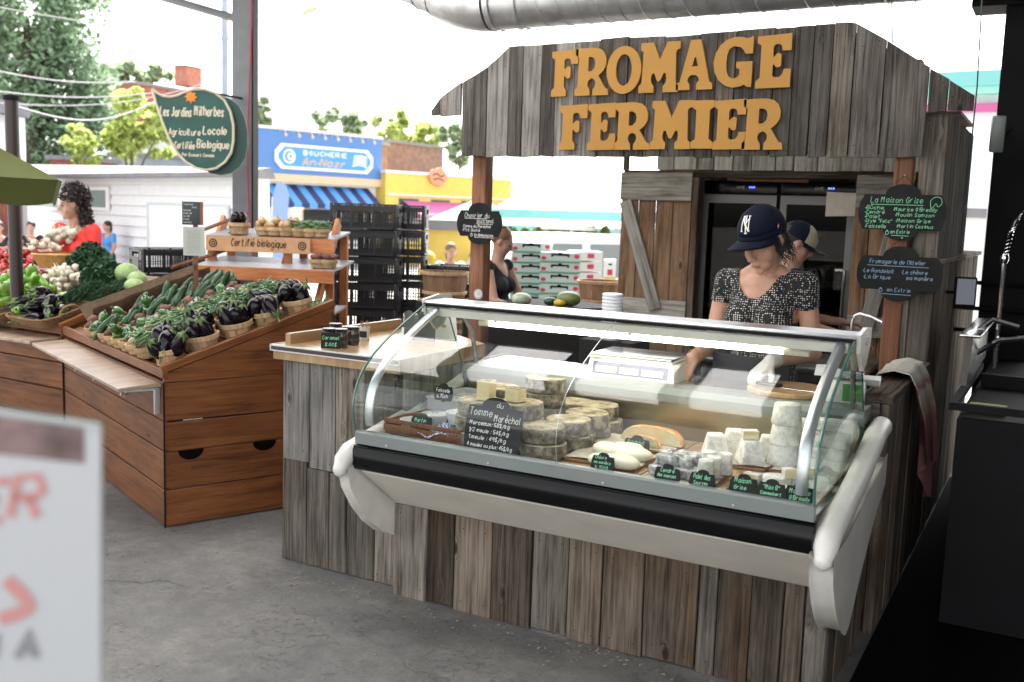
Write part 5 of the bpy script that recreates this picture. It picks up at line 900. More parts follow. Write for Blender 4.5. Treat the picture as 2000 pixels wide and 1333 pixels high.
for x in (-1.55, -1.15, -.62, -.06): part('bracket', MB().box(x-.008, x+.008, -.03, -.002, .57, .7).box(x-.008, x+.008, -.17, -.03, .69, .7).add([(x-.003, -.16, .69), (x+.003, -.16, .69), (x+.003, -.02, .59), (x-.003, -.02, .59), (x-.003, -.16, .68), (x+.003, -.16, .68), (x+.003, -.02, .58), (x-.003, -.02, .58)], [(0, 1, 2, 3), (7, 6, 5, 4)]), M['alu'], s1, smooth=0)
J = SM @ Vector((-1.94, 0, 0)); SM2 = TR(J.x-.01, J.y+.0, 0, R_(-3)); D2 = .95
s2 = stand('produce_stand', 'second plank stand further left carrying wicker trays of peppers and aubergines', SM2, 3.2, D2, [.005, .193, .385, .56, .735], seed=6)
plank(s2, SM2 @ Vector((-3.1, -.1, .722)), SM2 @ Vector((-.04, -.1, .722)), SM2.to_3x3() @ Vector((0, -.06, 1)), .2, .018, 'bench', 'front_shelf', nails=False)
def bedhit(px, py, Mx, dz):
    d = ray(px, py); R3 = Mx.to_3x3(); n = R3 @ Vector((0, 1, 0)); o = Vector((Mx.translation.x, Mx.translation.y, 0)); c = Vector((0, 0, CH))
    t = (.78+dz+KB*(c-o).dot(n)-CH)/(d.z-KB*d.dot(n)); return Mx.inverted() @ (c+d*t)
# ---- vegetables
M['egg'] = plain('aubergine_skin', (.006, .0035, .007), .12, spec=.32, rnd=.4); M['calyx'] = plain('green_calyx', (.1, .16, .05), .6, var=.3, vscale=60)
M['pepper'] = plain('green_pepper', (.035, .12, .02), .2, spec=.6, coat=.3, var=.35, vscale=14, rnd=.4); M['lpepper'] = plain('light_pepper', (.2, .4, .05), .25, spec=.6, coat=.3, var=.3, vscale=14, rnd=.3)
M['cuke'] = plain('cucumber_skin', (.02, .065, .018), .35, var=.4, vscale=40, rnd=.3); M['onion'] = plain('onion_skin', (.5, .33, .16), .35, var=.25, vscale=30, rnd=.2, stretch=(1, 1, .2)); M['potato'] = plain('brown_potato', (.17, .07, .05), .7, var=.3, vscale=30, rnd=.25)
M['scape'] = plain('green_scape', (.15, .26, .11), .4, var=.4, vscale=20); M['bean'] = plain('green_bean', (.11, .22, .09), .45, var=.4, vscale=30); M['garlic'] = plain('garlic_skin', (.66, .6, .48), .6, var=.2, vscale=40, rnd=.12); M['tomato'] = plain('tomato_skin', (.4, .015, .012), .14, spec=.6, rnd=.3)
M['cabb'] = plain('pale_cabbage', (.3, .42, .17), .55, var=.25, vscale=16, bump=.5, bscale=30, rnd=.1); M['kale'] = plain('kale_leaf', (.022, .075, .028), .6, var=.5, vscale=25); M['dill'] = plain('dill_frond', (.03, .085, .03), .7, var=.5, vscale=40)
M['wicker'] = plain('wicker', (.24, .14, .065), .75, var=.35, vscale=80, bump=.6, bscale=120); M['radish'] = plain('radish_red', (.6, .02, .06), .3, rnd=.3)
def bend(mb, k):
    mb.v = [(x+k*(z*z), y, z) for x, y, z in mb.v]; return mb
def eggm(seed):
    rd = random.Random(seed); L = rd.uniform(.125, .155); r = rd.uniform(.038, .045); pr = []
    for i in range(15): t = i/14; pr.append((r*(math.sin(math.pi*min(1, t*1.0)**.82)**.62)*(1.12-.42*t) if 0 < t < 1 else 0, L*t))
    b = bend(MB().lathe(pr, 18), rd.uniform(-1.2, 1.2)).mesh('aubergine', M['egg'], 70)
    mb = MB(); k = 5; z = L*.9
    for i in range(k):
        a = 2*math.pi*i/k; ca, sa = math.cos(a), math.sin(a); tip = (ca*r*.72, sa*r*.72, L*.74); l = (math.cos(a-.6)*r*.42, math.sin(a-.6)*r*.42, L*.92); q = (math.cos(a+.6)*r*.42, math.sin(a+.6)*r*.42, L*.92); mid = (ca*r*.68, sa*r*.68, L*.9)
        mb.add([(0, 0, L*1.02), l, mid, q, tip], [(0, 1, 2), (0, 2, 3), (1, 4, 2), (2, 4, 3)])
    mb.tube([(0, 0, L*.98), (.003, 0, L*1.1), (.01, 0, L*1.25)], [.007, .0045, .006], 6)
    return b, bend(mb, 0).mesh('calyx', M['calyx'], 60)
EGG = [eggm(i) for i in range(4)]
def lobed(r, L, k, am, mt, nm, dent=.1, taper=.2):
    mb = MB(); n = 28; pr = [(0, L*(.02+dent))]
    for i in range(1, 12): t = i/12; pr.append((r*math.sin(math.pi*t)**.5*(1-taper*(1-t)), L*t))
    pr.append((0, L*(1-dent))); mb.lathe(pr, n); mb.v = [(x*(1+am*math.cos(k*math.atan2(y, x))), y*(1+am*math.cos(k*math.atan2(y, x))), z) for x, y, z in mb.v]
    mb.mat(1).tube([(0, 0, L*(1-dent)), (0, 0, L*1.02), (.006, 0, L*1.13)], [.008, .005, .006], 6); return mb.mesh(nm, [mt, M['calyx']], 70)
PEP = [lobed(.036, .075, 4, .1, M['pepper'], 'pepper'), lobed(.032, .09, 3, .11, M['pepper'], 'pepper', taper=.4)]; LPEP = [lobed(.045, .1, 4, .1, M['lpepper'], 'pepper'), lobed(.04, .13, 3, .1, M['lpepper'], 'pepper', taper=.5)]
CUK = []
for s_ in range(3):
    P = [(.012*math.sin(t*1.4+s_)*(1), 0, -.075+.15*t) for t in [i/9 for i in range(10)]]; CUK.append(MB().tube(P, [.006, .014, .018, .0195, .02, .02, .0195, .018, .014, .006], 12).mesh('cucumber', M['cuke'], 70))
def oni(mt, nm, r, tip): pr = [(0, 0)]+[(r*math.sin(math.pi*i/12), r*(1-math.cos(math.pi*i/12))*.92) for i in range(1, 11)]+[(r*.16, r*2.0), (r*.1, r*(2+tip)), (0, r*(2+tip))]; return MB().lathe(pr, 16).mesh(nm, mt, 70)
ONI, GAR = oni(M['onion'], 'onion', .028, .3), oni(M['garlic'], 'garlic_bulb', .026, .9); POT = MB().ball((0, 0, .022), (.032, .026, .023), 14, 10).mesh('potato', M['potato'], 80); TOM = lobed(.034, .05, 5, .03, M['tomato'], 'tomato', dent=.12, taper=0); RAD = MB().ball((0, 0, .015), .016, 10, 8).mesh('radish', M['radish'], 80)
VS = [0]
def put(nm, me, Mx, lab, cat, group, sub=None):
    VS[0] += 1; k_ = .92+.16*((VS[0]*.618) % 1); o = props(link(nm, me, None, Mx @ Matrix.Diagonal((k_, k_, k_*(.95+.1*((VS[0]*.37) % 1)), 1))), lab, cat, group)
    if sub: link(sub[0], sub[1], o)
    return o
def rrot(rd, t=1.2): return Euler((rd.uniform(-t, t), rd.uniform(-t, t), rd.uniform(0, 6.28))).to_matrix().to_4x4()
# basket: splint wall pieces, hoop and staples
def basket_meshes(r0, r1, h, n=12):
    sl = MB(); a = 2*math.pi/n*.47
    vs = []
    for s, dr in ((0, 0), (1, -.0022)):
        for (rr, zz) in ((r0, 0), (r1, h)):
            for aa in (-a, a): vs.append(((rr+dr)*math.cos(aa), (rr+dr)*math.sin(aa), zz))
    sl.add(vs, [(0, 1, 3, 2), (4, 6, 7, 5), (0, 2, 6, 4), (1, 5, 7, 3), (2, 3, 7, 6), (0, 4, 5, 1)])
    hoop = MB().lathe([(r1+.001, h-.026), (r1+.0042, h-.024), (r1+.0055, h), (r1+.0015, h+.001), (r1-.004, h)], 28); hoop.lathe([(r0*1.0+.0005+(r1-r0)*.12, .006), (r0+.0035+(r1-r0)*.12, .008), (r0+.0035+(r1-r0)*.28, .022), (r0+.0015+(r1-r0)*.28, .022)], 28)
    inn = MB().lathe([(0, .004), (r0-.004, .004), (r1-.006, h-.002)], 20)
    return sl.mesh('splint', M['splint'], 0), hoop.mesh('hoop', M['splint'], 40), inn.mesh('liner', M['splint'], 40)
B1, B2 = basket_meshes(.062, .079, .085), basket_meshes(.05, .063, .062)
def basket(Mx, lab, group, B, splints=True, n=12):
    t = thing('basket', lab, 'basket', M=Mx, group=group); link('hoop', B[1], t); link('liner', B[2], t)
    if splints:
        for i in range(n): link('splint', B[0], t, TR(rz=2*math.pi*i/n))
    return t
wall2 = MB().lathe([(0, 0), (.05, 0), (.063, .062)], 24).mesh('wall', M['splint'], 40)
ordn = ['front', 'second', 'third', 'fourth', 'fifth', 'rearmost']
rd = random.Random(77)
def scapes(Mx, mt, lab, cat, n=34, r=.055, loops=True, seed=1, h=.03, th=.0034):
    q = random.Random(seed); mb = MB()
    for i in range(n):
        a = q.uniform(0, 6.28); cx, cy = r*.6*math.sqrt(q.random())*math.cos(a), r*.6*math.sqrt(q.random())*math.sin(a); z = h*q.random(); P = []
        if loops and q.random() < .7:
            R0 = q.uniform(.018, .04); tz = q.uniform(-.5, .5); ty = q.uniform(-.5, .5); st = q.uniform(0, 6); ln = q.uniform(3.5, 7)
            for k in range(12): b = st+ln*k/11; rr = R0*(1-.25*k/11); P.append((cx+rr*math.cos(b), cy+rr*math.sin(b), z+rr*math.cos(b)*tz+rr*math.sin(b)*ty+.012))
        else:
            L = q.uniform(.06, .12); b = q.uniform(0, 6.28); c = q.uniform(-6, 6); e = q.uniform(-.2, .55)
            for k in range(7): s = (k/6-.4)*L; P.append((cx+s*math.cos(b)+c*s*s*math.sin(b), cy+s*math.sin(b)-c*s*s*math.cos(b), z+.012+max(s, 0)*e-2.2*s*s))
        mb.tube(P, th*q.uniform(.8, 1.15), 5, cap=False)
    return single('scape_heap' if loops else 'bean_heap', mb, mt, lab, cat, M=Mx, kind='stuff', smooth=80)
U = Matrix.Rotation(-0.0, 4, 'X')
def cell(u, v, dz=0): return SM @ TR(-u, v, .785+KB*v+dz) @ Euler((TILT*.65, 0, 0)).to_matrix().to_4x4()
cols1 = ['edge column', 'column next to the edge']
for c in range(2):
    for r_ in range(5):
        if c == 1 and r_ in (3,): pass
        u, v = .1+.165*c+rd.uniform(-.006, .006), .075+.172*r_+rd.uniform(-.006, .006)+(.04 if c else 0)
        if v > .86: continue
        Mx = cell(u, v) @ TR(rz=rd.uniform(0, 6)); nm = ordn[r_]
        basket(Mx, '%s splint basket of aubergines in the %s' % (nm, 'right edge column' if c == 0 else 'column next to the right edge'), 'aubergine baskets', B1)
        B = cell(u, v)
        for k in range(4):
            a = k*1.57+rd.uniform(-.4, .4)+c; e, cx = EGG[rd.randrange(4)]; rad = .03 if k < 4 else 0; up = rd.random() < .35
            tl = R_(rd.uniform(-35, 35)) if up else R_(180+rd.uniform(-40, 40))
            Q = B @ TR(rad*math.cos(a), rad*math.sin(a), (.045 if up else .165)) @ Euler((tl, rd.uniform(-.5, .5), rd.uniform(0, 6))).to_matrix().to_4x4()
            put('aubergine', e, Q, 'glossy dark aubergine in the %s basket of the %s' % (nm, 'right edge column' if c == 0 else 'column next to the right edge'), 'aubergine', 'aubergines in the splint baskets', ('calyx', cx))
kinds = ['scape', 'scape', 'onion', 'pepper', 'potato', 'cucumber', 'pepper']
us = [.42+.135*i for i in range(8)]
kd = ['scape', 'bean', 'onion', 'pepper', 'potato', 'cucumber', 'pepper', 'beet']
for ci, u in enumerate(us):
    for r_ in range(6):
        v = .06+.14*r_; k = kd[ci]
        if ci == 1 and r_ < 2: k = 'onion' if r_ == 0 else 'scape'
        if ci == 0 and r_ == 5: k = 'bean'
        if ci == 6 and r_ > 2: k = 'cucumber'
        if ci == 7: k = 'potato' if r_ < 2 else 'cucumber'
        if ci == 2 and r_ == 0: k = 'pepper'
        uu = u+rd.uniform(-.005, .005); B = cell(uu, v); wh_ = '%s basket of column %s from the aubergines' % (ordn[r_], ('one', 'two', 'three', 'four', 'five', 'six', 'seven', 'eight')[ci])
        t = basket(B, 'small splint basket of %s, %s' % ({'scape': 'garlic scapes', 'bean': 'green beans', 'onion': 'pale onions', 'pepper': 'green peppers', 'potato': 'red potatoes', 'cucumber': 'cucumbers'}[k], wh_), 'small produce baskets', B2, splints=(r_ == 0))
        if r_: link('wall', wall2, t)
        if k in ('scape', 'bean'): scapes(B @ TR(0, 0, .07), M[k], 'tangled %s heaped in the %s' % ('garlic scapes' if k == 'scape' else 'green beans', wh_), 'scapes' if k == 'scape' else 'beans', n=46 if k == 'scape' else 70, loops=(k == 'scape'), seed=ci*9+r_, r=.095, h=.06, th=.0042 if k == 'scape' else .0036)
        else:
            n = {'onion': 5, 'pepper': 4, 'potato': 5, 'cucumber': 4}[k]
            for i in range(n):
                a = i*6.28/max(n-1, 1)+rd.uniform(-.3, .3); rr = .032 if i < n-1 else 0; z = .05 if i < n-1 else .078
                me = {'onion': ONI, 'pepper': PEP[i % 2], 'potato': POT, 'cucumber': CUK[i % 3]}[k]
                Rm = TR(rx=R_(62), rz=0) if k == 'cucumber' else rrot(rd, .7 if k != 'pepper' else 1.4)
                Q = B @ TR(rr*math.cos(a), rr*math.sin(a), z+(.03 if k == 'cucumber' else 0)) @ (Euler((R_(rd.uniform(-60, -30)), 0, rd.uniform(-.7, .7))).to_matrix().to_4x4() if k == 'cucumber' else Rm)
                put(k if k != 'potato' else 'red_potato', me, Q, '%s lying in the %s' % ({'onion': 'pale round onion', 'pepper': 'green pepper', 'potato': 'red skinned potato', 'cucumber': 'dark green cucumber'}[k], wh_), k, 'vegetables of the small baskets')
# ---- wicker trays and heaps on the second stand
def wtray(px, py, w, d, lab, h=.07, Mx=SM2, rz=0):
    c = bedhit(px, py, Mx, .0); t = thing('wicker_tray', lab, 'tray', M=Mx @ TR(c.x, c.y, .785+KB*c.y) @ Euler((TILT*.8, 0, rz)).to_matrix().to_4x4())
    mb = MB(); f = lambda u, v: ((u-.5)*w, (v-.5)*d, .005+.04*max(abs(2*u-1)**6, abs(2*v-1)**6)); part('woven_base', mb.slab(f, 12, 10, .006), M['wicker'], t, smooth=60)
    rim = MB()
    for i in range(-1, 5):
        P = []
        for k in range(41):
            a = 2*math.pi*k/40; sx = abs(math.cos(a))**.35*(1 if math.cos(a) > 0 else -1); sy = abs(math.sin(a))**.35*(1 if math.sin(a) > 0 else -1); P.append(((w/2+.006*i)*sx, (d/2+.006*i)*sy, .02+.012*i+.003*math.sin(k*2.2+i*1.6)))
        rim.tube(P, .0075, 5, cap=False)
    part('woven_rim', rim, M['wicker'], t, smooth=60)
    for s in (-1, 1): part('handle', MB().tube([(s*(w/2+.015), .07*math.cos(a), .06+.05*math.sin(a)) for a in [math.pi*i/10 for i in range(11)]], .009, 6), M['wicker'], t)
    return t
def heap(name, meshes, px, py, w, d, n, lay, lab, cat, group, Mx=SM2, sub=None, sc=1.0, tilt=1.4, base=.02, dz=.035, seed=3):
    rd = random.Random(seed); c = bedhit(px, py, Mx, .04); out = []
    for i in range(n):
        l = i*lay//n; k = 1-l/(lay+.4)*.75; x = c.x+rd.uniform(-.5, .5)*w*k; y = c.y+rd.uniform(-.5, .5)*d*k
        me = meshes[i % len(meshes)]; s_ = None
        if isinstance(me, tuple): me, s_ = me
        Q = Mx @ TR(x, y, .785+KB*y+base+l*dz+rd.uniform(0, .01)) @ (Euler((R_(90+rd.uniform(-18, 18)), 0, rd.uniform(-1.1, 1.1)), 'XYZ').to_matrix().to_4x4() if name == 'aubergine' else rrot(rd, tilt)) @ Matrix.Scale(sc*rd.uniform(.88, 1.1), 4)
        put(name, me, Q, lab, cat, group, ('calyx', s_) if s_ else None)
wtray(100, 625, .42, .34, 'shallow wicker tray heaped with aubergines at the seam of the two stands')
heap('aubergine', EGG, 98, 604, .36, .2, 30, 3, 'glossy aubergine in the heap on the wicker tray', 'aubergine', 'aubergines heaped on the wicker tray', dz=.045, seed=1)
wtray(5, 615, .5, .4, 'wicker tray of light green peppers at the edge of the photo')
heap('pepper', LPEP, 34, 592, .62, .36, 60, 4, 'light green pepper in the heap behind the aubergines', 'pepper', 'light green peppers in a heap', dz=.04, seed=2)
heap('garlic_bulb', [GAR], 128, 553, .42, .36, 70, 4, 'white garlic bulb in the heap between peppers and kale', 'garlic', 'garlic bulbs in a heap', dz=.03, seed=5, sc=1.05)
heap('tomato', [TOM], 22, 548, .8, .26, 60, 3, 'red tomato in the lower row behind the peppers', 'tomato', 'tomatoes behind the peppers', dz=.035, seed=6)
heap('tomato', [TOM], 22, 528, .85, .26, 60, 3, 'red tomato in the raised row at the back left', 'tomato', 'tomatoes at the back left', dz=.04, base=.08, seed=7)
c = bedhit(110, 515, SM2, .12); gb_ = thing('round_basket', 'round orange brown basket full of garlic behind the heap', 'basket', M=SM2 @ TR(c.x, c.y, .87+KB*c.y)); part('wall', MB().lathe([(0, 0), (.12, 0), (.17, .1), (.175, .1), (.165, .11)], 28), plain('orange_splint', (.5, .26, .08), .6, var=.3, vscale=30), gb_)
heap('garlic_bulb', [GAR], 112, 512, .3, .3, 46, 4, 'garlic bulb piled in the round basket', 'garlic', 'garlic bulbs of the round basket', base=.16, seed=8, sc=1.15, dz=.03)
def leafy(Mx, mt, lab, name, R0, H, n, seed, ruff=.02, leaf=.05, frond=False):
    q = random.Random(seed); mb = MB()
    for i in range(n):
        a, e = q.uniform(0, 6.28), math.acos(q.uniform(.0, 1)); rr = R0*q.uniform(.55, 1.05); c = Vector((rr*math.cos(a)*math.sin(e), rr*math.sin(a)*math.sin(e), H*math.cos(e)*q.uniform(.6, 1)))
        Rt = Euler((q.uniform(-1.3, 1.3), q.uniform(-1.3, 1.3), q.uniform(0, 6.28))).to_matrix(); s = leaf*q.uniform(.6, 1.2)
        if frond:
            for k in range(7):
                d = Rt @ Vector((math.cos(k*.9), math.sin(k*.9), .6*math.sin(k))); p = c+d*s*q.uniform(.5, 1); w = d.cross(Vector((.3, .5, .8))).normalized()*.0018; mb.add([c-w, c+w, p+w, p-w], [(0, 1, 2, 3)])
        else:
            k = 7; ring = [c+Rt @ Vector((s*math.cos(j*6.283/k), s*.7*math.sin(j*6.283/k), ruff*math.sin(j*2.6+i)+ruff*.5*(-1)**j)) for j in range(k)]; mb.add([c]+ring, [(0, 1+j, 1+(j+1) % k) for j in range(k)])
    return single(name, mb, mt, lab, 'greens', M=Mx, smooth=0)
for px, py, R0, H, sd, lab in ((178, 525, .16, .2, 1, 'tall dark curly kale bunch nearest the woman in red'), (205, 545, .15, .15, 2, 'lower dark kale bunch in front of the pale cabbages')):
    c = bedhit(px, py, SM2, .06); leafy(SM2 @ TR(c.x, c.y, .83+KB*c.y), M['kale'], lab, 'kale_bunch', R0, H, 1300, sd, leaf=.032, ruff=.012)
for px, py, R0, H, sd, lab in ((180, 575, .18, .13, 3, 'feathery dark green dill heap above the aubergines'), (225, 580, .15, .12, 4, 'feathery dill bunch spilling toward the cucumbers'), (250, 560, .12, .09, 5, 'small dill bunch below the pale cabbages')):
    c = bedhit(px, py, SM2, .06); leafy(SM2 @ TR(c.x, c.y, .8+KB*c.y), M['dill'], lab, 'dill_bunch', R0, H, 1500, sd, leaf=.035, frond=True)
for px, py, r, lab in ((222, 532, .075, 'leftmost pale green cabbage behind the dill'), (248, 535, .085, 'largest round pale cabbage of the group'), (268, 548, .07, 'pale cabbage at the right of the group'), (262, 562, .07, 'pale cabbage lowest in the group')):
    c = bedhit(px, py, SM2, .09); props(part('cabbage', MB().ball((0, 0, 0), (r, r, r*.9), 20, 14), M['cabb'], None, SM2 @ TR(c.x, c.y, .87+KB*c.y), 80), lab, 'cabbage', 'pale green cabbages')
bt = bedhit(270, 590, SM2, .0); bb = thing('burlap_sack', 'burlap lined long basket between the dill and the cucumbers', 'basket', M=SM @ TR(-1.62, .46, .8+KB*.5) @ Euler((TILT, 0, .1)).to_matrix().to_4x4())
part('burlap', MB().slab(lambda a, b: ((a-.5)*.22, (b-.5)*.8, .01+.11*abs(2*a-1)**2+.01*math.sin(b*23)*math.sin(a*9)), 14, 30, .01), plain('burlap', (.15, .1, .06), .95, var=.3, vscale=40, bump=.8, bscale=160), bb, smooth=70)
# ---- stick with a chalk card and a paper
SP = dep(382, 560, 6.1); sg = thing('price_stake', 'wooden stake carrying a small chalkboard and a printed paper above the vegetables', 'sign', (SP.x, SP.y, 0), YAW+.15)
def on_sg(px, py): return wm(sg).inverted() @ dep(px, py, 6.1)
a, b = on_sg(384, 590), on_sg(390, 395)
part('stake', MB().rbox(-.014, .014, .004, .024, .9, b.z, .002, TR(0, 0, 0)), M['post'], sg)
a, b = on_sg(360, 394), on_sg(397, 440); bd = part('chalkboard', MB().rbox(a.x, b.x-.012, -.006, .003, b.z, a.z, .002), plain('slate', (.05, .06, .075), .6), sg); part('frame_side', MB().box(b.x-.0115, b.x+.004, -.009, .02, b.z, a.z), M['post'], sg, smooth=0)
mb = MB()
for i in range(7): write(mb, ('Tomates', '4.00', 'Salade', 'Kale 2$', 'Ail 3$', 'Fines', 'herbes')[i], a.x+.008+(.05 if i == 1 else 0), a.z-.02-.018*i, .009, .0014, -.0075)
part('writing', mb, M['chalk'], bd, smooth=0)
a, b = on_sg(361, 443), on_sg(401, 500); pp = part('printed_paper', MB().slab(lambda u, v: (a.x+(b.x-a.x)*u, -.005+.006*math.sin(u*3)*v, b.z+(a.z-b.z)*v), 6, 6, .0), plain('laminated_paper', (.5, .52, .47), .3), sg)
mb = MB()
for i in range(13): ribbon(mb, [(a.x+.02+.004*(i % 3), a.z-.025-.011*i), (b.x-.02-.005*(i % 2), a.z-.025-.011*i)], .0018, -.0075)
part('print', mb, M['grey'], pp, smooth=0)
# ---- shelf unit behind, leaning steps
YU = dep(520, 470, 7.4); UA = R_(22); UM = TR(YU.x, YU.y, 0, UA); un = thing('shelf_unit', 'orange pine stepped shelf unit with grey shelf boards and a certified organic banner', 'shelf', M=UM)
def onU(px, py, yl):    # the unit's own plane y = yl
    n = UM.to_3x3() @ Vector((0, 1, 0)); o = UM @ Vector((0, yl, 0)); d = ray(px, py); c = Vector((0, 0, CH)); return UM.inverted() @ (c+d*((o-c).dot(n)/d.dot(n)))
M['opine'] = wood('orange_pine', (.32, .1, .03), (.46, .17, .06), (.58, .25, .1), rnd=.1, gs=20, bump=.1, rough=.5, knots=False); M['shelfgrey'] = plain('grey_shelf_board', (.3, .3, .34), .45, var=.08, vscale=6)
def shelf(zt, y0, y1, x0, x1, fh, nm):
    part(nm, MB().add([(x0, y0, zt), (x1, y0, zt), (x1, y1, zt+.05), (x0, y1, zt+.05), (x0, y0, zt-.015), (x1, y0, zt-.015), (x1, y1, zt+.035), (x0, y1, zt+.035)], [(0, 1, 2, 3), (7, 6, 5, 4), (0, 4, 5, 1), (1, 5, 6, 2), (2, 6, 7, 3), (3, 7, 4, 0)]), M['shelfgrey'], un, smooth=0)
    plank(un, UM @ Vector((x0, y0-.005, zt-fh/2)), UM @ Vector((x1, y0-.005, zt-fh/2)), UM.to_3x3() @ Vector((0, -1, 0)), fh, .02, 'opine', 'fascia', nails=False)
A, Bq = onU(403, 447, 0), onU(660, 480, 0); z1_ = (A.z+Bq.z)/2; shelf(z1_, 0, .42, A.x, Bq.x-.03, .11, 'shelf_board')
C2, D2_ = onU(378, 512, -.22), onU(660, 535, -.22); shelf((C2.z+D2_.z)/2, -.22, .3, C2.x, D2_.x-.03, .1, 'shelf_board'); shelf((C2.z+D2_.z)/2-.33, -.4, .1, C2.x-.1, D2_.x-.03, .09, 'shelf_board')
for x in (A.x+.03, A.x+.62, Bq.x-.07):
    for y, zt_ in ((.38, z1_+.02), (.02, z1_-.03)): part('upright', MB().box(x-.03, x+.03, y, y+.03, 0, zt_), M['opine'], un, smooth=0)
    plank(un, UM @ Vector((x-.05, -.5, .5)), UM @ Vector((x-.05, .35, z1_+.12)), UM.to_3x3() @ Vector((-1, 0, 0)), .09, .03, 'opine', 'side_rail', nails=False)
part('prop_stick', MB().tube([(A.x-.12, -.1, z1_-.02), (A.x+.14, .45, z1_+.17)], .014, 8), M['post'], un); part('prop_stick', MB().tube([(C2.x-.12, -.32, (C2.z+D2_.z)/2-.02), (C2.x+.22, .3, (C2.z+D2_.z)/2+.16)], .014, 8), M['post'], un)
a, b = onU(404, 446, -.03), onU(606, 478, -.03); bnr = part('banner', MB().box(a.x, b.x, -.034, -.03, z1_-.115, z1_+.0), plain('tan_banner', (.5, .28, .14), .7, var=.15, vscale=12), un, smooth=0)
mb = MB(); write(mb, 'Certifi\u00e9 biologique', a.x+.19, z1_-.075, .055, .006, -.036, width=.43); circle(mb, a.x+.05, z1_-.058, .028, .008, -.036); circle(mb, a.x+.05, z1_-.058, .013, .008, -.036, 8); circle(mb, b.x-.06, z1_-.058, .028, .008, -.036); circle(mb, b.x-.06, z1_-.058, .013, .008, -.036, 8); part('writing', mb, M['darksteel'], bnr, smooth=0)
def onshelf(px, z, y): p = onU(px, 460, y); return UM @ TR(p.x, y, z)
Q = onshelf(467, z1_+.01, .06); basket(Q, 'splint basket of aubergines alone on the top shelf', 'baskets on the shelf unit', B1, False); link('wall', MB().lathe([(0, 0), (.062, 0), (.079, .085)], 24).mesh('wall', M['splint'], 40), bpy.data.objects[COL.objects[-1].name].parent or None) if 0 else None
wall1 = MB().lathe([(0, 0), (.0622, 0), (.0785, .085)], 24).mesh('wall', M['splint'], 40)
def sbask(Mx, lab, big=False): t = basket(Mx, lab, 'baskets on the shelf unit', B1 if big else B2, False); link('wall', wall1 if big else wall2, t); return t
bpy.data.objects.remove(COL.objects[-1]) if 0 else None
for ch in [o for o in COL.objects if o.parent and o.parent.get('label', '').startswith('splint basket of aubergines alone')][:1]: link('wall', wall1, ch.parent)
for i in range(4): e, cx = EGG[i]; put('aubergine', e, Q @ TR(.03*math.cos(i*1.6), .03*math.sin(i*1.6), .17) @ Euler((R_(180+20*math.sin(i*3)), .3*math.cos(i), i)).to_matrix().to_4x4(), 'aubergine in the lone basket on the top shelf', 'aubergine', 'aubergines on the top shelf', ('calyx', cx))
for i, px in enumerate((515, 537, 560)):
    Q = onshelf(px, z1_+.01, .04); sbask(Q, '%s small basket of large onions on the top shelf' % ordn[i].replace('front', 'first'))
    for k in range(4): put('onion', ONI, Q @ TR(.03*math.cos(k*1.57+i), .03*math.sin(k*1.57+i), .05+.03*(k == 3)) @ Matrix.Scale(1.15, 4), 'large pale onion in the %s onion basket of the top shelf' % ordn[i].replace('front', 'first'), 'onion', 'onions on the top shelf')
for i, px in enumerate((585, 607, 628)):
    Q = onshelf(px, z1_+.01, .04); sbask(Q, '%s small basket of garlic scapes on the top shelf' % ordn[i].replace('front', 'first')); scapes(Q @ TR(0, 0, .05), M['scape'], 'blue green scapes spilling from the %s scape basket of the top shelf' % ordn[i].replace('front', 'first'), 'scapes', n=45, seed=60+i, r=.1, h=.05)
for i, px in enumerate((622, 642)):
    Q = onshelf(px, (C2.z+D2_.z)/2+.01, -.14); sbask(Q, '%s basket of yellow green squash on the middle shelf' % ('first' if i == 0 else 'second'))
    for k in range(4): put('squash', POT, Q @ TR(.03*math.cos(k*1.57), .03*math.sin(k*1.57), .06), 'small yellow green squash in the %s middle shelf basket' % ('first' if i == 0 else 'second'), 'squash', 'squash on the middle shelf').data
for i, px in enumerate((590, 612, 634)):
    Q = onshelf(px, (C2.z+D2_.z)/2-.32, -.3); sbask(Q, '%s basket of green peppers on the lowest shelf' % ordn[i].replace('front', 'first'))
    for k in range(4): put('pepper', PEP[k % 2], Q @ TR(.03*math.cos(k*1.57), .03*math.sin(k*1.57), .04) @ rrot(rd, .8), 'green pepper in the %s basket of the lowest shelf' % ordn[i].replace('front', 'first'), 'pepper', 'peppers on the lowest shelf')
for i, px in enumerate((405, 420, 436)):
    Q = onshelf(px, (C2.z+D2_.z)/2-.3+.02*i, -.25+.08*i); sbask(Q, '%s basket of red radishes below the middle shelf' % ordn[i].replace('front', 'first'))
    for k in range(9): put('radish', RAD, Q @ TR(.035*math.cos(k*.78), .035*math.sin(k*.78), .055+.02*(k % 2)), 'red radish in the %s radish basket' % ordn[i].replace('front', 'first'), 'radish', 'radishes below the shelf')
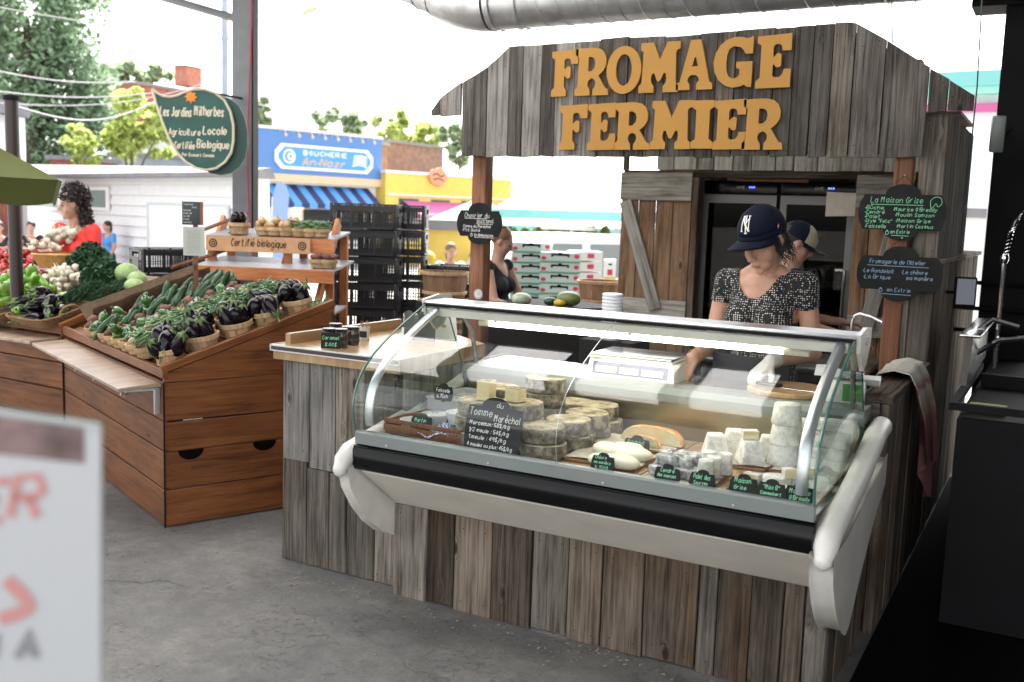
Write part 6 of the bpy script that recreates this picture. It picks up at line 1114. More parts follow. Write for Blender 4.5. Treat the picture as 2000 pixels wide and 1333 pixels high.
# ---- stacks of black crates
def crate_proto(L=.6, Wd=.38, H=.235):
    t = thing('plastic_crate', '', 'crate', (0, 0, 0)); l, w = L/2, Wd/2
    mb = MB()
    for sx in (-1, 1):
        for sy in (-1, 1): mb.rbox(sx*l-.028*(sx > 0)-.0*(sx < 0), sx*l+.028*(sx < 0), sy*w-.028*(sy > 0), sy*w+.028*(sy < 0), 0, H-.004, .004)
    part('corner_post', mb, M['blackplastic'], t, kind='stuff')
    mb = MB()
    for sy in (-1, 1):
        for z, h in ((.004, .02), (.085, .007), (.165, .045), (.218, .01)): mb.box(-l+.028, l-.028, sy*w-.006, sy*w+.006, z, z+h)
        for i in range(1, 26): x = -l+L*i/26; mb.box(x-.0045, x+.0045, sy*w-.004, sy*w+.004, .024, .218)
        for x in (-l/3, l/3): mb.box(x-.009, x+.009, sy*w-.009, sy*w+.009, .004, .22)
    mb.box(-l+.03, l-.03, -w+.012, -w+.016, .02, .06)
    for sx in (-1, 1):
        for z, h in ((.004, .02), (.085, .007), (.218, .01)): mb.box(sx*l-.006, sx*l+.006, -w+.028, w-.028, z, z+h)
        for y0, y1 in ((-w+.028, -.09), (.09, w-.028)): mb.box(sx*l-.006, sx*l+.006, y0, y1, .12, .21)
        mb.box(sx*l-.008, sx*l+.008, -.085, .085, .03, .15); mb.box(sx*l-.006, sx*l+.006, -.09, .09, .195, .218)
        for i in range(1, 12): y = -w+Wd*i/12; mb.box(sx*l-.004, sx*l+.004, y-.003, y+.003, .024, .12)
    part('lattice', mb, M['blackplastic'], t, smooth=0, kind='stuff')
    part('floor_grid', MB().box(-l+.02, l-.02, -w+.02, w-.02, .004, .012), M['blackplastic'], t, smooth=0); return t
cpz = crate_proto(); first = True
pa, pb = dep(650, 392, 8.9), dep(765, 394, 8.9); ca = math.atan2(pb.y-pa.y, pb.x-pa.x)
CM = TR(pa.x, pa.y, 0, ca-.02) @ TR(.28, .19, 0)
on_ = ['lowest', 'second', 'third', 'fourth', 'fifth', 'sixth', 'topmost']
for i in range(7):
    Mx = CM @ TR(.006*math.sin(i*5), .005*math.cos(i*3), .005+i*.238, .01*math.sin(i*7)); lab = '%s black plastic crate in the tall stack beside the shelf unit' % on_[i]
    if first: cpz.matrix_basis = Mx; cpz['label'] = lab; cpz['group'] = 'black crates in the tall stack'; first = False
    else: dup(cpz, Mx, lab, 'black crates in the tall stack')
for i in range(7): dup(cpz, CM @ TR(.2, .42+.01*math.sin(i), .005+i*.238, .008*math.sin(i*3)), '%s black crate in the stack directly behind the tall stack' % on_[i], 'black crates in the rear stack')
for i in range(9): put('onion', ONI, CM @ TR(-.2+.05*i, -.1+.05*(i % 3), 1.50+.07) @ Matrix.Scale(1.3, 4), 'pale onion in the topmost crate of the tall stack', 'onion', 'onions in the topmost crate')
p = dep(838, 505, 9.6); SM3 = TR(p.x, p.y, 0, ca-.3) @ TR(.28, .19, 0)
for i in range(5): dup(cpz, SM3 @ TR(0, 0, .02+i*.238-.1), '%s black crate in the short stack left of the timber post' % ('lowest', 'second', 'middle', 'fourth', 'topmost')[i], 'black crates left of the timber post')
p = dep(275, 475, 9.2); Q3 = TR(p.x, p.y, 0, ca+.7)
for i in range(5): dup(cpz, Q3 @ TR(.28+.01*i, .19, i*.238), '%s grey lit crate in the stack behind the price stake' % ('lowest', 'second', 'middle', 'fourth', 'topmost')[i], 'crates behind the price stake')
for i in range(4): dup(cpz, Q3 @ TR(.95+.01*i, .1, i*.238, .2), '%s crate in the second stack behind the price stake' % ('lowest', 'second', 'third', 'topmost')[i], 'crates of the second stack behind the price stake')
# bushel baskets
def bushel(px, py, k, lab, r=.2, h=.36):
    p = dep(px, py, k); t = thing('bushel_basket', lab, 'basket', (p.x, p.y, p.z-h)); 
    for i in range(22): part('stave', stave_me, None, t, TR(rz=6.283*i/22)) if 0 else link('stave', stave_me, t, TR(rz=6.283*i/22))
    part('hoop', MB().lathe([(r*.98, h-.03), (r*1.05, h-.028), (r*1.06, h), (r, h)], 28).lathe([(r*.92, h*.45), (r*.97, h*.46), (r*.98, h*.52), (r*.93, h*.53)], 28), M['splint'], t); return t
v_ = MB(); aa = .135; v_.add([(.16*math.cos(-aa), .16*math.sin(-aa), 0), (.16*math.cos(aa), .16*math.sin(aa), 0), (.2*math.cos(aa), .2*math.sin(aa), .36), (.2*math.cos(-aa), .2*math.sin(-aa), .36), (.155, -.018, 0), (.155, .018, 0), (.195, .018, .36), (.195, -.018, .36)], [(0, 1, 2, 3), (7, 6, 5, 4), (0, 3, 7, 4), (1, 5, 6, 2), (3, 2, 6, 7)]); stave_me = v_.mesh('stave', M['stain'], 0)
M['bushel'] = plain('weathered_basket_wood', (.26, .15, .08), .8, var=.3, rnd=.2); stave_me.materials[0] = M['bushel']
for px_, py_, k_, w1_ in ((869, 530, 8.6, 'left of the timber post'), (1173, 548, 8.9, 'in front of the white cartons')):
    b0 = bushel(px_, py_, k_, 'topmost wooden bushel basket of the stack '+w1_); z_ = b0.location.z; nb_ = max(1, math.ceil(z_/.3))
    for i_ in range(nb_): dup(b0, TR(b0.location.x, b0.location.y, .004+z_*i_/nb_, i_*.3), '%s bushel basket from the floor in the stack %s' % (('lowest', 'second', 'third', 'fourth')[i_], w1_), 'bushel baskets in stacks')
# ================================================================ BACKGROUND
M['siding'] = plain('white_siding', (.72, .72, .74), .6, var=.05); M['brick'] = plain('red_brick', (.3, .1, .07), .85, var=.3, vscale=5); M['brickb'] = plain('brown_brick', (.22, .13, .1), .85, var=.3, vscale=5)
M['roofg'] = plain('grey_roofing', (.2, .2, .22), .8, var=.2, vscale=3); M['bluewall'] = plain('grey_blue_render', (.3, .34, .4), .8, var=.15, vscale=1); M['blue'] = plain('shop_blue', (.07, .18, .42), .5); M['lblue'] = plain('sign_light_blue', (.06, .25, .6), .5); M['navy'] = plain('awning_navy', (.015, .02, .09), .7)  # shop blue lightened to stand in for veiling glare
M['yellow'] = plain('yellow_render', (.66, .48, .1), .7, var=.08); M['magenta'] = plain('magenta_cloth', (.45, .1, .26), .7); M['pane'] = plain('dark_window_pane', (.06, .07, .08), .1, spec=.7); M['beige'] = plain('beige_cornice', (.55, .42, .28), .7); M['darkin'] = plain('dark_shop_interior', (.012, .012, .015), .6)
M['tent'] = plain('white_tent_cloth', (.82, .82, .82), .7); M['teal'] = plain('teal_cloth', (.16, .42, .42), .7); M['green'] = plain('green_awning', (.03, .2, .1), .7); M['mort'] = plain('mortar_wall', (.32, .29, .26), .9)
GZ = -.4
def wallframe(px0, k0, px1, k1, py=400):
    a, b = dep(px0, py, k0), dep(px1, py, k1); a.z = b.z = 0; return TR(a.x, a.y, 0, math.atan2(b.y-a.y, b.x-a.x)), (b-a).length
def hitf(Mx, px, py, yl=0):
    n = Mx.to_3x3() @ Vector((0, 1, 0)); o = Mx @ Vector((0, yl, 0)); d = ray(px, py); c = Vector((0, 0, CH)); return Mx.inverted() @ (c+d*((o-c).dot(n)/d.dot(n)))
def rect(Mx, px0, py0, px1, py1, y0, y1, mb=None):
    a, b = hitf(Mx, px0, py0, y0), hitf(Mx, px1, py1, y0); return (mb or MB()).box(min(a.x, b.x), max(a.x, b.x), y0, y1, min(a.z, b.z), max(a.z, b.z))
# garage
gm_, gl = wallframe(-120, 30, 470, 18, 420); g = thing('garage', 'long white sided garage with a low grey roof and two window bands', 'garage', M=gm_)
ez = hitf(gm_, 455, 338).z
part('wall', MB().box(0, gl, .02, .6, GZ, ez), M['siding'], g, smooth=0)
for i in range(12): part('siding_board', MB().add([(0, -.02, GZ+i*(ez-GZ)/12), (gl, -.02, GZ+i*(ez-GZ)/12), (gl, .018, GZ+(i+1)*(ez-GZ)/12-.01), (0, .018, GZ+(i+1)*(ez-GZ)/12-.01)], [(0, 1, 2, 3)]), M['siding'], g, smooth=0)
part('roof', MB().add([(-.3, -.35, ez), (gl+.3, -.35, ez), (gl+.05, .6, ez+.12), (-.3, 2.5, ez+.5), (-.3, -.35, ez-.08), (gl+.05, -.35, ez-.08), (gl+.05, .7, ez-.08), (-.3, 2.6, ez-.08)], [(0, 1, 2, 3), (0, 4, 5, 1), (4, 7, 6, 5), (1, 5, 6, 2), (3, 2, 6, 7), (0, 3, 7, 4)]), M['roofg'], g, smooth=0)
for a, b in ((40, 118), (124, 212)):
    w_ = part('window', rect(gm_, a, 365, b, 412, -.06, -.021), M['siding'], g, smooth=0); part('pane', rect(gm_, a+6, 371, b-6, 406, -.065, -.061), plain('greenish_pane', (.2, .26, .25), .2, spec=.6), w_, smooth=0)
dd = part('garage_door', rect(gm_, 286, 397, 446, 520, -.05, -.021), plain('door_trim', (.5, .53, .56), .6), g, smooth=0); part('door_panel', rect(gm_, 291, 401, 441, 520, -.056, -.051), M['siding'], dd, smooth=0)
def blk(name, lab, cat, px0, k0, px1, k1, pt, D=6, mat='brick', pyr=None):
    Mx, L_ = wallframe(px0, k0, px1, k1, pt); z = hitf(Mx, px0+(5 if px1 > px0 else -5), pt).z; t = thing(name, lab, cat, M=Mx); part('wall', MB().box(0, L_, 0, D, GZ, z), M[mat], t, smooth=0); part('roof', MB().box(-.08, L_+.08, -.08, D+.08, z+.002, z+.14), M['roofg'], t, smooth=0); return t, Mx, L_, z
blk('brick_shed', 'low dark red brick shed behind the garage roof', 'shed', 150, 31, 230, 33, 314, 1, 'brick')
t, Mx, L_, z = blk('rendered_building', 'grey blue rendered wall behind the green oval sign', 'building', 224, 34, 462, 36, 305, 1, 'bluewall')
t, Mx, L_, z = blk('brick_house', 'far brick house with a tall pinkish chimney above the oval sign', 'house', 262, 47, 462, 53, 165, 1.5, 'brick')
ch = part('chimney', rect(Mx, 366, 128, 394, 172, .4, 1.3), plain('pink_brick', (.45, .18, .13), .85, var=.2, vscale=5), t, smooth=0); part('chimney_cap', rect(Mx, 363, 127, 397, 134, .3, 1.4), M['brick'], ch, smooth=0)
for i in range(5): part('window', MB().box(1+i*1.1, 1.6+i*1.1, -.04, -.002, 3.0, 4.2), M['pane'], t, smooth=0)
t, Mx, L_, z = blk('white_house', 'white house corner with a brick foot behind the brown umbrella pole', 'house', -150, 20, 48, 23, 200, 1, 'siding'); part('brick_foot', rect(Mx, -150, 285, 47, 520, -.06, -.002), M['brick'], t, smooth=0); part('eave', rect(Mx, -150, 196, 55, 203, -.4, .3), M['roofg'], t, smooth=0)
# butcher's shop
bm_, bl = wallframe(478, 33.5, 736, 37.4, 330); b = thing('butcher_shop', 'blue butcher shop front with a white framed sign and a striped awning', 'shop', M=bm_)
zt_ = hitf(bm_, 498, 250).z; part('wall', MB().box(0, bl, .02, 8, GZ, zt_-.1), M['siding'], b, smooth=0)
z0 = hitf(bm_, 600, 343).z; part('fascia', MB().box(-.02, bl+.02, -.25, .018, z0, zt_), M['blue'], b, smooth=0); part('cornice', MB().box(-.05, bl+.05, -.3, .018, z0-.28, z0-.003), M['beige'], b, smooth=0); part('coping', MB().box(-.05, bl+.05, -.3, .3, zt_+.002, zt_+.09), M['siding'], b, smooth=0)
a1, a2 = hitf(bm_, 536, 300, -.27), hitf(bm_, 727, 320, -.27); zA, zB = hitf(bm_, 630, 343, -.27).z+.18, hitf(bm_, 630, 289, -.27).z+.0; xA, xB = a1.x, a2.x; c_ = .25
zA = hitf(bm_, 540, 329, -.27).z; zB = hitf(bm_, 540, 279, -.27).z
oct_ = lambda x0, x1, z0, z1, c: [(x0+c, z0), (x1-c, z0), (x1, z0+c), (x1, z1-c), (x1-c, z1), (x0+c, z1), (x0, z1-c), (x0, z0+c)]
sb = part('sign_board', MB().extr(oct_(xA, xB, zA, zB, c_), -.32, -.252), M['siding'], b, smooth=0); part('sign_field', MB().extr(oct_(xA+.12, xB-.12, zA+.1, zB-.1, c_), -.33, -.321), M['lblue'], sb, smooth=0)
mb = MB(); xm = (xA+xB)/2; write(mb, 'BOUCHERIE', xm, zA+.6*(zB-zA), .15, .032, -.336, sharp=True, width=1.9, center=True, slant=0); circle(mb, xA+.55, (zA+zB)/2, .22, .05, -.336); circle(mb, xA+.6, (zA+zB)/2, .1, .06, -.336, 8); 
for k in range(5): ribbon(mb, smoothline([(xB-.95+.02*k, (zA+zB)/2-.18+.09*k), (xB-.6, (zA+zB)/2-.12+.08*k), (xB-.3, (zA+zB)/2-.2+.09*k)]), .04, -.336)
part('lettering', mb, M['tent'], sb, smooth=0, kind='stuff'); mb = MB(); write(mb, 'An-Nasr', xm-.05, zA+.17, .25, .045, -.336, width=1.9, center=True, slant=.15); part('gold_lettering', mb, plain('sign_gold', (.6, .38, .08), .5), sb, smooth=0)
for i in range(8):
    x = xA+.2+(xB-xA-.4)*i/7; part('gooseneck_lamp', MB().tube([(x, -.2, zt_-.1), (x, -.5, zt_+.1), (x+.02, -.62, zt_-.15)], .018, 6).ball((x+.02, -.63, zt_-.2), .05), M['beige'], b)
za, zb2 = hitf(bm_, 600, 362).z, hitf(bm_, 600, 398, -.9).z; n = 16
for i in range(n):
    x0, x1 = .1+(bl-.5)*i/n, .1+(bl-.5)*(i+1)/n; part('awning_stripe', MB().add([(x0, 0, za), (x1, 0, za), (x1, -.9, zb2), (x0, -.9, zb2), (x1, -.9, zb2-.16), (x0, -.9, zb2-.16)], [(0, 1, 2, 3), (3, 2, 4, 5)]), M['navy'] if i % 2 else M['lblue'], b, smooth=0)
sw_ = part('shop_window', MB().box(bl*.42, bl*.9, -.03, .018, .5, zb2-.2), M['darkin'], b, smooth=0); part('door', MB().box(bl*.1, bl*.3, -.03, .018, GZ, zb2-.2), M['siding'], b, smooth=0)
p = hitf(bm_, 582, 402, -.1); lp = part('lamp_shade', MB().lathe([(.1, 0), (.2, -.22)], 14, TR(p.x, -.15, p.z+.12)), plain('lit_shade', (1, .6, .25), .5, emis=1.2), b)
p = dep(547, 480, 27); t = thing('banner_flag', 'tall pale blue rounded banner flag standing before the butcher shop', 'flag', (p.x, p.y, GZ), YAW); h0, h1 = dep(533, 420, 27).z-GZ, dep(547, 356, 27).z-GZ
P = [(-.2, .5), (.16, .5), (.2, h0), (.24, h1-.35), (.15, h1-.08), (0, h1), (-.12, h1-.08), (-.2, h1-.4)]; fl_ = part('cloth', MB().extr(P, -.006, .006), plain('pale_blue_cloth', (.2, .3, .62), .7), t, smooth=0); part('pole', MB().tube([(-.22, 0, 0), (-.22, 0, h1-.4)], .015, 6), M['alu'], t)
mb = MB(); write(mb, 'MIEL', -.1, 1.6, .12, .02, -.008); part('print', mb, M['tent'], fl_, smooth=0) if 0 else None
blk('brick_building', 'narrow brown brick building between the blue shop and the yellow one', 'building', 734, 37.6, 757, 38.5, 283, 6, 'brickb')
t, Mx, L_, z = blk('brick_building', 'tan brick upper building rising behind the yellow shop', 'building', 744, 46, 866, 50, 277, 3, 'brickb')
ym, yl_ = wallframe(754, 37, 1000, 41, 340); y = thing('yellow_shop', 'bright yellow shop with a rounded emblem and a magenta awning', 'shop', M=ym); zt_ = hitf(ym, 760, 338).z
part('wall', MB().box(0, yl_, .02, 6, GZ, zt_), M['yellow'], y, smooth=0); part('coping', MB().box(-.05, yl_, -.06, .3, zt_+.002, zt_+.1), M['siding'], y, smooth=0)
p = hitf(ym, 856, 346, -.1); e = part('emblem', MB().extr([(p.x+.42*math.cos(i*.3142), p.z+.34*math.sin(i*.3142)*(1+.12*math.cos(i*1.57))) for i in range(20)], -.12, -.05), plain('orange_emblem', (.6, .25, .14), .6), y, smooth=0)
mb = MB(); write(mb, 'Fleurs', p.x-.3, p.z-.02, .14, .03, -.125, width=.6) if 0 else ribbon(mb, smoothline([(p.x-.28, p.z+.05), (p.x-.1, p.z+.12), (p.x+.1, p.z+.02), (p.x+.28, p.z+.08)]), .05, -.125); ribbon(mb, smoothline([(p.x-.25, p.z-.12), (p.x, p.z-.06), (p.x+.25, p.z-.14)]), .05, -.125); part('emblem_marks', mb, M['darkin'], e, smooth=0)
part('white_band', rect(ym, 758, 378, 1000, 392, -.04, .015), M['siding'], y, smooth=0)
a, b_ = hitf(ym, 785, 392), hitf(ym, 785, 418, -1.2); part('awning', MB().add([(a.x, -.045, a.z), (yl_, -.045, a.z), (yl_, -1.2, b_.z), (a.x, -1.2, b_.z), (a.x, -1.2, b_.z-.2), (yl_, -1.2, b_.z-.2)], [(0, 1, 2, 3), (3, 2, 5, 4)]), M['magenta'], y, smooth=0)
for i in range(3): part('window', MB().box(.6+i*1.5, 1.5+i*1.5, -.02, .016, .5, 2.1), M['pane'], y, smooth=0)
# tents and market stalls beyond
def gable_tent(pl, kl, pr, kr, py_eave, py_top, D, lab, tealv=True):
    Mx, L_ = wallframe(pl, kl, pr, kr, py_eave); ze = hitf(Mx, pl+20, py_eave).z; zt = ze+1.5; t = thing('market_tent', lab, 'tent', M=Mx)
    part('canopy', MB().add([(0, 0, ze), (L_, 0, ze), (L_, D, ze), (0, D, ze), (L_*.42, D/2, zt), (L_*.62, D/2, zt)], [(0, 1, 5, 4), (1, 2, 5), (2, 3, 4, 5), (3, 0, 4)]), M['tent'], t, smooth=0)
    part('valance', MB().grid(lambda a, b: (L_*a, -.01-.03*math.sin(a*50)*(b), ze-.15*b), 60, 1), M['teal'] if tealv else M['tent'], t, smooth=60)
    for x in (.05, L_-.05):
        for yy in (.05, D-.05): part('leg', MB().tube([(x, yy, GZ), (x, yy, ze)], .03, 8), M['alu'], t)
    return t, Mx, L_, ze
gt, gMx, gL, gze = gable_tent(962, 17, 1330, 14.6, 408, 310, 4, 'large white market tent with a teal valance behind the left timber post')
for i in range(3): part('strip_light', MB().box(.6+i*1.5, 1.7+i*1.5, .6, .68, gze-.32, gze-.26), M['tent'], gt, smooth=0)
st2, sMx, sL, sz_ = (lambda r: r)(gable_tent(985, 25, 1330, 23, 440, 400, 4, 'green lit stall tent in the shade under the larger white tent', True))
M['gstall'] = M['green']; part('side_wall', MB().box(0, sL, 3.9, 3.95, GZ, sz_), M['green'], st2, smooth=0)
M['bundle'] = plain('hanging_bundle_leaf', (.25, .28, .06), .8, var=.4, vscale=20)
for i in range(8):
    px = 1000+i*26; p = hitf(gMx, px, 447, 1.2); w_ = gMx @ p; leafy(TR(w_.x, w_.y, w_.z-.28), M['bundle'], 'hanging yellow green bundle, %s from the timber post under the white tent' % ('first', 'second', 'third', 'fourth', 'fifth', 'sixth', 'seventh', 'eighth')[i], 'hanging_bundle', .12, .3, 160, 90+i, leaf=.07, ruff=.02)
# van
vp_, vl = wallframe(985, 13.6, 1330, 15.2, 520); v = thing('parked_van', 'white van parked side on behind the stacked fruit cartons', 'van', M=vp_); vz = hitf(vp_, 1080, 457).z
prof = [(-.2, .05), (-.25, .75), (-.1, 1.0), (.35, vz-.25), (.9, vz-.03), (2.2, vz), (3.6, vz-.03), (3.75, .9), (3.8, .05)]
part('body', MB().extr(prof, 0, 1.8), plain('van_white', (.75, .76, .78), .3, spec=.6, coat=.4), v, smooth=20)
for a, b_ in ((.55, 1.3), (1.4, 2.25), (2.35, 3.4)): part('window', MB().extr([(a, vz-.62), (b_, vz-.62), (b_-.03, vz-.14), (a+(.25 if a < 1 else .03), vz-.14)], -.012, -.002), plain('van_glass', (.16, .2, .2), .1, spec=.7), v, smooth=0)
for x in (.6, 3.0): w_ = part('wheel', MB().lathe([(0, 0), (.3, 0), (.33, .04), (.33, .16), (.3, .2), (0, .2)], 24, TR(x, -.05, GZ+.33, rx=R_(-90))), M['rubber'], v); part('rim', MB().lathe([(0, 0), (.19, 0), (.19, .01), (0, .01)], 20, TR(x, -.062, GZ+.33, rx=R_(-90))), M['alu'], w_)
part('wheel_arch', MB().box(-.1, 3.7, -.005, -.001, GZ+.2, .06), M['darksteel'], v, smooth=0)
# fruit cartons in stacks
M['carton'] = plain('pale_green_carton', (.5, .6, .58), .7); M['cartonw'] = plain('white_carton', (.7, .72, .7), .7); M['berry'] = plain('printed_berry', (.55, .03, .1), .6); M['cgreen'] = plain('carton_base_green', (.12, .35, .22), .7)
def carton_meshes():
    return MB().box(0, .44, 0, .32, 0, .112).mesh('carton_box', M['carton'], 0), MB().box(.12, .32, -.003, -.001, .075, .095).box(.12, .14, -.003, -.001, .06, .075).box(.3, .32, -.003, -.001, .06, .075).box(.2, .24, -.003, -.001, .095, .108).mesh('hand_slot', M['rubber'], 0), MB().ball((.4, 0, .07), (.03, .003, .024), 8, 6).ball((.04, 0, .045), (.03, .003, .022), 8, 6).mesh('berry_print', M['berry'], 0), MB().box(0, .44, -.002, -.0005, 0, .018).mesh('base_band', M['cgreen'], 0)
CT = carton_meshes(); ea = YAW-.08
def carton(Mx, lab, grp): t = props(link('fruit_carton', CT[0], None, Mx), lab, 'carton', grp); [link(n_, m_, t) for n_, m_ in (('hand_slot', CT[1]), ('berry_print', CT[2]), ('base_band', CT[3]))]; return t
for s_, (px, k, nn, words) in enumerate(((996, 11.2, 7, 'left'), (1052, 11.0, 6, 'middle'))):
    p = dep(px, 592, k); z0 = p.z-.25
    for i in range(nn+1): carton(TR(p.x, p.y, z0+i*.117, ea+.01*math.sin(i*4)), 'pale strawberry carton number %s from the floor in the %s stack by the van' % (('one', 'two', 'three', 'four', 'five', 'six', 'seven', 'eight')[i], words), 'strawberry cartons')
q_ = MB().box(0, .3, 0, .3, 0, .105).mesh('carton_box', M['cartonw'], 0); q2_ = MB().box(.11, .19, -.003, -.001, .03, .08).mesh('label', M['berry'], 0)
p = dep(1122, 592, 11.0)
for i in range(6): t = props(link('fruit_carton', q_, None, TR(p.x+.03, p.y, p.z-.12+i*.117, ea+.5)), 'white end carton number %s from the floor right of the middle stack' % ('one', 'two', 'three', 'four', 'five', 'six')[i], 'carton', 'white end cartons'); link('label', q2_, t)
p = dep(1160, 550, 12); z0 = p.z
for i, px in enumerate((1162, 1190)):
    p = dep(px, 560, 12); t = thing('milk_carton', '%s tall white carton with yellow foot behind the bushel basket' % ('first' if i == 0 else 'second'), 'carton', (p.x, p.y, z0), YAW); part('carton_box', MB().box(-.07, .07, 0, .12, 0, .27), M['cartonw'], t, smooth=0); part('yellow_print', MB().box(-.07, .07, -.003, -.001, 0, .06), M['yellow'], t, smooth=0); part('red_print', MB().box(-.03, .03, -.003, -.001, .08, .15), M['berry'], t, smooth=0); part('hand_slot', MB().box(-.02, .02, -.003, -.001, .2, .22), M['rubber'], t, smooth=0)
ct_ = thing('carton_table', 'dark table under the fruit cartons', 'table', M=TR(*dep(1060, 620, 11.4).xy, 0, ea)); part('table_top', MB().box(-.9, 1.3, -.3, .5, .1, .14), M['darksteel'], ct_, smooth=0) if 0 else part('table_top', MB().box(-.9, 1.3, -.6, .6, dep(1052, 592, 11).z-.29, dep(1052, 592, 11).z-.255), M['darksteel'], ct_, smooth=0)
for x in (-.8, 1.2): part('leg', MB().box(x, x+.05, -.5, -.45, 0, dep(1052, 592, 11).z-.292), M['darksteel'], ct_, smooth=0)
# neighbour table with squash, seen over the case
tz = .93; A_, B_ = ony(985, 612, 5.9), ony(1216, 596, 6.75); nt_ = thing('neighbour_table', 'dark table with a pale edge carrying squash behind the display case', 'table', M=TR(A_.x, A_.y, 0, math.atan2(B_.y-A_.y, B_.x-A_.x))); tl = (B_-A_).length; tz = (A_.z+B_.z)/2
part('table_top', MB().box(-.3, tl, 0, .8, tz-.06, tz), M['darksteel'], nt_, smooth=0); part('edge_strip', MB().box(-.3, tl, -.006, -.001, tz-.018, tz+.006), M['alu'], nt_, smooth=0); part('front_panel', MB().box(-.3, tl, .02, .04, 0, tz-.062), M['darksteel'], nt_, smooth=0)
def squash(px, py, y, r, lab, col_, flat=.6):
    p = ony(px, py, y); props(part('squash', MB().lathe([(0, 0)]+[(r*math.sin(math.pi*i/12)**.8, r*flat*(1-math.cos(math.pi*i/12))) for i in range(1, 12)]+[(0, 2*r*flat)], 20), plain('squash_skin', col_, .4, var=.4, vscale=25), None, TR(p.x, p.y, tz+.003)), lab, 'squash')
squash(1018, 600, 6.3, .075, 'pale flat patty pan squash under the seller with the ponytail', (.45, .5, .35)); squash(1110, 600, 6.5, .09, 'greenish patty pan squash at the middle of the neighbour table', (.2, .23, .08)); squash(1093, 602, 6.4, .045, 'small yellow squash in front of the green one', (.6, .42, .02)); squash(1075, 603, 6.45, .05, 'dark green squash beside the small yellow one', (.03, .07, .03))
# yellow bin and pumpkins behind
t, Mx, L_, z = blk('yellow_stand', 'yellow fronted flower stand behind the short crate stack', 'stand', 826, 14, 935, 14.2, 449, .3, 'yellow')
p = dep(832, 505, 12); props(part('pumpkin', MB().ball((0, 0, 0), (.12, .12, .1), 16, 10), plain('yellow_pumpkin', (.7, .5, .04), .5), None, TR(p.x, p.y, p.z)), 'yellow pumpkin left of the short crate stack', 'pumpkin')
p = dep(935, 412, 19); t = thing('green_parasol', 'dark green parasol behind the left timber post', 'parasol', (p.x, p.y, GZ)); part('canopy', MB().lathe([(1.1, p.z-GZ-.25), (0, p.z-GZ+.25)], 10), M['green'], t, smooth=0); part('pole', MB().tube([(0, 0, 0), (0, 0, p.z-GZ+.2)], .03, 6), M['alu'], t)
# right background
blk('market_hall', 'far pale building with a teal roof band right of the cheese stall', 'building', 1790, 26, 2120, 24, 178, 6, 'siding'); rmx, rl = wallframe(1790, 25.9, 2120, 23.9, 178)
rb = thing('teal_canopy', 'teal and white striped canopy edge above the far building', 'canopy', M=rmx); part('canopy_band', rect(rmx, 1790, 143, 2110, 160, -.6, -.1), M['teal'], rb, smooth=0); part('canopy_band', rect(rmx, 1790, 161, 2110, 176, -.5, -.1), plain('mint', (.25, .6, .5), .6), rb, smooth=0); part('pink_band', rect(rmx, 1790, 205, 2110, 214, -.2, -.05), M['magenta'], rb, smooth=0)
p = dep(1968, 560, 11); t = thing('far_shelf', 'shelf of red fruit boxes in another stall beyond the black column', 'shelf', (p.x, p.y, 0), -.1)
for z in (.75, 1.05, 1.35): part('shelf_board', MB().box(-.25, 1.4, 0, .5, z, z+.04), M['tent'], t, smooth=0); part('fruit_row', MB().box(-.2, 1.3, .05, .4, z+.042, z+.13), M['berry'] if z > .9 else M['post'], t, smooth=0)
part('upright', MB().box(-.28, -.25, 0, .5, 0, 1.9), M['siding'], t, smooth=0)
blk('blue_sign_stall', 'low stall with a blue strip beyond the tall side wall', 'stall', 1880, 15, 1990, 15, 425, 1, 'siding')
# hanging green sign
hp = dep(378, 255, 9.2); hs_ = thing('hanging_sign', 'dark green oval farm sign with a swooping top edge and an orange sun', 'sign', (hp.x, hp.y, 0), YAW+.12)
def ons(px, py): p = hitf(wm(hs_), px, py); return (p.x, p.z)
outl = [ons(*q) for q in ((297, 174), (305, 181), (318, 188), (332, 190), (346, 187), (362, 180), (380, 175), (400, 175), (420, 182), (438, 196), (450, 218), (456, 245), (456, 275), (452, 298), (440, 317), (423, 329), (403, 333), (383, 329), (362, 316), (345, 297), (330, 270), (317, 238), (306, 205))]
sbd = part('board', MB().extr(outl, 0, .03), plain('dark_green_paint', (.015, .085, .07), .45, var=.25, vscale=8), hs_, smooth=0)
P = outl+[outl[0]]; part('rim', MB().tube([(x, -.004, z) for x, z in P], .013, 6), plain('cream_rim', (.6, .55, .4), .6), hs_)
part('second_board', MB().extr([(x+.12, z-.04) for x, z in outl], .06, .08), plain('dark_green_paint_b', (.012, .06, .05), .45), hs_, smooth=0)
def wl_(t_, a, b_, h, w=None, mtn='cream'): pass
M['creampaint'] = plain('cream_lettering', (.7, .64, .5), .6); mb = MB()
for tx, (x0, y0), (x1, _), h, w in (('Les Jardins', (313, 226), (377, 0), 17, .012), ("Mil'herbes", (380, 226), (440, 0), 18, .012), ('Agriculture', (330, 263), (394, 0), 12, .009), ('Locale', (397, 262), (445, 0), 15, .012), ('Certifi\u00e9e', (341, 290), (382, 0), 13, .009), ('Biologique', (385, 289), (450, 0), 15, .011), ('Par Ecocert Canada', (356, 305), (420, 0), 6, .006)):
    a, b_ = ons(x0, y0), ons(x1, y0); write(mb, tx, a[0], a[1], h*9.2/1944, w, -.004, width=(b_[0]-a[0])*.98)
part('lettering', mb, M['creampaint'], sbd, smooth=0)
c0 = ons(373, 190); star = []
for i in range(16): rr = .062 if i % 2 == 0 else .036; star.append((c0[0]+rr*math.cos(i*math.pi/8), c0[1]+rr*math.sin(i*math.pi/8)))
part('sun_emblem', MB().extr(star, -.012, -.003), plain('orange_sun', (.75, .25, .03), .5), sbd, smooth=0)
a_ = ons(420, 182); cw_ = wm(hs_).inverted() @ Vector((X0, Y0, 0))
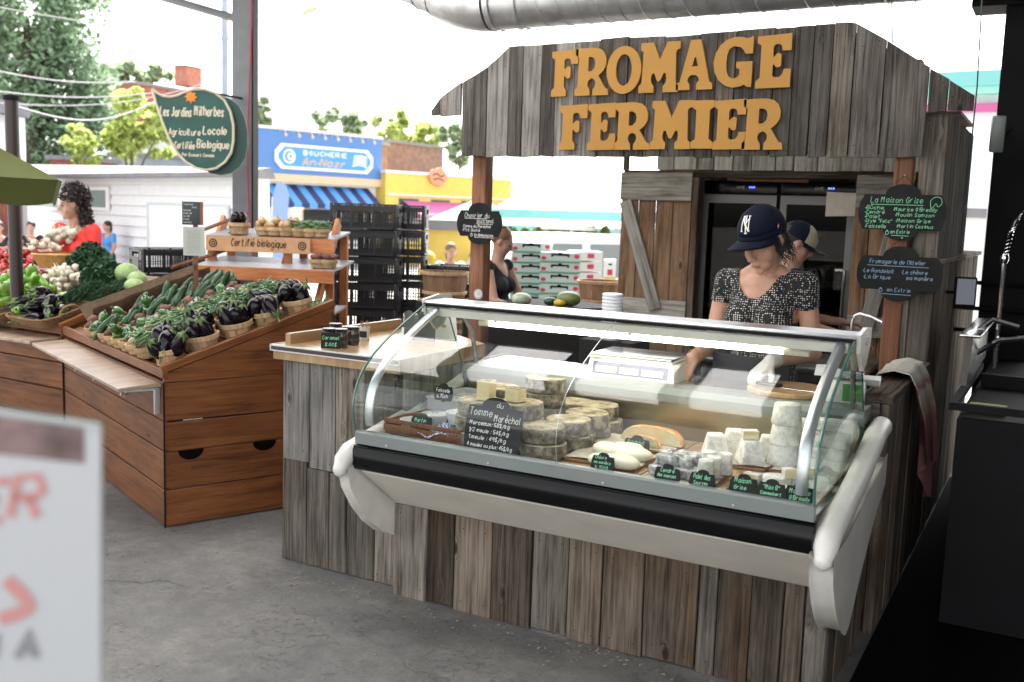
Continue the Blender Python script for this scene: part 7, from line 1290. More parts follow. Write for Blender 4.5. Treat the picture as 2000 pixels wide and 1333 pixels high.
for dz_ in (.0, -.5): part('hanger', MB().tube([(a_[0]+(.08 if dz_ else 0), .045, a_[1]+dz_), (cw_.x, cw_.y, a_[1]+dz_+.05)], .012, 6), M['darksteel'], hs_)
# umbrella and its pole, left
pc = dep(-95, 322, 4.9); t = thing('olive_umbrella', 'olive green market umbrella edge entering at the left', 'umbrella', (pc.x, pc.y, 0)); tip = dep(113, 352, 4.9); R0 = math.hypot(tip.x-pc.x, tip.y-pc.y); za = dep(-95, 285, 4.9).z+.12; ze = tip.z
mb = MB(); n = 8; a0 = math.atan2(tip.y-pc.y, tip.x-pc.x)
for i in range(n):
    a, b_ = a0+2*math.pi*i/n, a0+2*math.pi*(i+1)/n
    mb.grid(lambda u, v, a=a, b=b_: ((R0*v*((1-u)*math.cos(a)+u*math.cos(b))), (R0*v*((1-u)*math.sin(a)+u*math.sin(b))), za+(ze-za)*v-.03*math.sin(math.pi*v)*math.sin(math.pi*u)), 6, 6)
    mb.grid(lambda u, v, a=a, b=b_: (R0*(1-.06*v)*((1-u)*math.cos(a)+u*math.cos(b)), R0*(1-.06*v)*((1-u)*math.sin(a)+u*math.sin(b)), ze-.11*v-.02*math.sin(math.pi*u)*v), 6, 3)
def cloth(name, c, tr=.35):
    m, N, L, B = newmat(name); B.inputs['Base Color'].default_value = (*c, 1); B.inputs['Roughness'].default_value = .85; tl = N.new('ShaderNodeBsdfTranslucent'); tl.inputs[0].default_value = (*c, 1); mx = N.new('ShaderNodeMixShader'); mx.inputs[0].default_value = tr; L.new(B.outputs[0], mx.inputs[1]); L.new(tl.outputs[0], mx.inputs[2]); L.new(mx.outputs[0], N['Material Output'].inputs[0]); return m
part('canopy', mb, cloth('olive_cloth', (.13, .15, .04)), t, smooth=40)
part('pole', MB().tube([(0, 0, 0), (0, 0, za)], .02, 8), M['darksteel'], t)
for i in range(n): a = a0+2*math.pi*i/n; part('rib', MB().tube([(0, 0, za-.05), (R0*.97*math.cos(a), R0*.97*math.sin(a), ze-.01)], .006, 5), M['post'], t)
pp_ = dep(25, 300, 6.6); t = thing('brown_pole', 'dark brown round pole standing among the produce at the left edge', 'pole', (pp_.x, pp_.y, 0)); hz = dep(25, 192, 6.6).z; part('shaft', MB().tube([(0, 0, 0), (0, 0, hz)], .043, 16), plain('dark_brown_pole', (.03, .018, .016), .4), t); part('cap', MB().lathe([(.05, hz-.02), (.05, hz+.01), (0, hz+.025)], 16), M['darksteel'], t)
for a_, b_ in (((-30, 130), (60, 90)),): pass
# wires and poles
ul = dep(440, 380, 26); t = thing('utility_pole', 'pale grey utility pole rising behind the steel column', 'pole', (ul.x, ul.y, GZ)); part('shaft', MB().tube([(0, 0, 0), (0, 0, 10.5)], [.1, .075], 12), M['bluewall'], t); part('band', MB().tube([(0, 0, dep(440, 85, 26).z-GZ), (0, 0, dep(440, 85, 26).z-GZ+.12)], .11, 12), M['bluewall'], t)
M['wire'] = plain('overhead_wire', (.2, .2, .22), .6)
for i, (a, b_, k1, k2, r) in enumerate((((-60, 128), (265, 160), 20, 26, .016), ((-60, 172), (300, 182), 20, 26, .016), ((-60, 198), (440, 150), 19, 26, .014), ((20, 205), (300, 200), 18, 24, .02), ((-40, 8), (445, 60), 20, 26, .012), ((440, 190), (700, 225), 26, 38, .015))):
    A1, B1_ = dep(*a, k1), dep(*b_, k2); P = [A1.lerp(B1_, s/12)+Vector((0, 0, -.5*math.sin(math.pi*s/12)*(.7 if i in (2, 3) else .3))) for s in range(13)]
    single('overhead_wire', MB().tube(P, r, 5), M['wire'], ('uppermost', 'second', 'sagging pale', 'lowest thick', 'thin high', 'thin distant')[i]+' overhead wire crossing in front of the trees', 'wire')
sp_ = dep(732, 300, 40); single('thin_mast', MB().tube([(sp_.x, sp_.y, GZ), (sp_.x, sp_.y, dep(732, 192, 40).z)], .04, 6), M['wire'], 'thin dark mast above the butcher shop roof', 'mast')
lp_ = dep(605, 22, 22); t = thing('street_lamp', 'pale street lamp head high in the white sky', 'street lamp', (lp_.x+.1, lp_.y+.3, GZ)); part('head', MB().ball((-.1, -.3, lp_.z-GZ), (.26, .1, .05), 12, 6, rot=Euler((0, R_(-18), 0))), M['beige'], t); part('arm', MB().tube([(.1, -.28, lp_.z-GZ+.1), (1.3, .1, lp_.z-GZ+.6)], .02, 6), M['wire'], t)
# trees
def leafmat(name, c):
    m = cloth(name, c, .45); N, L = m.node_tree.nodes, m.node_tree.links; oi = N.new('ShaderNodeNewGeometry'); mr = N.new('ShaderNodeMapRange'); mr.inputs[3].default_value = .4; mr.inputs[4].default_value = 1.6; L.new(oi.outputs['Random Per Island'], mr.inputs[0])
    vm = N.new('ShaderNodeVectorMath'); vm.operation = 'SCALE'; vm.inputs[0].default_value = c; L.new(mr.outputs[0], vm.inputs['Scale']); L.new(vm.outputs[0], N['Principled BSDF'].inputs[0]); L.new(vm.outputs[0], N['Translucent BSDF'].inputs[0]); return m
M['leafd'] = leafmat('dark_leaves', (.24, .34, .22)); M['leafm'] = leafmat('mid_leaves', (.34, .44, .28)); M['leafy'] = leafmat('yellow_green_leaves', (.5, .58, .2)); M['bark'] = plain('bark', (.09, .07, .055), .9, var=.4, vscale=8)  # leaf colours raised to imitate the veiling glare over the trees
def tree(px, pyb, k, crowns, n, leaf, mat, lab, tr=.22, seed=1, droop=0):
    """crowns: (px, py, rx_px, ry_px) blobs of foliage around the trunk"""
    q = random.Random(seed); base = dep(px, pyb, k); t = thing('tree', lab, 'tree', (base.x, base.y, GZ)); mb = MB(); tm = MB(); s = k/1944
    top = max(dep(c[0], c[1], k).z for c in crowns); tm.tube([(0, 0, 0), (.1, 0, (top-GZ)*.4), (.0, .1, (top-GZ)*.85)], [tr, tr*.7, tr*.25], 10)
    areas = [c[2]*c[3] for c in crowns]; tot = sum(areas)
    for c, ar in zip(crowns, areas):
        cc = dep(c[0], c[1], k); o = cc-Vector((base.x, base.y, GZ)); tm.tube([(0, 0, max(.3, o.z*.55)), (o.x*.5, o.y*.5, o.z*.8), tuple(o)], [tr*.4, tr*.25, tr*.08], 6)
        nn = max(14, int(ar/130)); subs = []
        for _ in range(nn):
            a, b, r = q.uniform(0, 6.28), math.acos(q.uniform(-1, 1)), q.uniform(.35, 1)**.6; subs.append((o+Vector((c[2]*s*r*math.sin(b)*math.cos(a), c[2]*s*r*.9*math.sin(b)*math.sin(a), c[3]*s*r*math.cos(b))), q.uniform(.16, .42)*min(c[2], c[3])*s*1.2))
        for _ in range(int(n*ar/tot)):
            cs, sr = q.choice(subs); a, b, r = q.uniform(0, 6.28), math.acos(q.uniform(-1, 1)), q.random()**.5*sr; p = cs+Vector((r*math.sin(b)*math.cos(a), r*math.sin(b)*math.sin(a), r*math.cos(b)*(1+droop)))
            Rt = Euler((q.uniform(-1, 1), q.uniform(-1, 1), q.uniform(0, 6.28))).to_matrix(); l = leaf*q.uniform(.6, 1.3); mb.add([p+Rt @ Vector(v) for v in ((-l, 0, 0), (0, -l*.45, 0), (l, 0, -l*.2), (0, l*.45, 0))], [(0, 1, 2, 3)])
    part('crown', mb, M[mat], t, smooth=0, kind='stuff'); part('trunk', tm, M['bark'], t); return t
tree(60, 500, 36, [(60, 60, 110, 110), (20, 190, 90, 110), (110, 180, 110, 120), (170, 240, 60, 80), (40, 290, 60, 60), (90, 330, 70, 50), (150, -30, 70, 60), (-30, 20, 80, 120)], 20000, .15, 'leafd', 'tall dark weeping tree filling the left of the sky', .4, 1, .8)
tree(270, 500, 52, [(250, 150, 50, 28), (300, 148, 40, 22), (210, 160, 40, 30)], 3000, .22, 'leafm', 'pale far tree above the brick house roof', .2, 2)
tree(255, 500, 31, [(270, 230, 60, 45), (240, 270, 45, 40), (310, 262, 40, 50)], 5500, .12, 'leafy', 'bright yellow green bush beside the oval sign', .12, 3)
tree(150, 500, 30, [(150, 270, 36, 30), (170, 300, 30, 20)], 2200, .1, 'leafy', 'small yellow green shrub beneath the dark tree', .08, 4)
tree(510, 500, 50, [(512, 222, 20, 34)], 900, .2, 'leafm', 'small tree top just right of the steel column', .12, 5)
tree(655, 500, 62, [(655, 238, 46, 26), (690, 245, 30, 20)], 2600, .22, 'leafm', 'hazy tree top over the butcher shop roof', .18, 6)
tree(815, 500, 60, [(800, 250, 50, 34), (845, 268, 30, 24), (750, 250, 36, 20)], 3200, .22, 'leafy', 'hazy yellowish tree behind the tan brick building', .18, 7)
tree(890, 500, 52, [(885, 270, 26, 36), (900, 300, 22, 26)], 1500, .2, 'leafm', 'green tree beside the left end of the barn board sign', .14, 8)
# wooden trestle seen left of the stake
# foreground sign, out of focus at the left
fp = dep(90, 1000, .86); fs = thing('foreground_sign', 'blurred white plastic price board with red and grey marks at the left front', 'sign', (fp.x, fp.y, 0), YAW+.1); fm_ = wm(fs)
def onfs(px, py): p = hitf(fm_, px, py); return p.x, p.z
a = onfs(-160, 1420); tp_ = onfs(196, 832); b_ = onfs(196, 1420); tl_ = onfs(-160, 780); 
part('board', MB().add([(a[0], 0, a[1]), (b_[0], 0, b_[1]), (tp_[0], 0, tp_[1]), (tl_[0], 0, tl_[1]), (a[0], .006, a[1]), (b_[0], .006, b_[1]), (tp_[0], .006, tp_[1]), (tl_[0], .006, tl_[1])], [(0, 1, 2, 3), (7, 6, 5, 4), (0, 4, 5, 1), (1, 5, 6, 2), (2, 6, 7, 3), (3, 7, 4, 0)]), plain('white_plastic_board', (.47, .48, .5), .35), fs, smooth=0)
c1, c2, c3, c4 = onfs(-160, 870), onfs(165, 905), onfs(165, 835), onfs(-160, 790); part('photo_strip', MB().add([(c1[0], -.0012, c1[1]), (c2[0], -.0012, c2[1]), (c3[0], -.0012, c3[1]), (c4[0], -.0012, c4[1])], [(0, 1, 2, 3)]), plain('printed_strip', (.22, .14, .14), .5, var=.6, vscale=30), fs, smooth=0)
part('top_rail', MB().tube([(tl_[0], .003, tl_[1]), (tp_[0], .003, tp_[1])], .006, 8), M['glass'], fs)
mb = MB(); q1 = onfs(20, 1010); write(mb, 'R', q1[0], q1[1], .036, .008, -.0014, sharp=True, slant=.12); q1 = onfs(-48, 1015); write(mb, 'E', q1[0], q1[1], .034, .009, -.0014, sharp=True, slant=.12); q1 = onfs(0, 1208); write(mb, ')', q1[0], q1[1], .036, .012, -.0014, slant=.1); part('red_marks', mb, plain('red_ink', (.52, .24, .23), .6), fs, smooth=0, kind='stuff')
mb = MB(); q1 = onfs(34, 1285); write(mb, 'A', q1[0], q1[1], .025, .008, -.0014, sharp=True); q1 = onfs(0, 1285); write(mb, '1', q1[0]-.012, q1[1], .022, .007, -.0014, sharp=True); part('grey_marks', mb, plain('grey_ink', (.25, .25, .27), .6), fs, smooth=0, kind='stuff')
part('stand_post', MB().box(a[0]+.05, a[0]+.1, .01, .04, 0, 1.2), M['alu'], fs, smooth=0)
# ================================================================ PEOPLE
def remeshed(mb, vox, sm=4, name='body', mats=None):
    me = bpy.data.meshes.new('t'); me.from_pydata([tuple(v) for v in mb.v], [], mb.f); me.update(); bm = bmesh.new(); bm.from_mesh(me); bmesh.ops.recalc_face_normals(bm, faces=bm.faces[:]); bm.to_mesh(me); bm.free()
    o = bpy.data.objects.new('t', me); COL.objects.link(o); r = o.modifiers.new('r', 'REMESH'); r.mode = 'VOXEL'; r.voxel_size = vox; s = o.modifiers.new('s', 'SMOOTH'); s.factor = .5; s.iterations = sm
    out = bpy.data.meshes.new_from_object(o.evaluated_get(bpy.context.evaluated_depsgraph_get())); bpy.data.objects.remove(o); bpy.data.meshes.remove(me); out.name = name; out.materials.clear()
    for m_ in (mats or []): out.materials.append(m_)
    out.shade_smooth(); return out
def cap(mb, a, b, ra, rb, n=14, flat=1.0):
    a, b = Vector(a), Vector(b); d = (b-a); L_ = d.length; d.normalize(); P, R_l = [], []
    for i in range(5): t = math.pi/2*(1-i/4); P.append(a-d*ra*math.sin(t)); R_l.append(max(ra*math.cos(t), ra*.05))
    for i in range(5): t = math.pi/2*i/4; P.append(b+d*rb*math.sin(t)); R_l.append(max(rb*math.cos(t), rb*.05))
    mb.tube(P, R_l, n, True, flat=flat)
def head(mb, Mx, ears=True, grow=0):
    g = grow
    for c, r in (((0, .015, .03), (.074, .092, .086)), ((0, -.018, -.025), (.06, .068, .08)), ((0, -.04, -.07), (.045, .044, .04)), ((0, -.07, -.095), (.019, .015, .016)), ((.03, -.046, -.036), (.03, .026, .034)), ((-.03, -.046, -.036), (.03, .026, .034)), ((0, -.07, .025), (.044, .018, .016)), ((0, -.073, -.058), (.024, .014, .022))): mb.ball(c, tuple(x+g for x in r), 18, 12, M=Mx)
    if not g:
        mb2 = MB(); cap(mb2, (0, -.084, .014), (0, -.107, -.026), .0075, .0115); mb.add(mb2.v, mb2.f, Mx)
        for s in (-1, 1): mb.ball((s*.011, -.099, -.03), (.0085, .01, .0075), 10, 8, M=Mx)
        mb.ball((0, -.0855, -.0575), (.02, .0075, .0045), 12, 8, M=Mx); mb.ball((0, -.084, -.0665), (.016, .0078, .0055), 12, 8, M=Mx)
        if ears:
            for s in (-1, 1): mb.ball((s*.074, .012, -.006), (.009, .018, .03), 10, 8, M=Mx)
def hand(mb, wrist, d, n, side=1, curl=.5, s=1.0, spread=.12, grow=0, thumb=.9):
    """d: direction of the fingers, n: palm normal (fingers curl towards it), side: which side the thumb is on"""
    d, n = Vector(d).normalized(), Vector(n).normalized(); x = d.cross(n).normalized()*side; n = (n-d*n.dot(d)).normalized(); w = Vector(wrist); g = grow
    for k in (-1.5, -.5, .5, 1.5): cap(mb, w+x*k*.012*s, w+d*.085*s+x*k*.0195*s, (.0145+g)*s, (.0125+g)*s, 10)
    for k, L_ in ((1.5, .068), (.5, .078), (-.5, .073), (-1.5, .056)):
        p = w+d*.085*s+x*k*.0195*s; a = 0; dd = (d+x*k*spread*.5).normalized()
        for j, (f, rr) in enumerate(((.45, .0092), (.3, .0084), (.25, .0076))):
            a += curl*(.7 if j == 0 else 1); v = dd*math.cos(a)+n*math.sin(a); q = p+v*L_*f*s; cap(mb, p, q, (rr+g)*s, (rr*.92+g)*s, 10); p = q
    p = w+d*.025*s+x*.03*s+n*.006*s; v = (d*.65+x*.75*thumb+n*.35).normalized(); q = p+v*.042*s; cap(mb, w+d*.02*s+x*.012*s, p, (.015+g)*s, (.0125+g)*s, 10); cap(mb, p, q, (.012+g)*s, (.0105+g)*s, 10); v = (d*.9+x*.3+n*.5).normalized(); cap(mb, q, q+v*.034*s, (.0105+g)*s, (.0085+g)*s, 10)
def skin(name, c, mott=.08):
    return plain(name, c, .55, spec=.35, sss=.12, var=mott*1.6, vscale=22, bump=.12, bscale=260)
def child(o, me, name): c = bpy.data.objects.new(name, me); COL.objects.link(c); c.parent = o; return c
def cutmesh(me, keep):
    bm = bmesh.new(); bm.from_mesh(me); bmesh.ops.delete(bm, geom=[f for f in bm.faces if not keep(f.calc_center_median())], context='FACES'); bm.to_mesh(me); bm.free(); return me
M['skin'] = skin('warm_skin', (.5, .285, .205)); M['lip'] = plain('lips', (.47, .24, .19), .4, sss=.2); M['hair'] = plain('dark_brown_hair', (.016, .01, .008), .5, spec=.5, var=.4, vscale=30, stretch=(1, 1, .1)); M['hairb'] = plain('light_brown_hair', (.2, .11, .05), .5, var=.4, vscale=40)
def dress():
    m, N, L, B = newmat('black_dress_with_white_flowers'); tc = N.new('ShaderNodeTexCoord'); v1 = N.new('ShaderNodeTexVoronoi'); v1.inputs['Scale'].default_value = 105; v1.inputs['Randomness'].default_value = .3; L.new(tc.outputs['Object'], v1.inputs['Vector'])
    lt = N.new('ShaderNodeMapRange'); lt.inputs[1].default_value = .27; lt.inputs[2].default_value = .34; lt.inputs[3].default_value = 1; lt.inputs[4].default_value = 0; L.new(v1.outputs['Distance'], lt.inputs[0])
    v2 = N.new('ShaderNodeTexVoronoi'); v2.inputs['Scale'].default_value = 33; v2.inputs['Randomness'].default_value = .4; L.new(tc.outputs['Object'], v2.inputs['Vector']); g2 = N.new('ShaderNodeMapRange'); g2.inputs[1].default_value = .22; g2.inputs[2].default_value = .3; g2.inputs[3].default_value = 0; g2.inputs[4].default_value = 1; L.new(v2.outputs['Distance'], g2.inputs[0])
    mu = N.new('ShaderNodeMath'); mu.operation = 'MULTIPLY'; L.new(lt.outputs[0], mu.inputs[0]); L.new(g2.outputs[0], mu.inputs[1])
    mx = N.new('ShaderNodeMix'); mx.data_type = 'RGBA'; L.new(mu.outputs[0], mx.inputs[0]); mx.inputs[6].default_value = (.012, .012, .014, 1); mx.inputs[7].default_value = (.62, .6, .57, 1); L.new(mx.outputs[2], B.inputs[0]); B.inputs['Roughness'].default_value = .9
    nb = N.new('ShaderNodeTexNoise'); nb.inputs['Scale'].default_value = 11; nb.inputs['Detail'].default_value = 3; L.new(tc.outputs['Object'], nb.inputs['Vector']); bp = N.new('ShaderNodeBump'); bp.inputs['Strength'].default_value = .8; bp.inputs['Distance'].default_value = .04; L.new(nb.outputs[0], bp.inputs['Height']); L.new(bp.outputs[0], B.inputs['Normal']); return m
M['dress'] = dress(); M['capnavy'] = plain('navy_cap_cloth', (.005, .007, .02), .85, spec=.2, bump=.2, bscale=300); M['apron'] = plain('dark_apron', (.03, .032, .04), .85); M['jeans'] = plain('dark_trousers', (.03, .035, .05), .85)
def capmesh(crown=(.087, .104, .094), brim=.098, n=28):
    """crown centred on the head, peak towards -y"""
    mb = MB(); vs = []; m = 12
    def surf(a, e):
        f = 1+.05*max(0, -math.sin(a))*math.cos(e)
        return (crown[0]*math.cos(a)*math.cos(e), crown[1]*math.sin(a)*math.cos(e)*f+.012, .02+crown[2]*math.sin(e)*(1+.03*math.cos(3*a)*math.cos(e)))
    mb.grid(lambda u, v: surf(2*math.pi*u, math.pi/2*v**.9), n, m)
    mb.grid(lambda u, v: tuple(c*(1 if i < 2 else 1) for i, c in enumerate((surf(2*math.pi*u, 0)[0]*(1-.0*v), surf(2*math.pi*u, 0)[1], surf(2*math.pi*u, 0)[2]-.022*v))), n, 1)
    b = MB()
    def bf(u, v):
        a = math.pi+math.pi*(.08+.84*u); x0, y0, z0 = surf(a, 0); s = math.sin(math.pi*u)**.7; ln = brim*s*v; return (x0*(1+.04*v*s), y0-ln, z0-.014+.006*s*v-.03*(abs(math.cos(a))**2.0)*(.3+.7*v)-.004)
    b.slab(bf, 24, 8, .004); mb.add(b.v, b.f); mb.ball((0, .012, .02+crown[2]), (.006, .006, .003), 8, 6); return mb
def nylogo(mb):
    """interlocked letters, drawn in the xz plane about the origin"""
    for P, w in (([(-.022, .03), (-.02, .012), (-.017, -.028)], .006), ([(.0, .036), (.004, .0), (.004, -.036)], .006), ([(-.024, .03), (.0, -.002), (.021, -.03)], .0085), ([(.021, .03), (.02, .0), (.018, -.03)], .0055), ([(-.012, .034), (.0, .016), (.004, .006)], .006), ([(.024, .022), (.013, .014), (.004, .002)], .006), ([(-.028, .031), (-.014, .03)], .005), ([(-.023, -.028), (-.011, -.028)], .005), ([(.014, .031), (.028, .031)], .005), ([(-.003, -.036), (.011, -.036)], .005)): ribbon(mb, smoothline(P, 3) if len(P) > 2 else P, w, 0)
def seller():
    sl_, sr_ = ony(1420, 541, 4.42), ony(1575, 549, 4.36); mid = (sl_+sr_)/2; ax = (sr_-sl_).normalized(); fw = Vector((ax.y, -ax.x, 0)).normalized(); up = Vector((0, 0, 1)); base = mid
    P = lambda x, f, z: base+ax*x+fw*f+up*z
    hc = ony(1489, 470, 4.27); HM = Matrix.Translation(hc) @ Euler((R_(30), R_(2), R_(-16)), 'XYZ').to_matrix().to_4x4()
    HM = Matrix.Translation(hc) @ Matrix.Rotation(R_(-17), 4, 'Z') @ Matrix.Rotation(R_(30), 4, 'X') @ Matrix.Rotation(R_(-4), 4, 'Y') @ Matrix.Scale(1.1, 4)
    eL, eR = ony(1392, 672, 4.42), ony(1586, 690, 4.44); wL, wR = ony(1352, 700, 4.14), ony(1506, 706, 4.13)
    def torso(mb, g, arms=1.0):
        el = lambda c, r: mb.ball(P(*c), tuple(x+g for x in r), 20, 14, rot=Euler((0, 0, math.atan2(ax.y, ax.x))))
        el((0, -.0, -.12), (.148, .098, .17)); el((0, .01, -.04), (.15, .075, .075)); el((0, 0, -.27), (.125, .095, .15)); el((0, -.01, -.42), (.16, .115, .15)); el((0, -.015, -.55), (.165, .12, .16))
        for s in (-1, 1): el((s*.072, .078, -.165), (.066, .06, .066)); el((s*.14, 0, -.02), (.055, .052, .055)); el((s*.09, -.06, -.1), (.07, .06, .12))
        for s_, e_ in ((sl_, eL), (sr_, eR)): cap(mb, s_+Vector((0, 0, -.012)), s_.lerp(e_, arms), .046+g, .041+g)
    mb = MB(); torso(mb, 0); head(mb, HM)
    cap(mb, P(0, .0, -.0), hc+HM.to_3x3() @ Vector((0, .03, -.05)), .056, .05); cap(mb, P(-.1, -.005, .0), P(-.02, -.01, .045), .04, .045); cap(mb, P(.1, -.005, .0), P(.02, -.01, .045), .04, .045)
    cap(mb, eL, wL, .041, .026); cap(mb, eR, wR, .043, .027)
    hand(mb, wL, (-.15, -.5, -.5), (-.2, .55, -.5), -1, .35); hand(mb, wR, (-.5, -.35, -.62), (.2, .4, -.7), 1, .5)
    for s in (-1, 1): cap(mb, P(s*.085, -.01, -.6), P(s*.09, .0, -.92), .08, .055); cap(mb, P(s*.09, 0, -.92), P(s*.09, -.02, -base.z+.07), .05, .034); cap(mb, P(s*.09, -.02, -base.z+.045), P(s*.1, .13, -base.z+.04), .042, .034)
    me = remeshed(mb, .0046, 3, 'person', [M['skin'], M['lip']])
    hi_ = HM.inverted(); idx = [0]*len(me.polygons)
    for p in me.polygons:
        c = hi_ @ p.center
        if c.y < -.0815 and abs(c.x) < .02 and -.072 < c.z < -.0535: idx[p.index] = 1
    me.polygons.foreach_set('material_index', idx)
    o = bpy.data.objects.new('person', me); COL.objects.link(o); props(o, 'woman in a navy cap and black flowered dress bending over the cheese case', 'person')
    # dress
    mb = MB(); torso(mb, .008, .42)
    for s in (-1, 1): cap(mb, P(s*.085, -.01, -.6), P(s*.09, .0, -.85), .1, .12)
    cap(mb, P(-.085, -.01, -.66), P(.085, -.01, -.66), .13, .13)
    dm_ = remeshed(mb, .006, 5, 'dress', [M['dress']])
    def keep(c):
        v = c-base; x, f, z = v.dot(ax), v.dot(fw), v.z
        for s_, e_ in ((sl_, eL), (sr_, eR)):
            d = (e_-s_); L_ = d.length; t = (c-s_).dot(d)/L_
            if t > L_*.36 and ((c-s_)-d*t/L_).length < .075 and abs(x) > .135: return False
        xx = (x+.012)/.098
        if f > -.03 and abs(xx) < 1.05 and z > -.085+.1*abs(xx)**2.2: return False
        if f <= -.03 and abs(x) < .09 and z > .01: return False
        if z > .045 and abs(x) < .11: return False
        return True
    d_ = child(o, cutmesh(dm_, keep), 'dress'); sd_ = d_.modifiers.new('s', 'SOLIDIFY'); sd_.thickness = .002
    # cap, emblem
    c_ = capmesh(); cm = c_.mesh('cap', M['capnavy'], 45); cm.transform(HM @ TR(0, .004, .026, 0, R_(-9))); co = child(o, cm, 'cap'); sd_ = co.modifiers.new('s', 'SOLIDIFY'); sd_.thickness = .002
    lg = MB(); nylogo(lg); lm = []
    for v in lg.v:
        a = -math.pi/2+v[0]*1.0/.1; e = R_(33)+v[2]/.098; lm.append((.0905*math.cos(a)*math.cos(e)*1.0, (.1105*math.sin(a))*math.cos(e)+.0112-.0045, .02+.0965*math.sin(e)))
    lg.v = lm; m_ = lg.mesh('emblem', M['paper'], 0); m_.transform(HM @ TR(0, .004, .026, 0, R_(-9))); child(co, m_, 'emblem')
    mb = MB(); ribbon(mb, [(-.006, -.007), (.006, .007)], .003, 0); ribbon(mb, [(-.006, .005), (.005, -.004)], .003, 0); mb.v = [(.0905, v[0]+.0, .042+v[2]) for v in mb.v]; m_ = mb.mesh('side_mark', M['paper'], 0); m_.transform(HM @ TR(0, .0, .018)); child(co, m_, 'side_mark')
    # hair: back mass and curling strands
    mb = MB(); q = random.Random(4); mb.ball((0, .055, -.01), (.079, .055, .07), 16, 10); mb.ball((0, .1, -.035), (.03, .035, .035), 12, 8)
    for i in range(90):
        s = 1 if i % 3 else -1; x0, y0, z0 = s*q.uniform(.06, .078), q.uniform(-.03, .06), q.uniform(-.01, .03); L_ = q.uniform(.05, .15); f_ = q.uniform(20, 45); am = q.uniform(.003, .01); ph = q.uniform(0, 6)
        mb.tube([(x0+s*.012*t+am*math.sin(f_*L_*t*4+ph)*t, y0+.02*t+am*math.cos(f_*L_*t*4+ph)*t-.02*t*(q.random() < .3), z0-L_*t) for t in [k/9 for k in range(10)]], [.0022]*5+[.0018, .0015, .0012, .0009, .0005], 5)
    hm_ = mb.mesh('hair', M['hair'], 60); R3 = HM; hm_.transform(R3); child(o, hm_, 'hair')
    # glove on the hand nearer the case end
    mb = MB(); hand(mb, wR, (-.5, -.35, -.62), (.2, .4, -.7), 1, .5, grow=.0022); ud = (eR-wR).normalized(); cap(mb, wR-ud*.0, wR+ud*.03, .032, .034)
    gm_ = remeshed(mb, .0045, 2, 'glove', [plain('translucent_glove', (.62, .6, .58), .35, spec=.5, bump=.6, bscale=45, trans=.15)]); gl_ = child(o, gm_, 'glove')
    mb = MB(); bw_ = wL+(eL-wL)*.12; dd = (eL-wL).normalized(); s1_ = dd.cross(Vector((0, 0, 1))).normalized(); s2_ = dd.cross(s1_)
    for i in range(20): a = i*.314; mb.ball(bw_+s1_*.032*math.cos(a)+s2_*.032*math.sin(a), .004, 8, 6)
    child(o, mb.mesh('bracelet', M['gold'], 60), 'bracelet')
    # apron over the skirt
    mb = MB(); mb.grid(lambda u, v: tuple(P((u-.5)*.36*(1), .145+.02*math.cos((u-.5)*3)-.12*abs(u-.5)**2*4*.35, -.33-.5*v)), 12, 8); child(o, mb.mesh('apron', M['apron'], 60), 'apron')
    return o
seller()
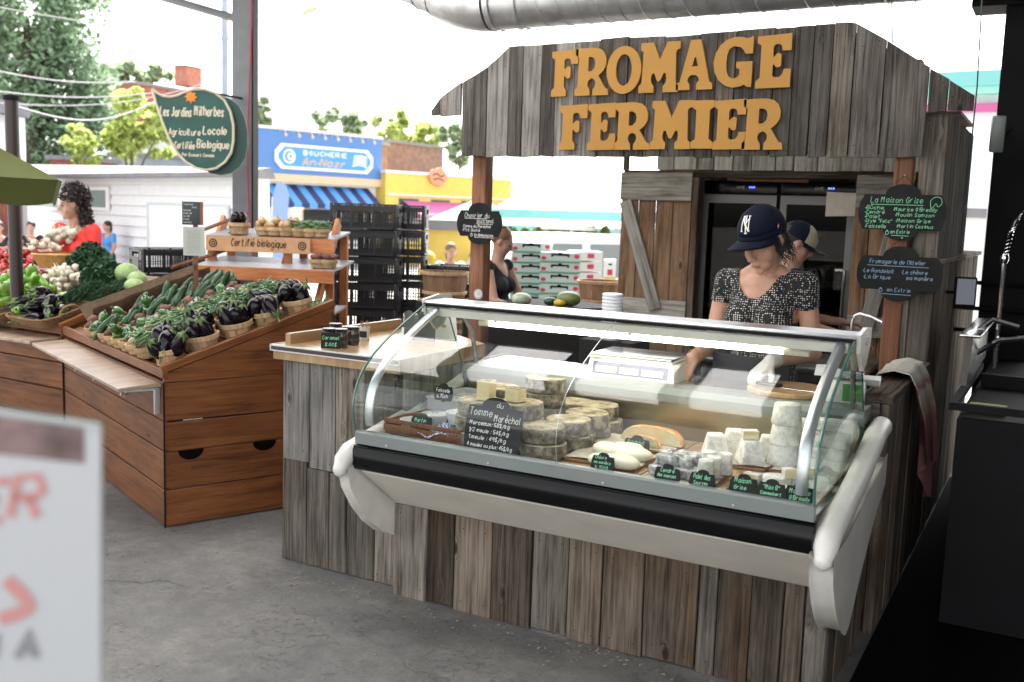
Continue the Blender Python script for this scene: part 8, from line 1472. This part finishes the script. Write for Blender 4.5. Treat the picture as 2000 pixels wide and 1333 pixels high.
def simple(loc, face, H, label, skinm, top, legs, hairm, arms, hair='long', head_tilt=0, head_yaw=0, topcut=None, grow=.012, group=None, vox=.012, sleeve=.5):
    """a standing figure; loc its feet, face the heading (rad, 0 = -y), arms: ((elbow xyz),(wrist xyz)) per side in the body's frame, heights from the feet"""
    Mx = TR(*loc, face); k = H/1.68; mb = MB(); V = lambda x, y, z: (x*k, y*k, z*k)
    def torso(mb, g, ar=1):
        for c, r in (((0, 0, 1.22), (.15, .095, .17)), ((0, .01, 1.33), (.16, .07, .07)), ((0, 0, 1.05), (.125, .095, .14)), ((0, 0, .92), (.155, .11, .12))): mb.ball(V(*c), tuple((x+g)*k for x in r), 16, 12)
        for s in (-1, 1):
            mb.ball(V(s*.068, -.075, 1.2), tuple((x+g)*k for x in (.06, .055, .06)), 12, 10); mb.ball(V(s*.16, 0, 1.35), tuple((x+g)*k for x in (.05, .05, .05)), 12, 10)
            e = arms[0 if s < 0 else 1][0]; a, b = Vector(V(s*.165, 0, 1.34)), Vector(V(*e)); cap(mb, a, a.lerp(b, ar), (.048+g)*k, (.038+g)*k)
    torso(mb, 0)
    for s in (-1, 1):
        e, w = arms[0 if s < 0 else 1]; cap(mb, V(*e), V(*w), .038*k, .026*k); dv = (Vector(w)-Vector(e)).normalized(); hand(mb, V(*w), dv, (0, .3, -1), s, .4, k)
        cap(mb, V(s*.085, 0, .88), V(s*.09, -.01, .48), .085*k, .055*k); cap(mb, V(s*.09, -.01, .48), V(s*.09, .02, .09), .05*k, .034*k); cap(mb, V(s*.09, .03, .045), V(s*.1, -.13, .035), .042*k, .03*k)
    HM = TR(*V(0, -.035, 1.55), 0, 0) @ Matrix.Rotation(head_yaw, 4, 'Z') @ Matrix.Rotation(head_tilt, 4, 'X') @ Matrix.Scale(k, 4)
    head(mb, HM); cap(mb, V(0, .005, 1.36), V(0, -.01, 1.5), .055*k, .05*k)
    o = bpy.data.objects.new('person', remeshed(mb, vox*.6 if hair == 'curly' else vox, 2, 'person', [skinm])); COL.objects.link(o); o.matrix_basis = Mx; props(o, label, 'person', group)
    mb = MB(); torso(mb, grow, sleeve); tm_ = remeshed(mb, vox*.8, 3, 'shirt', [top])
    def keep(c):
        x, y, z = c.x/k, c.y/k, c.z/k
        if z < .86: return False
        if abs(x) < .12 and z > 1.27+.13*abs(x/.11)**2: return False
        if topcut and not topcut(x, y, z): return False
        return True
    child(o, cutmesh(tm_, keep), 'shirt')
    mb = MB()
    for s in (-1, 1): cap(mb, V(s*.085, 0, .88), V(s*.09, -.01, .48), .098*k, .068*k); cap(mb, V(s*.09, -.01, .48), V(s*.09, .02, .12), .06*k, .045*k)
    mb.ball(V(0, 0, .92), (.168*k, .122*k, .11*k), 14, 10); child(o, remeshed(mb, vox, 2, 'trousers', [legs]), 'trousers')
    mb = MB(); q = random.Random(int(H*1000))
    if hair == 'curly':
        mb.ball((0, .035, .045), (.086, .092, .082), 16, 12)
        for i in range(620):
            a, e = q.uniform(0, 6.28), q.uniform(-.2, 1.57); rr = q.uniform(.95, 1.12); c = Vector((.098*math.cos(a)*math.cos(e)*rr, .035+.105*math.sin(a)*math.cos(e)*rr, .05+.105*math.sin(e)*rr))
            if i > 260: t = (i-260)/360; c = Vector((q.uniform(-.1, .1), q.uniform(.05, .135), .06-.22*t+q.uniform(-.02, .02)))
            if c.y < -.05 and c.z < .055: continue
            R0 = q.uniform(.008, .016); ph = q.uniform(0, 6); ax_ = Euler((q.uniform(0, 3), q.uniform(0, 3), 0)).to_matrix(); mb.tube([c+ax_ @ Vector((R0*math.cos(ph+j), R0*math.sin(ph+j), .006*j)) for j in range(6)], .0035, 4, cap=False)
    elif hair == 'pony':
        mb.ball((0, .03, .04), (.082, .098, .085), 16, 12); mb.ball((0, .13, .04), (.035, .04, .04), 12, 8)
        for i in range(60): x, y = q.uniform(-.03, .03), q.uniform(.12, .18); mb.tube([(x*.5, .13, .05), (x, y, .0), (x*1.6, y+.02, -.08), (x*1.8, y+.01, -.17-q.uniform(0, .06))], [.006, .007, .006, .002], 5)
        for i in range(40): x = q.uniform(-.05, .05); mb.tube([(x, .02, .125), (x*1.3, .1, .09), (x*.4, .14, .04)], .004, 4)
    else:
        mb.ball((0, .025, .04), (.083, .1, .085), 16, 12)
        if hair == 'long': mb.ball((0, .075, -.05), (.07, .045, .11), 12, 10)
    hm_ = mb.mesh('hair', hairm, 60); hm_.transform(HM); child(o, hm_, 'hair')
    for s in (-1, 1):
        mb = MB(); mb.ball((s*.029, -.0745, .0), (.0135, .01, .0075), 10, 8); ey = mb.mesh('eye', plain('eye_dark', (.05, .035, .03), .3), 60); ey.transform(HM); child(o, ey, 'eye')
    return o, HM, k
M['coral'] = plain('coral_red_knit', (.85, .06, .05), .8, bump=.2, bscale=90); M['blacktop'] = plain('black_cotton', (.015, .015, .02), .85)
p = dep(152, 560, 8.0); simple((p.x, p.y, .0), R_(-18)+YAW, 1.7, 'curly haired woman in a coral red top looking aside behind the produce', M['skin'], M['coral'], M['jeans'], M['hair'], (((-.2, -.02, 1.08), (-.12, -.2, .95)), ((.2, -.02, 1.08), (.12, -.2, .95))), 'curly', R_(6), R_(-52), vox=.011)
for px, k, fc, lab, ar in ((62, 19, .2, 'woman in a dark tank top holding a cup before the white house', (((-.25, .02, 1.12), (-.05, -.2, 1.15)), ((.3, .03, 1.1), (.08, -.2, 1.12)))), (-2, 18, .5, 'person in a dark vest cut by the left photo edge', (((-.22, 0, 1.1), (-.1, -.2, 1.1)), ((.24, 0, 1.1), (.1, -.2, 1.1))))):
    p = dep(px, 470, k); simple((p.x, p.y, GZ-.05), YAW+fc, 1.66, lab, M['skin'], M['blacktop'], M['jeans'], M['hair'], ar, 'short', 0, 0, vox=.02, sleeve=.05, grow=.01)
p = dep(212, 480, 21); simple((p.x, p.y, GZ), YAW-.5, 1.62, 'far person in a pale blue top half hidden behind the woman in red', M['skin'], M['lblue'], M['jeans'], M['hair'], (((-.2, 0, 1.1), (-.15, -.1, .9)), ((.2, 0, 1.1), (.15, -.1, .9))), 'long', vox=.025)
p = dep(880, 500, 13.5); simple((p.x, p.y, GZ+.0), YAW+.3, 1.62, 'blurred shopper in sunlit pale clothes behind the short crate stack', M['skin'], M['cartonw'], M['jeans'], M['hairb'], (((-.2, 0, 1.1), (-.15, -.15, .95)), ((.2, 0, 1.1), (.15, -.15, .95))), 'long', vox=.025)
p = dep(905, 500, 14.5); simple((p.x, p.y, GZ), YAW-.6, 1.6, 'second blurred shopper next to the first behind the crates', M['skin'], M['coral'], M['jeans'], M['hairb'], (((-.2, 0, 1.1), (-.15, -.15, .95)), ((.2, 0, 1.1), (.15, -.15, .95))), 'long', vox=.025)
# ponytail woman reaching to the squash
p = dep(972, 500, 7.7); simple((p.x, p.y+.0, -.08), R_(62)+YAW, 1.6, 'woman with a light ponytail in a dark top reaching over squash behind the left post', M['skin'], M['blacktop'], M['jeans'], M['hairb'], (((-.22, -.1, 1.08), (-.16, -.38, 1.02)), ((.2, -.12, 1.08), (.12, -.4, 1.03))), 'pony', R_(25), R_(25), vox=.012, sleeve=.1, grow=.008)
# man behind, mostly hidden, seen from the side and back with a two tone cap
p = ony(1543, 526, 5.85); mo, HMm, km = simple((p.x, p.y, -.02), R_(115), 1.64, 'man in a navy and cream cap turned away behind the woman', M['skin'], M['blacktop'], M['jeans'], M['hair'], (((-.24, -.08, 1.08), (-.2, -.33, 1.02)), ((.22, -.1, 1.1), (.14, -.36, 1.08))), 'short', R_(28), R_(0), vox=.011, sleeve=.5)
cmn = capmesh((.092, .108, .092)); cm = cmn.mesh('cap', [M['capnavy'], plain('cream_cap_cloth', (.42, .38, .27), .85), plain('grey_peak', (.06, .055, .05), .8)], 45)
for pl in cm.polygons:
    c = pl.center
    pl.material_index = 2 if (c.y < -.1 and c.z < .03) else (1 if c.y < -.005 and c.z > .0 else 0)
cm.transform(HMm @ TR(0, 0, .02)); child(mo, cm, 'cap')
mb = MB(); mb.box(-.035, .035, -.1235, -.122, .045, .085); b2_ = mb.mesh('patch', M['darkin'], 0); b2_.transform(HMm @ TR(0, .008, .012, 0, R_(-14))); pt = child(mo, b2_, 'patch')
mb = MB(); write(mb, 'BASSIN', -.03, .068, .01, .0018, -.1245, sharp=True, width=.06); write(mb, '1940', -.014, .052, .009, .0016, -.1245, sharp=True); b2_ = mb.mesh('lettering', M['parch'], 0); b2_.transform(HMm @ TR(0, .008, .012, 0, R_(-14))); child(mo, b2_, 'lettering')
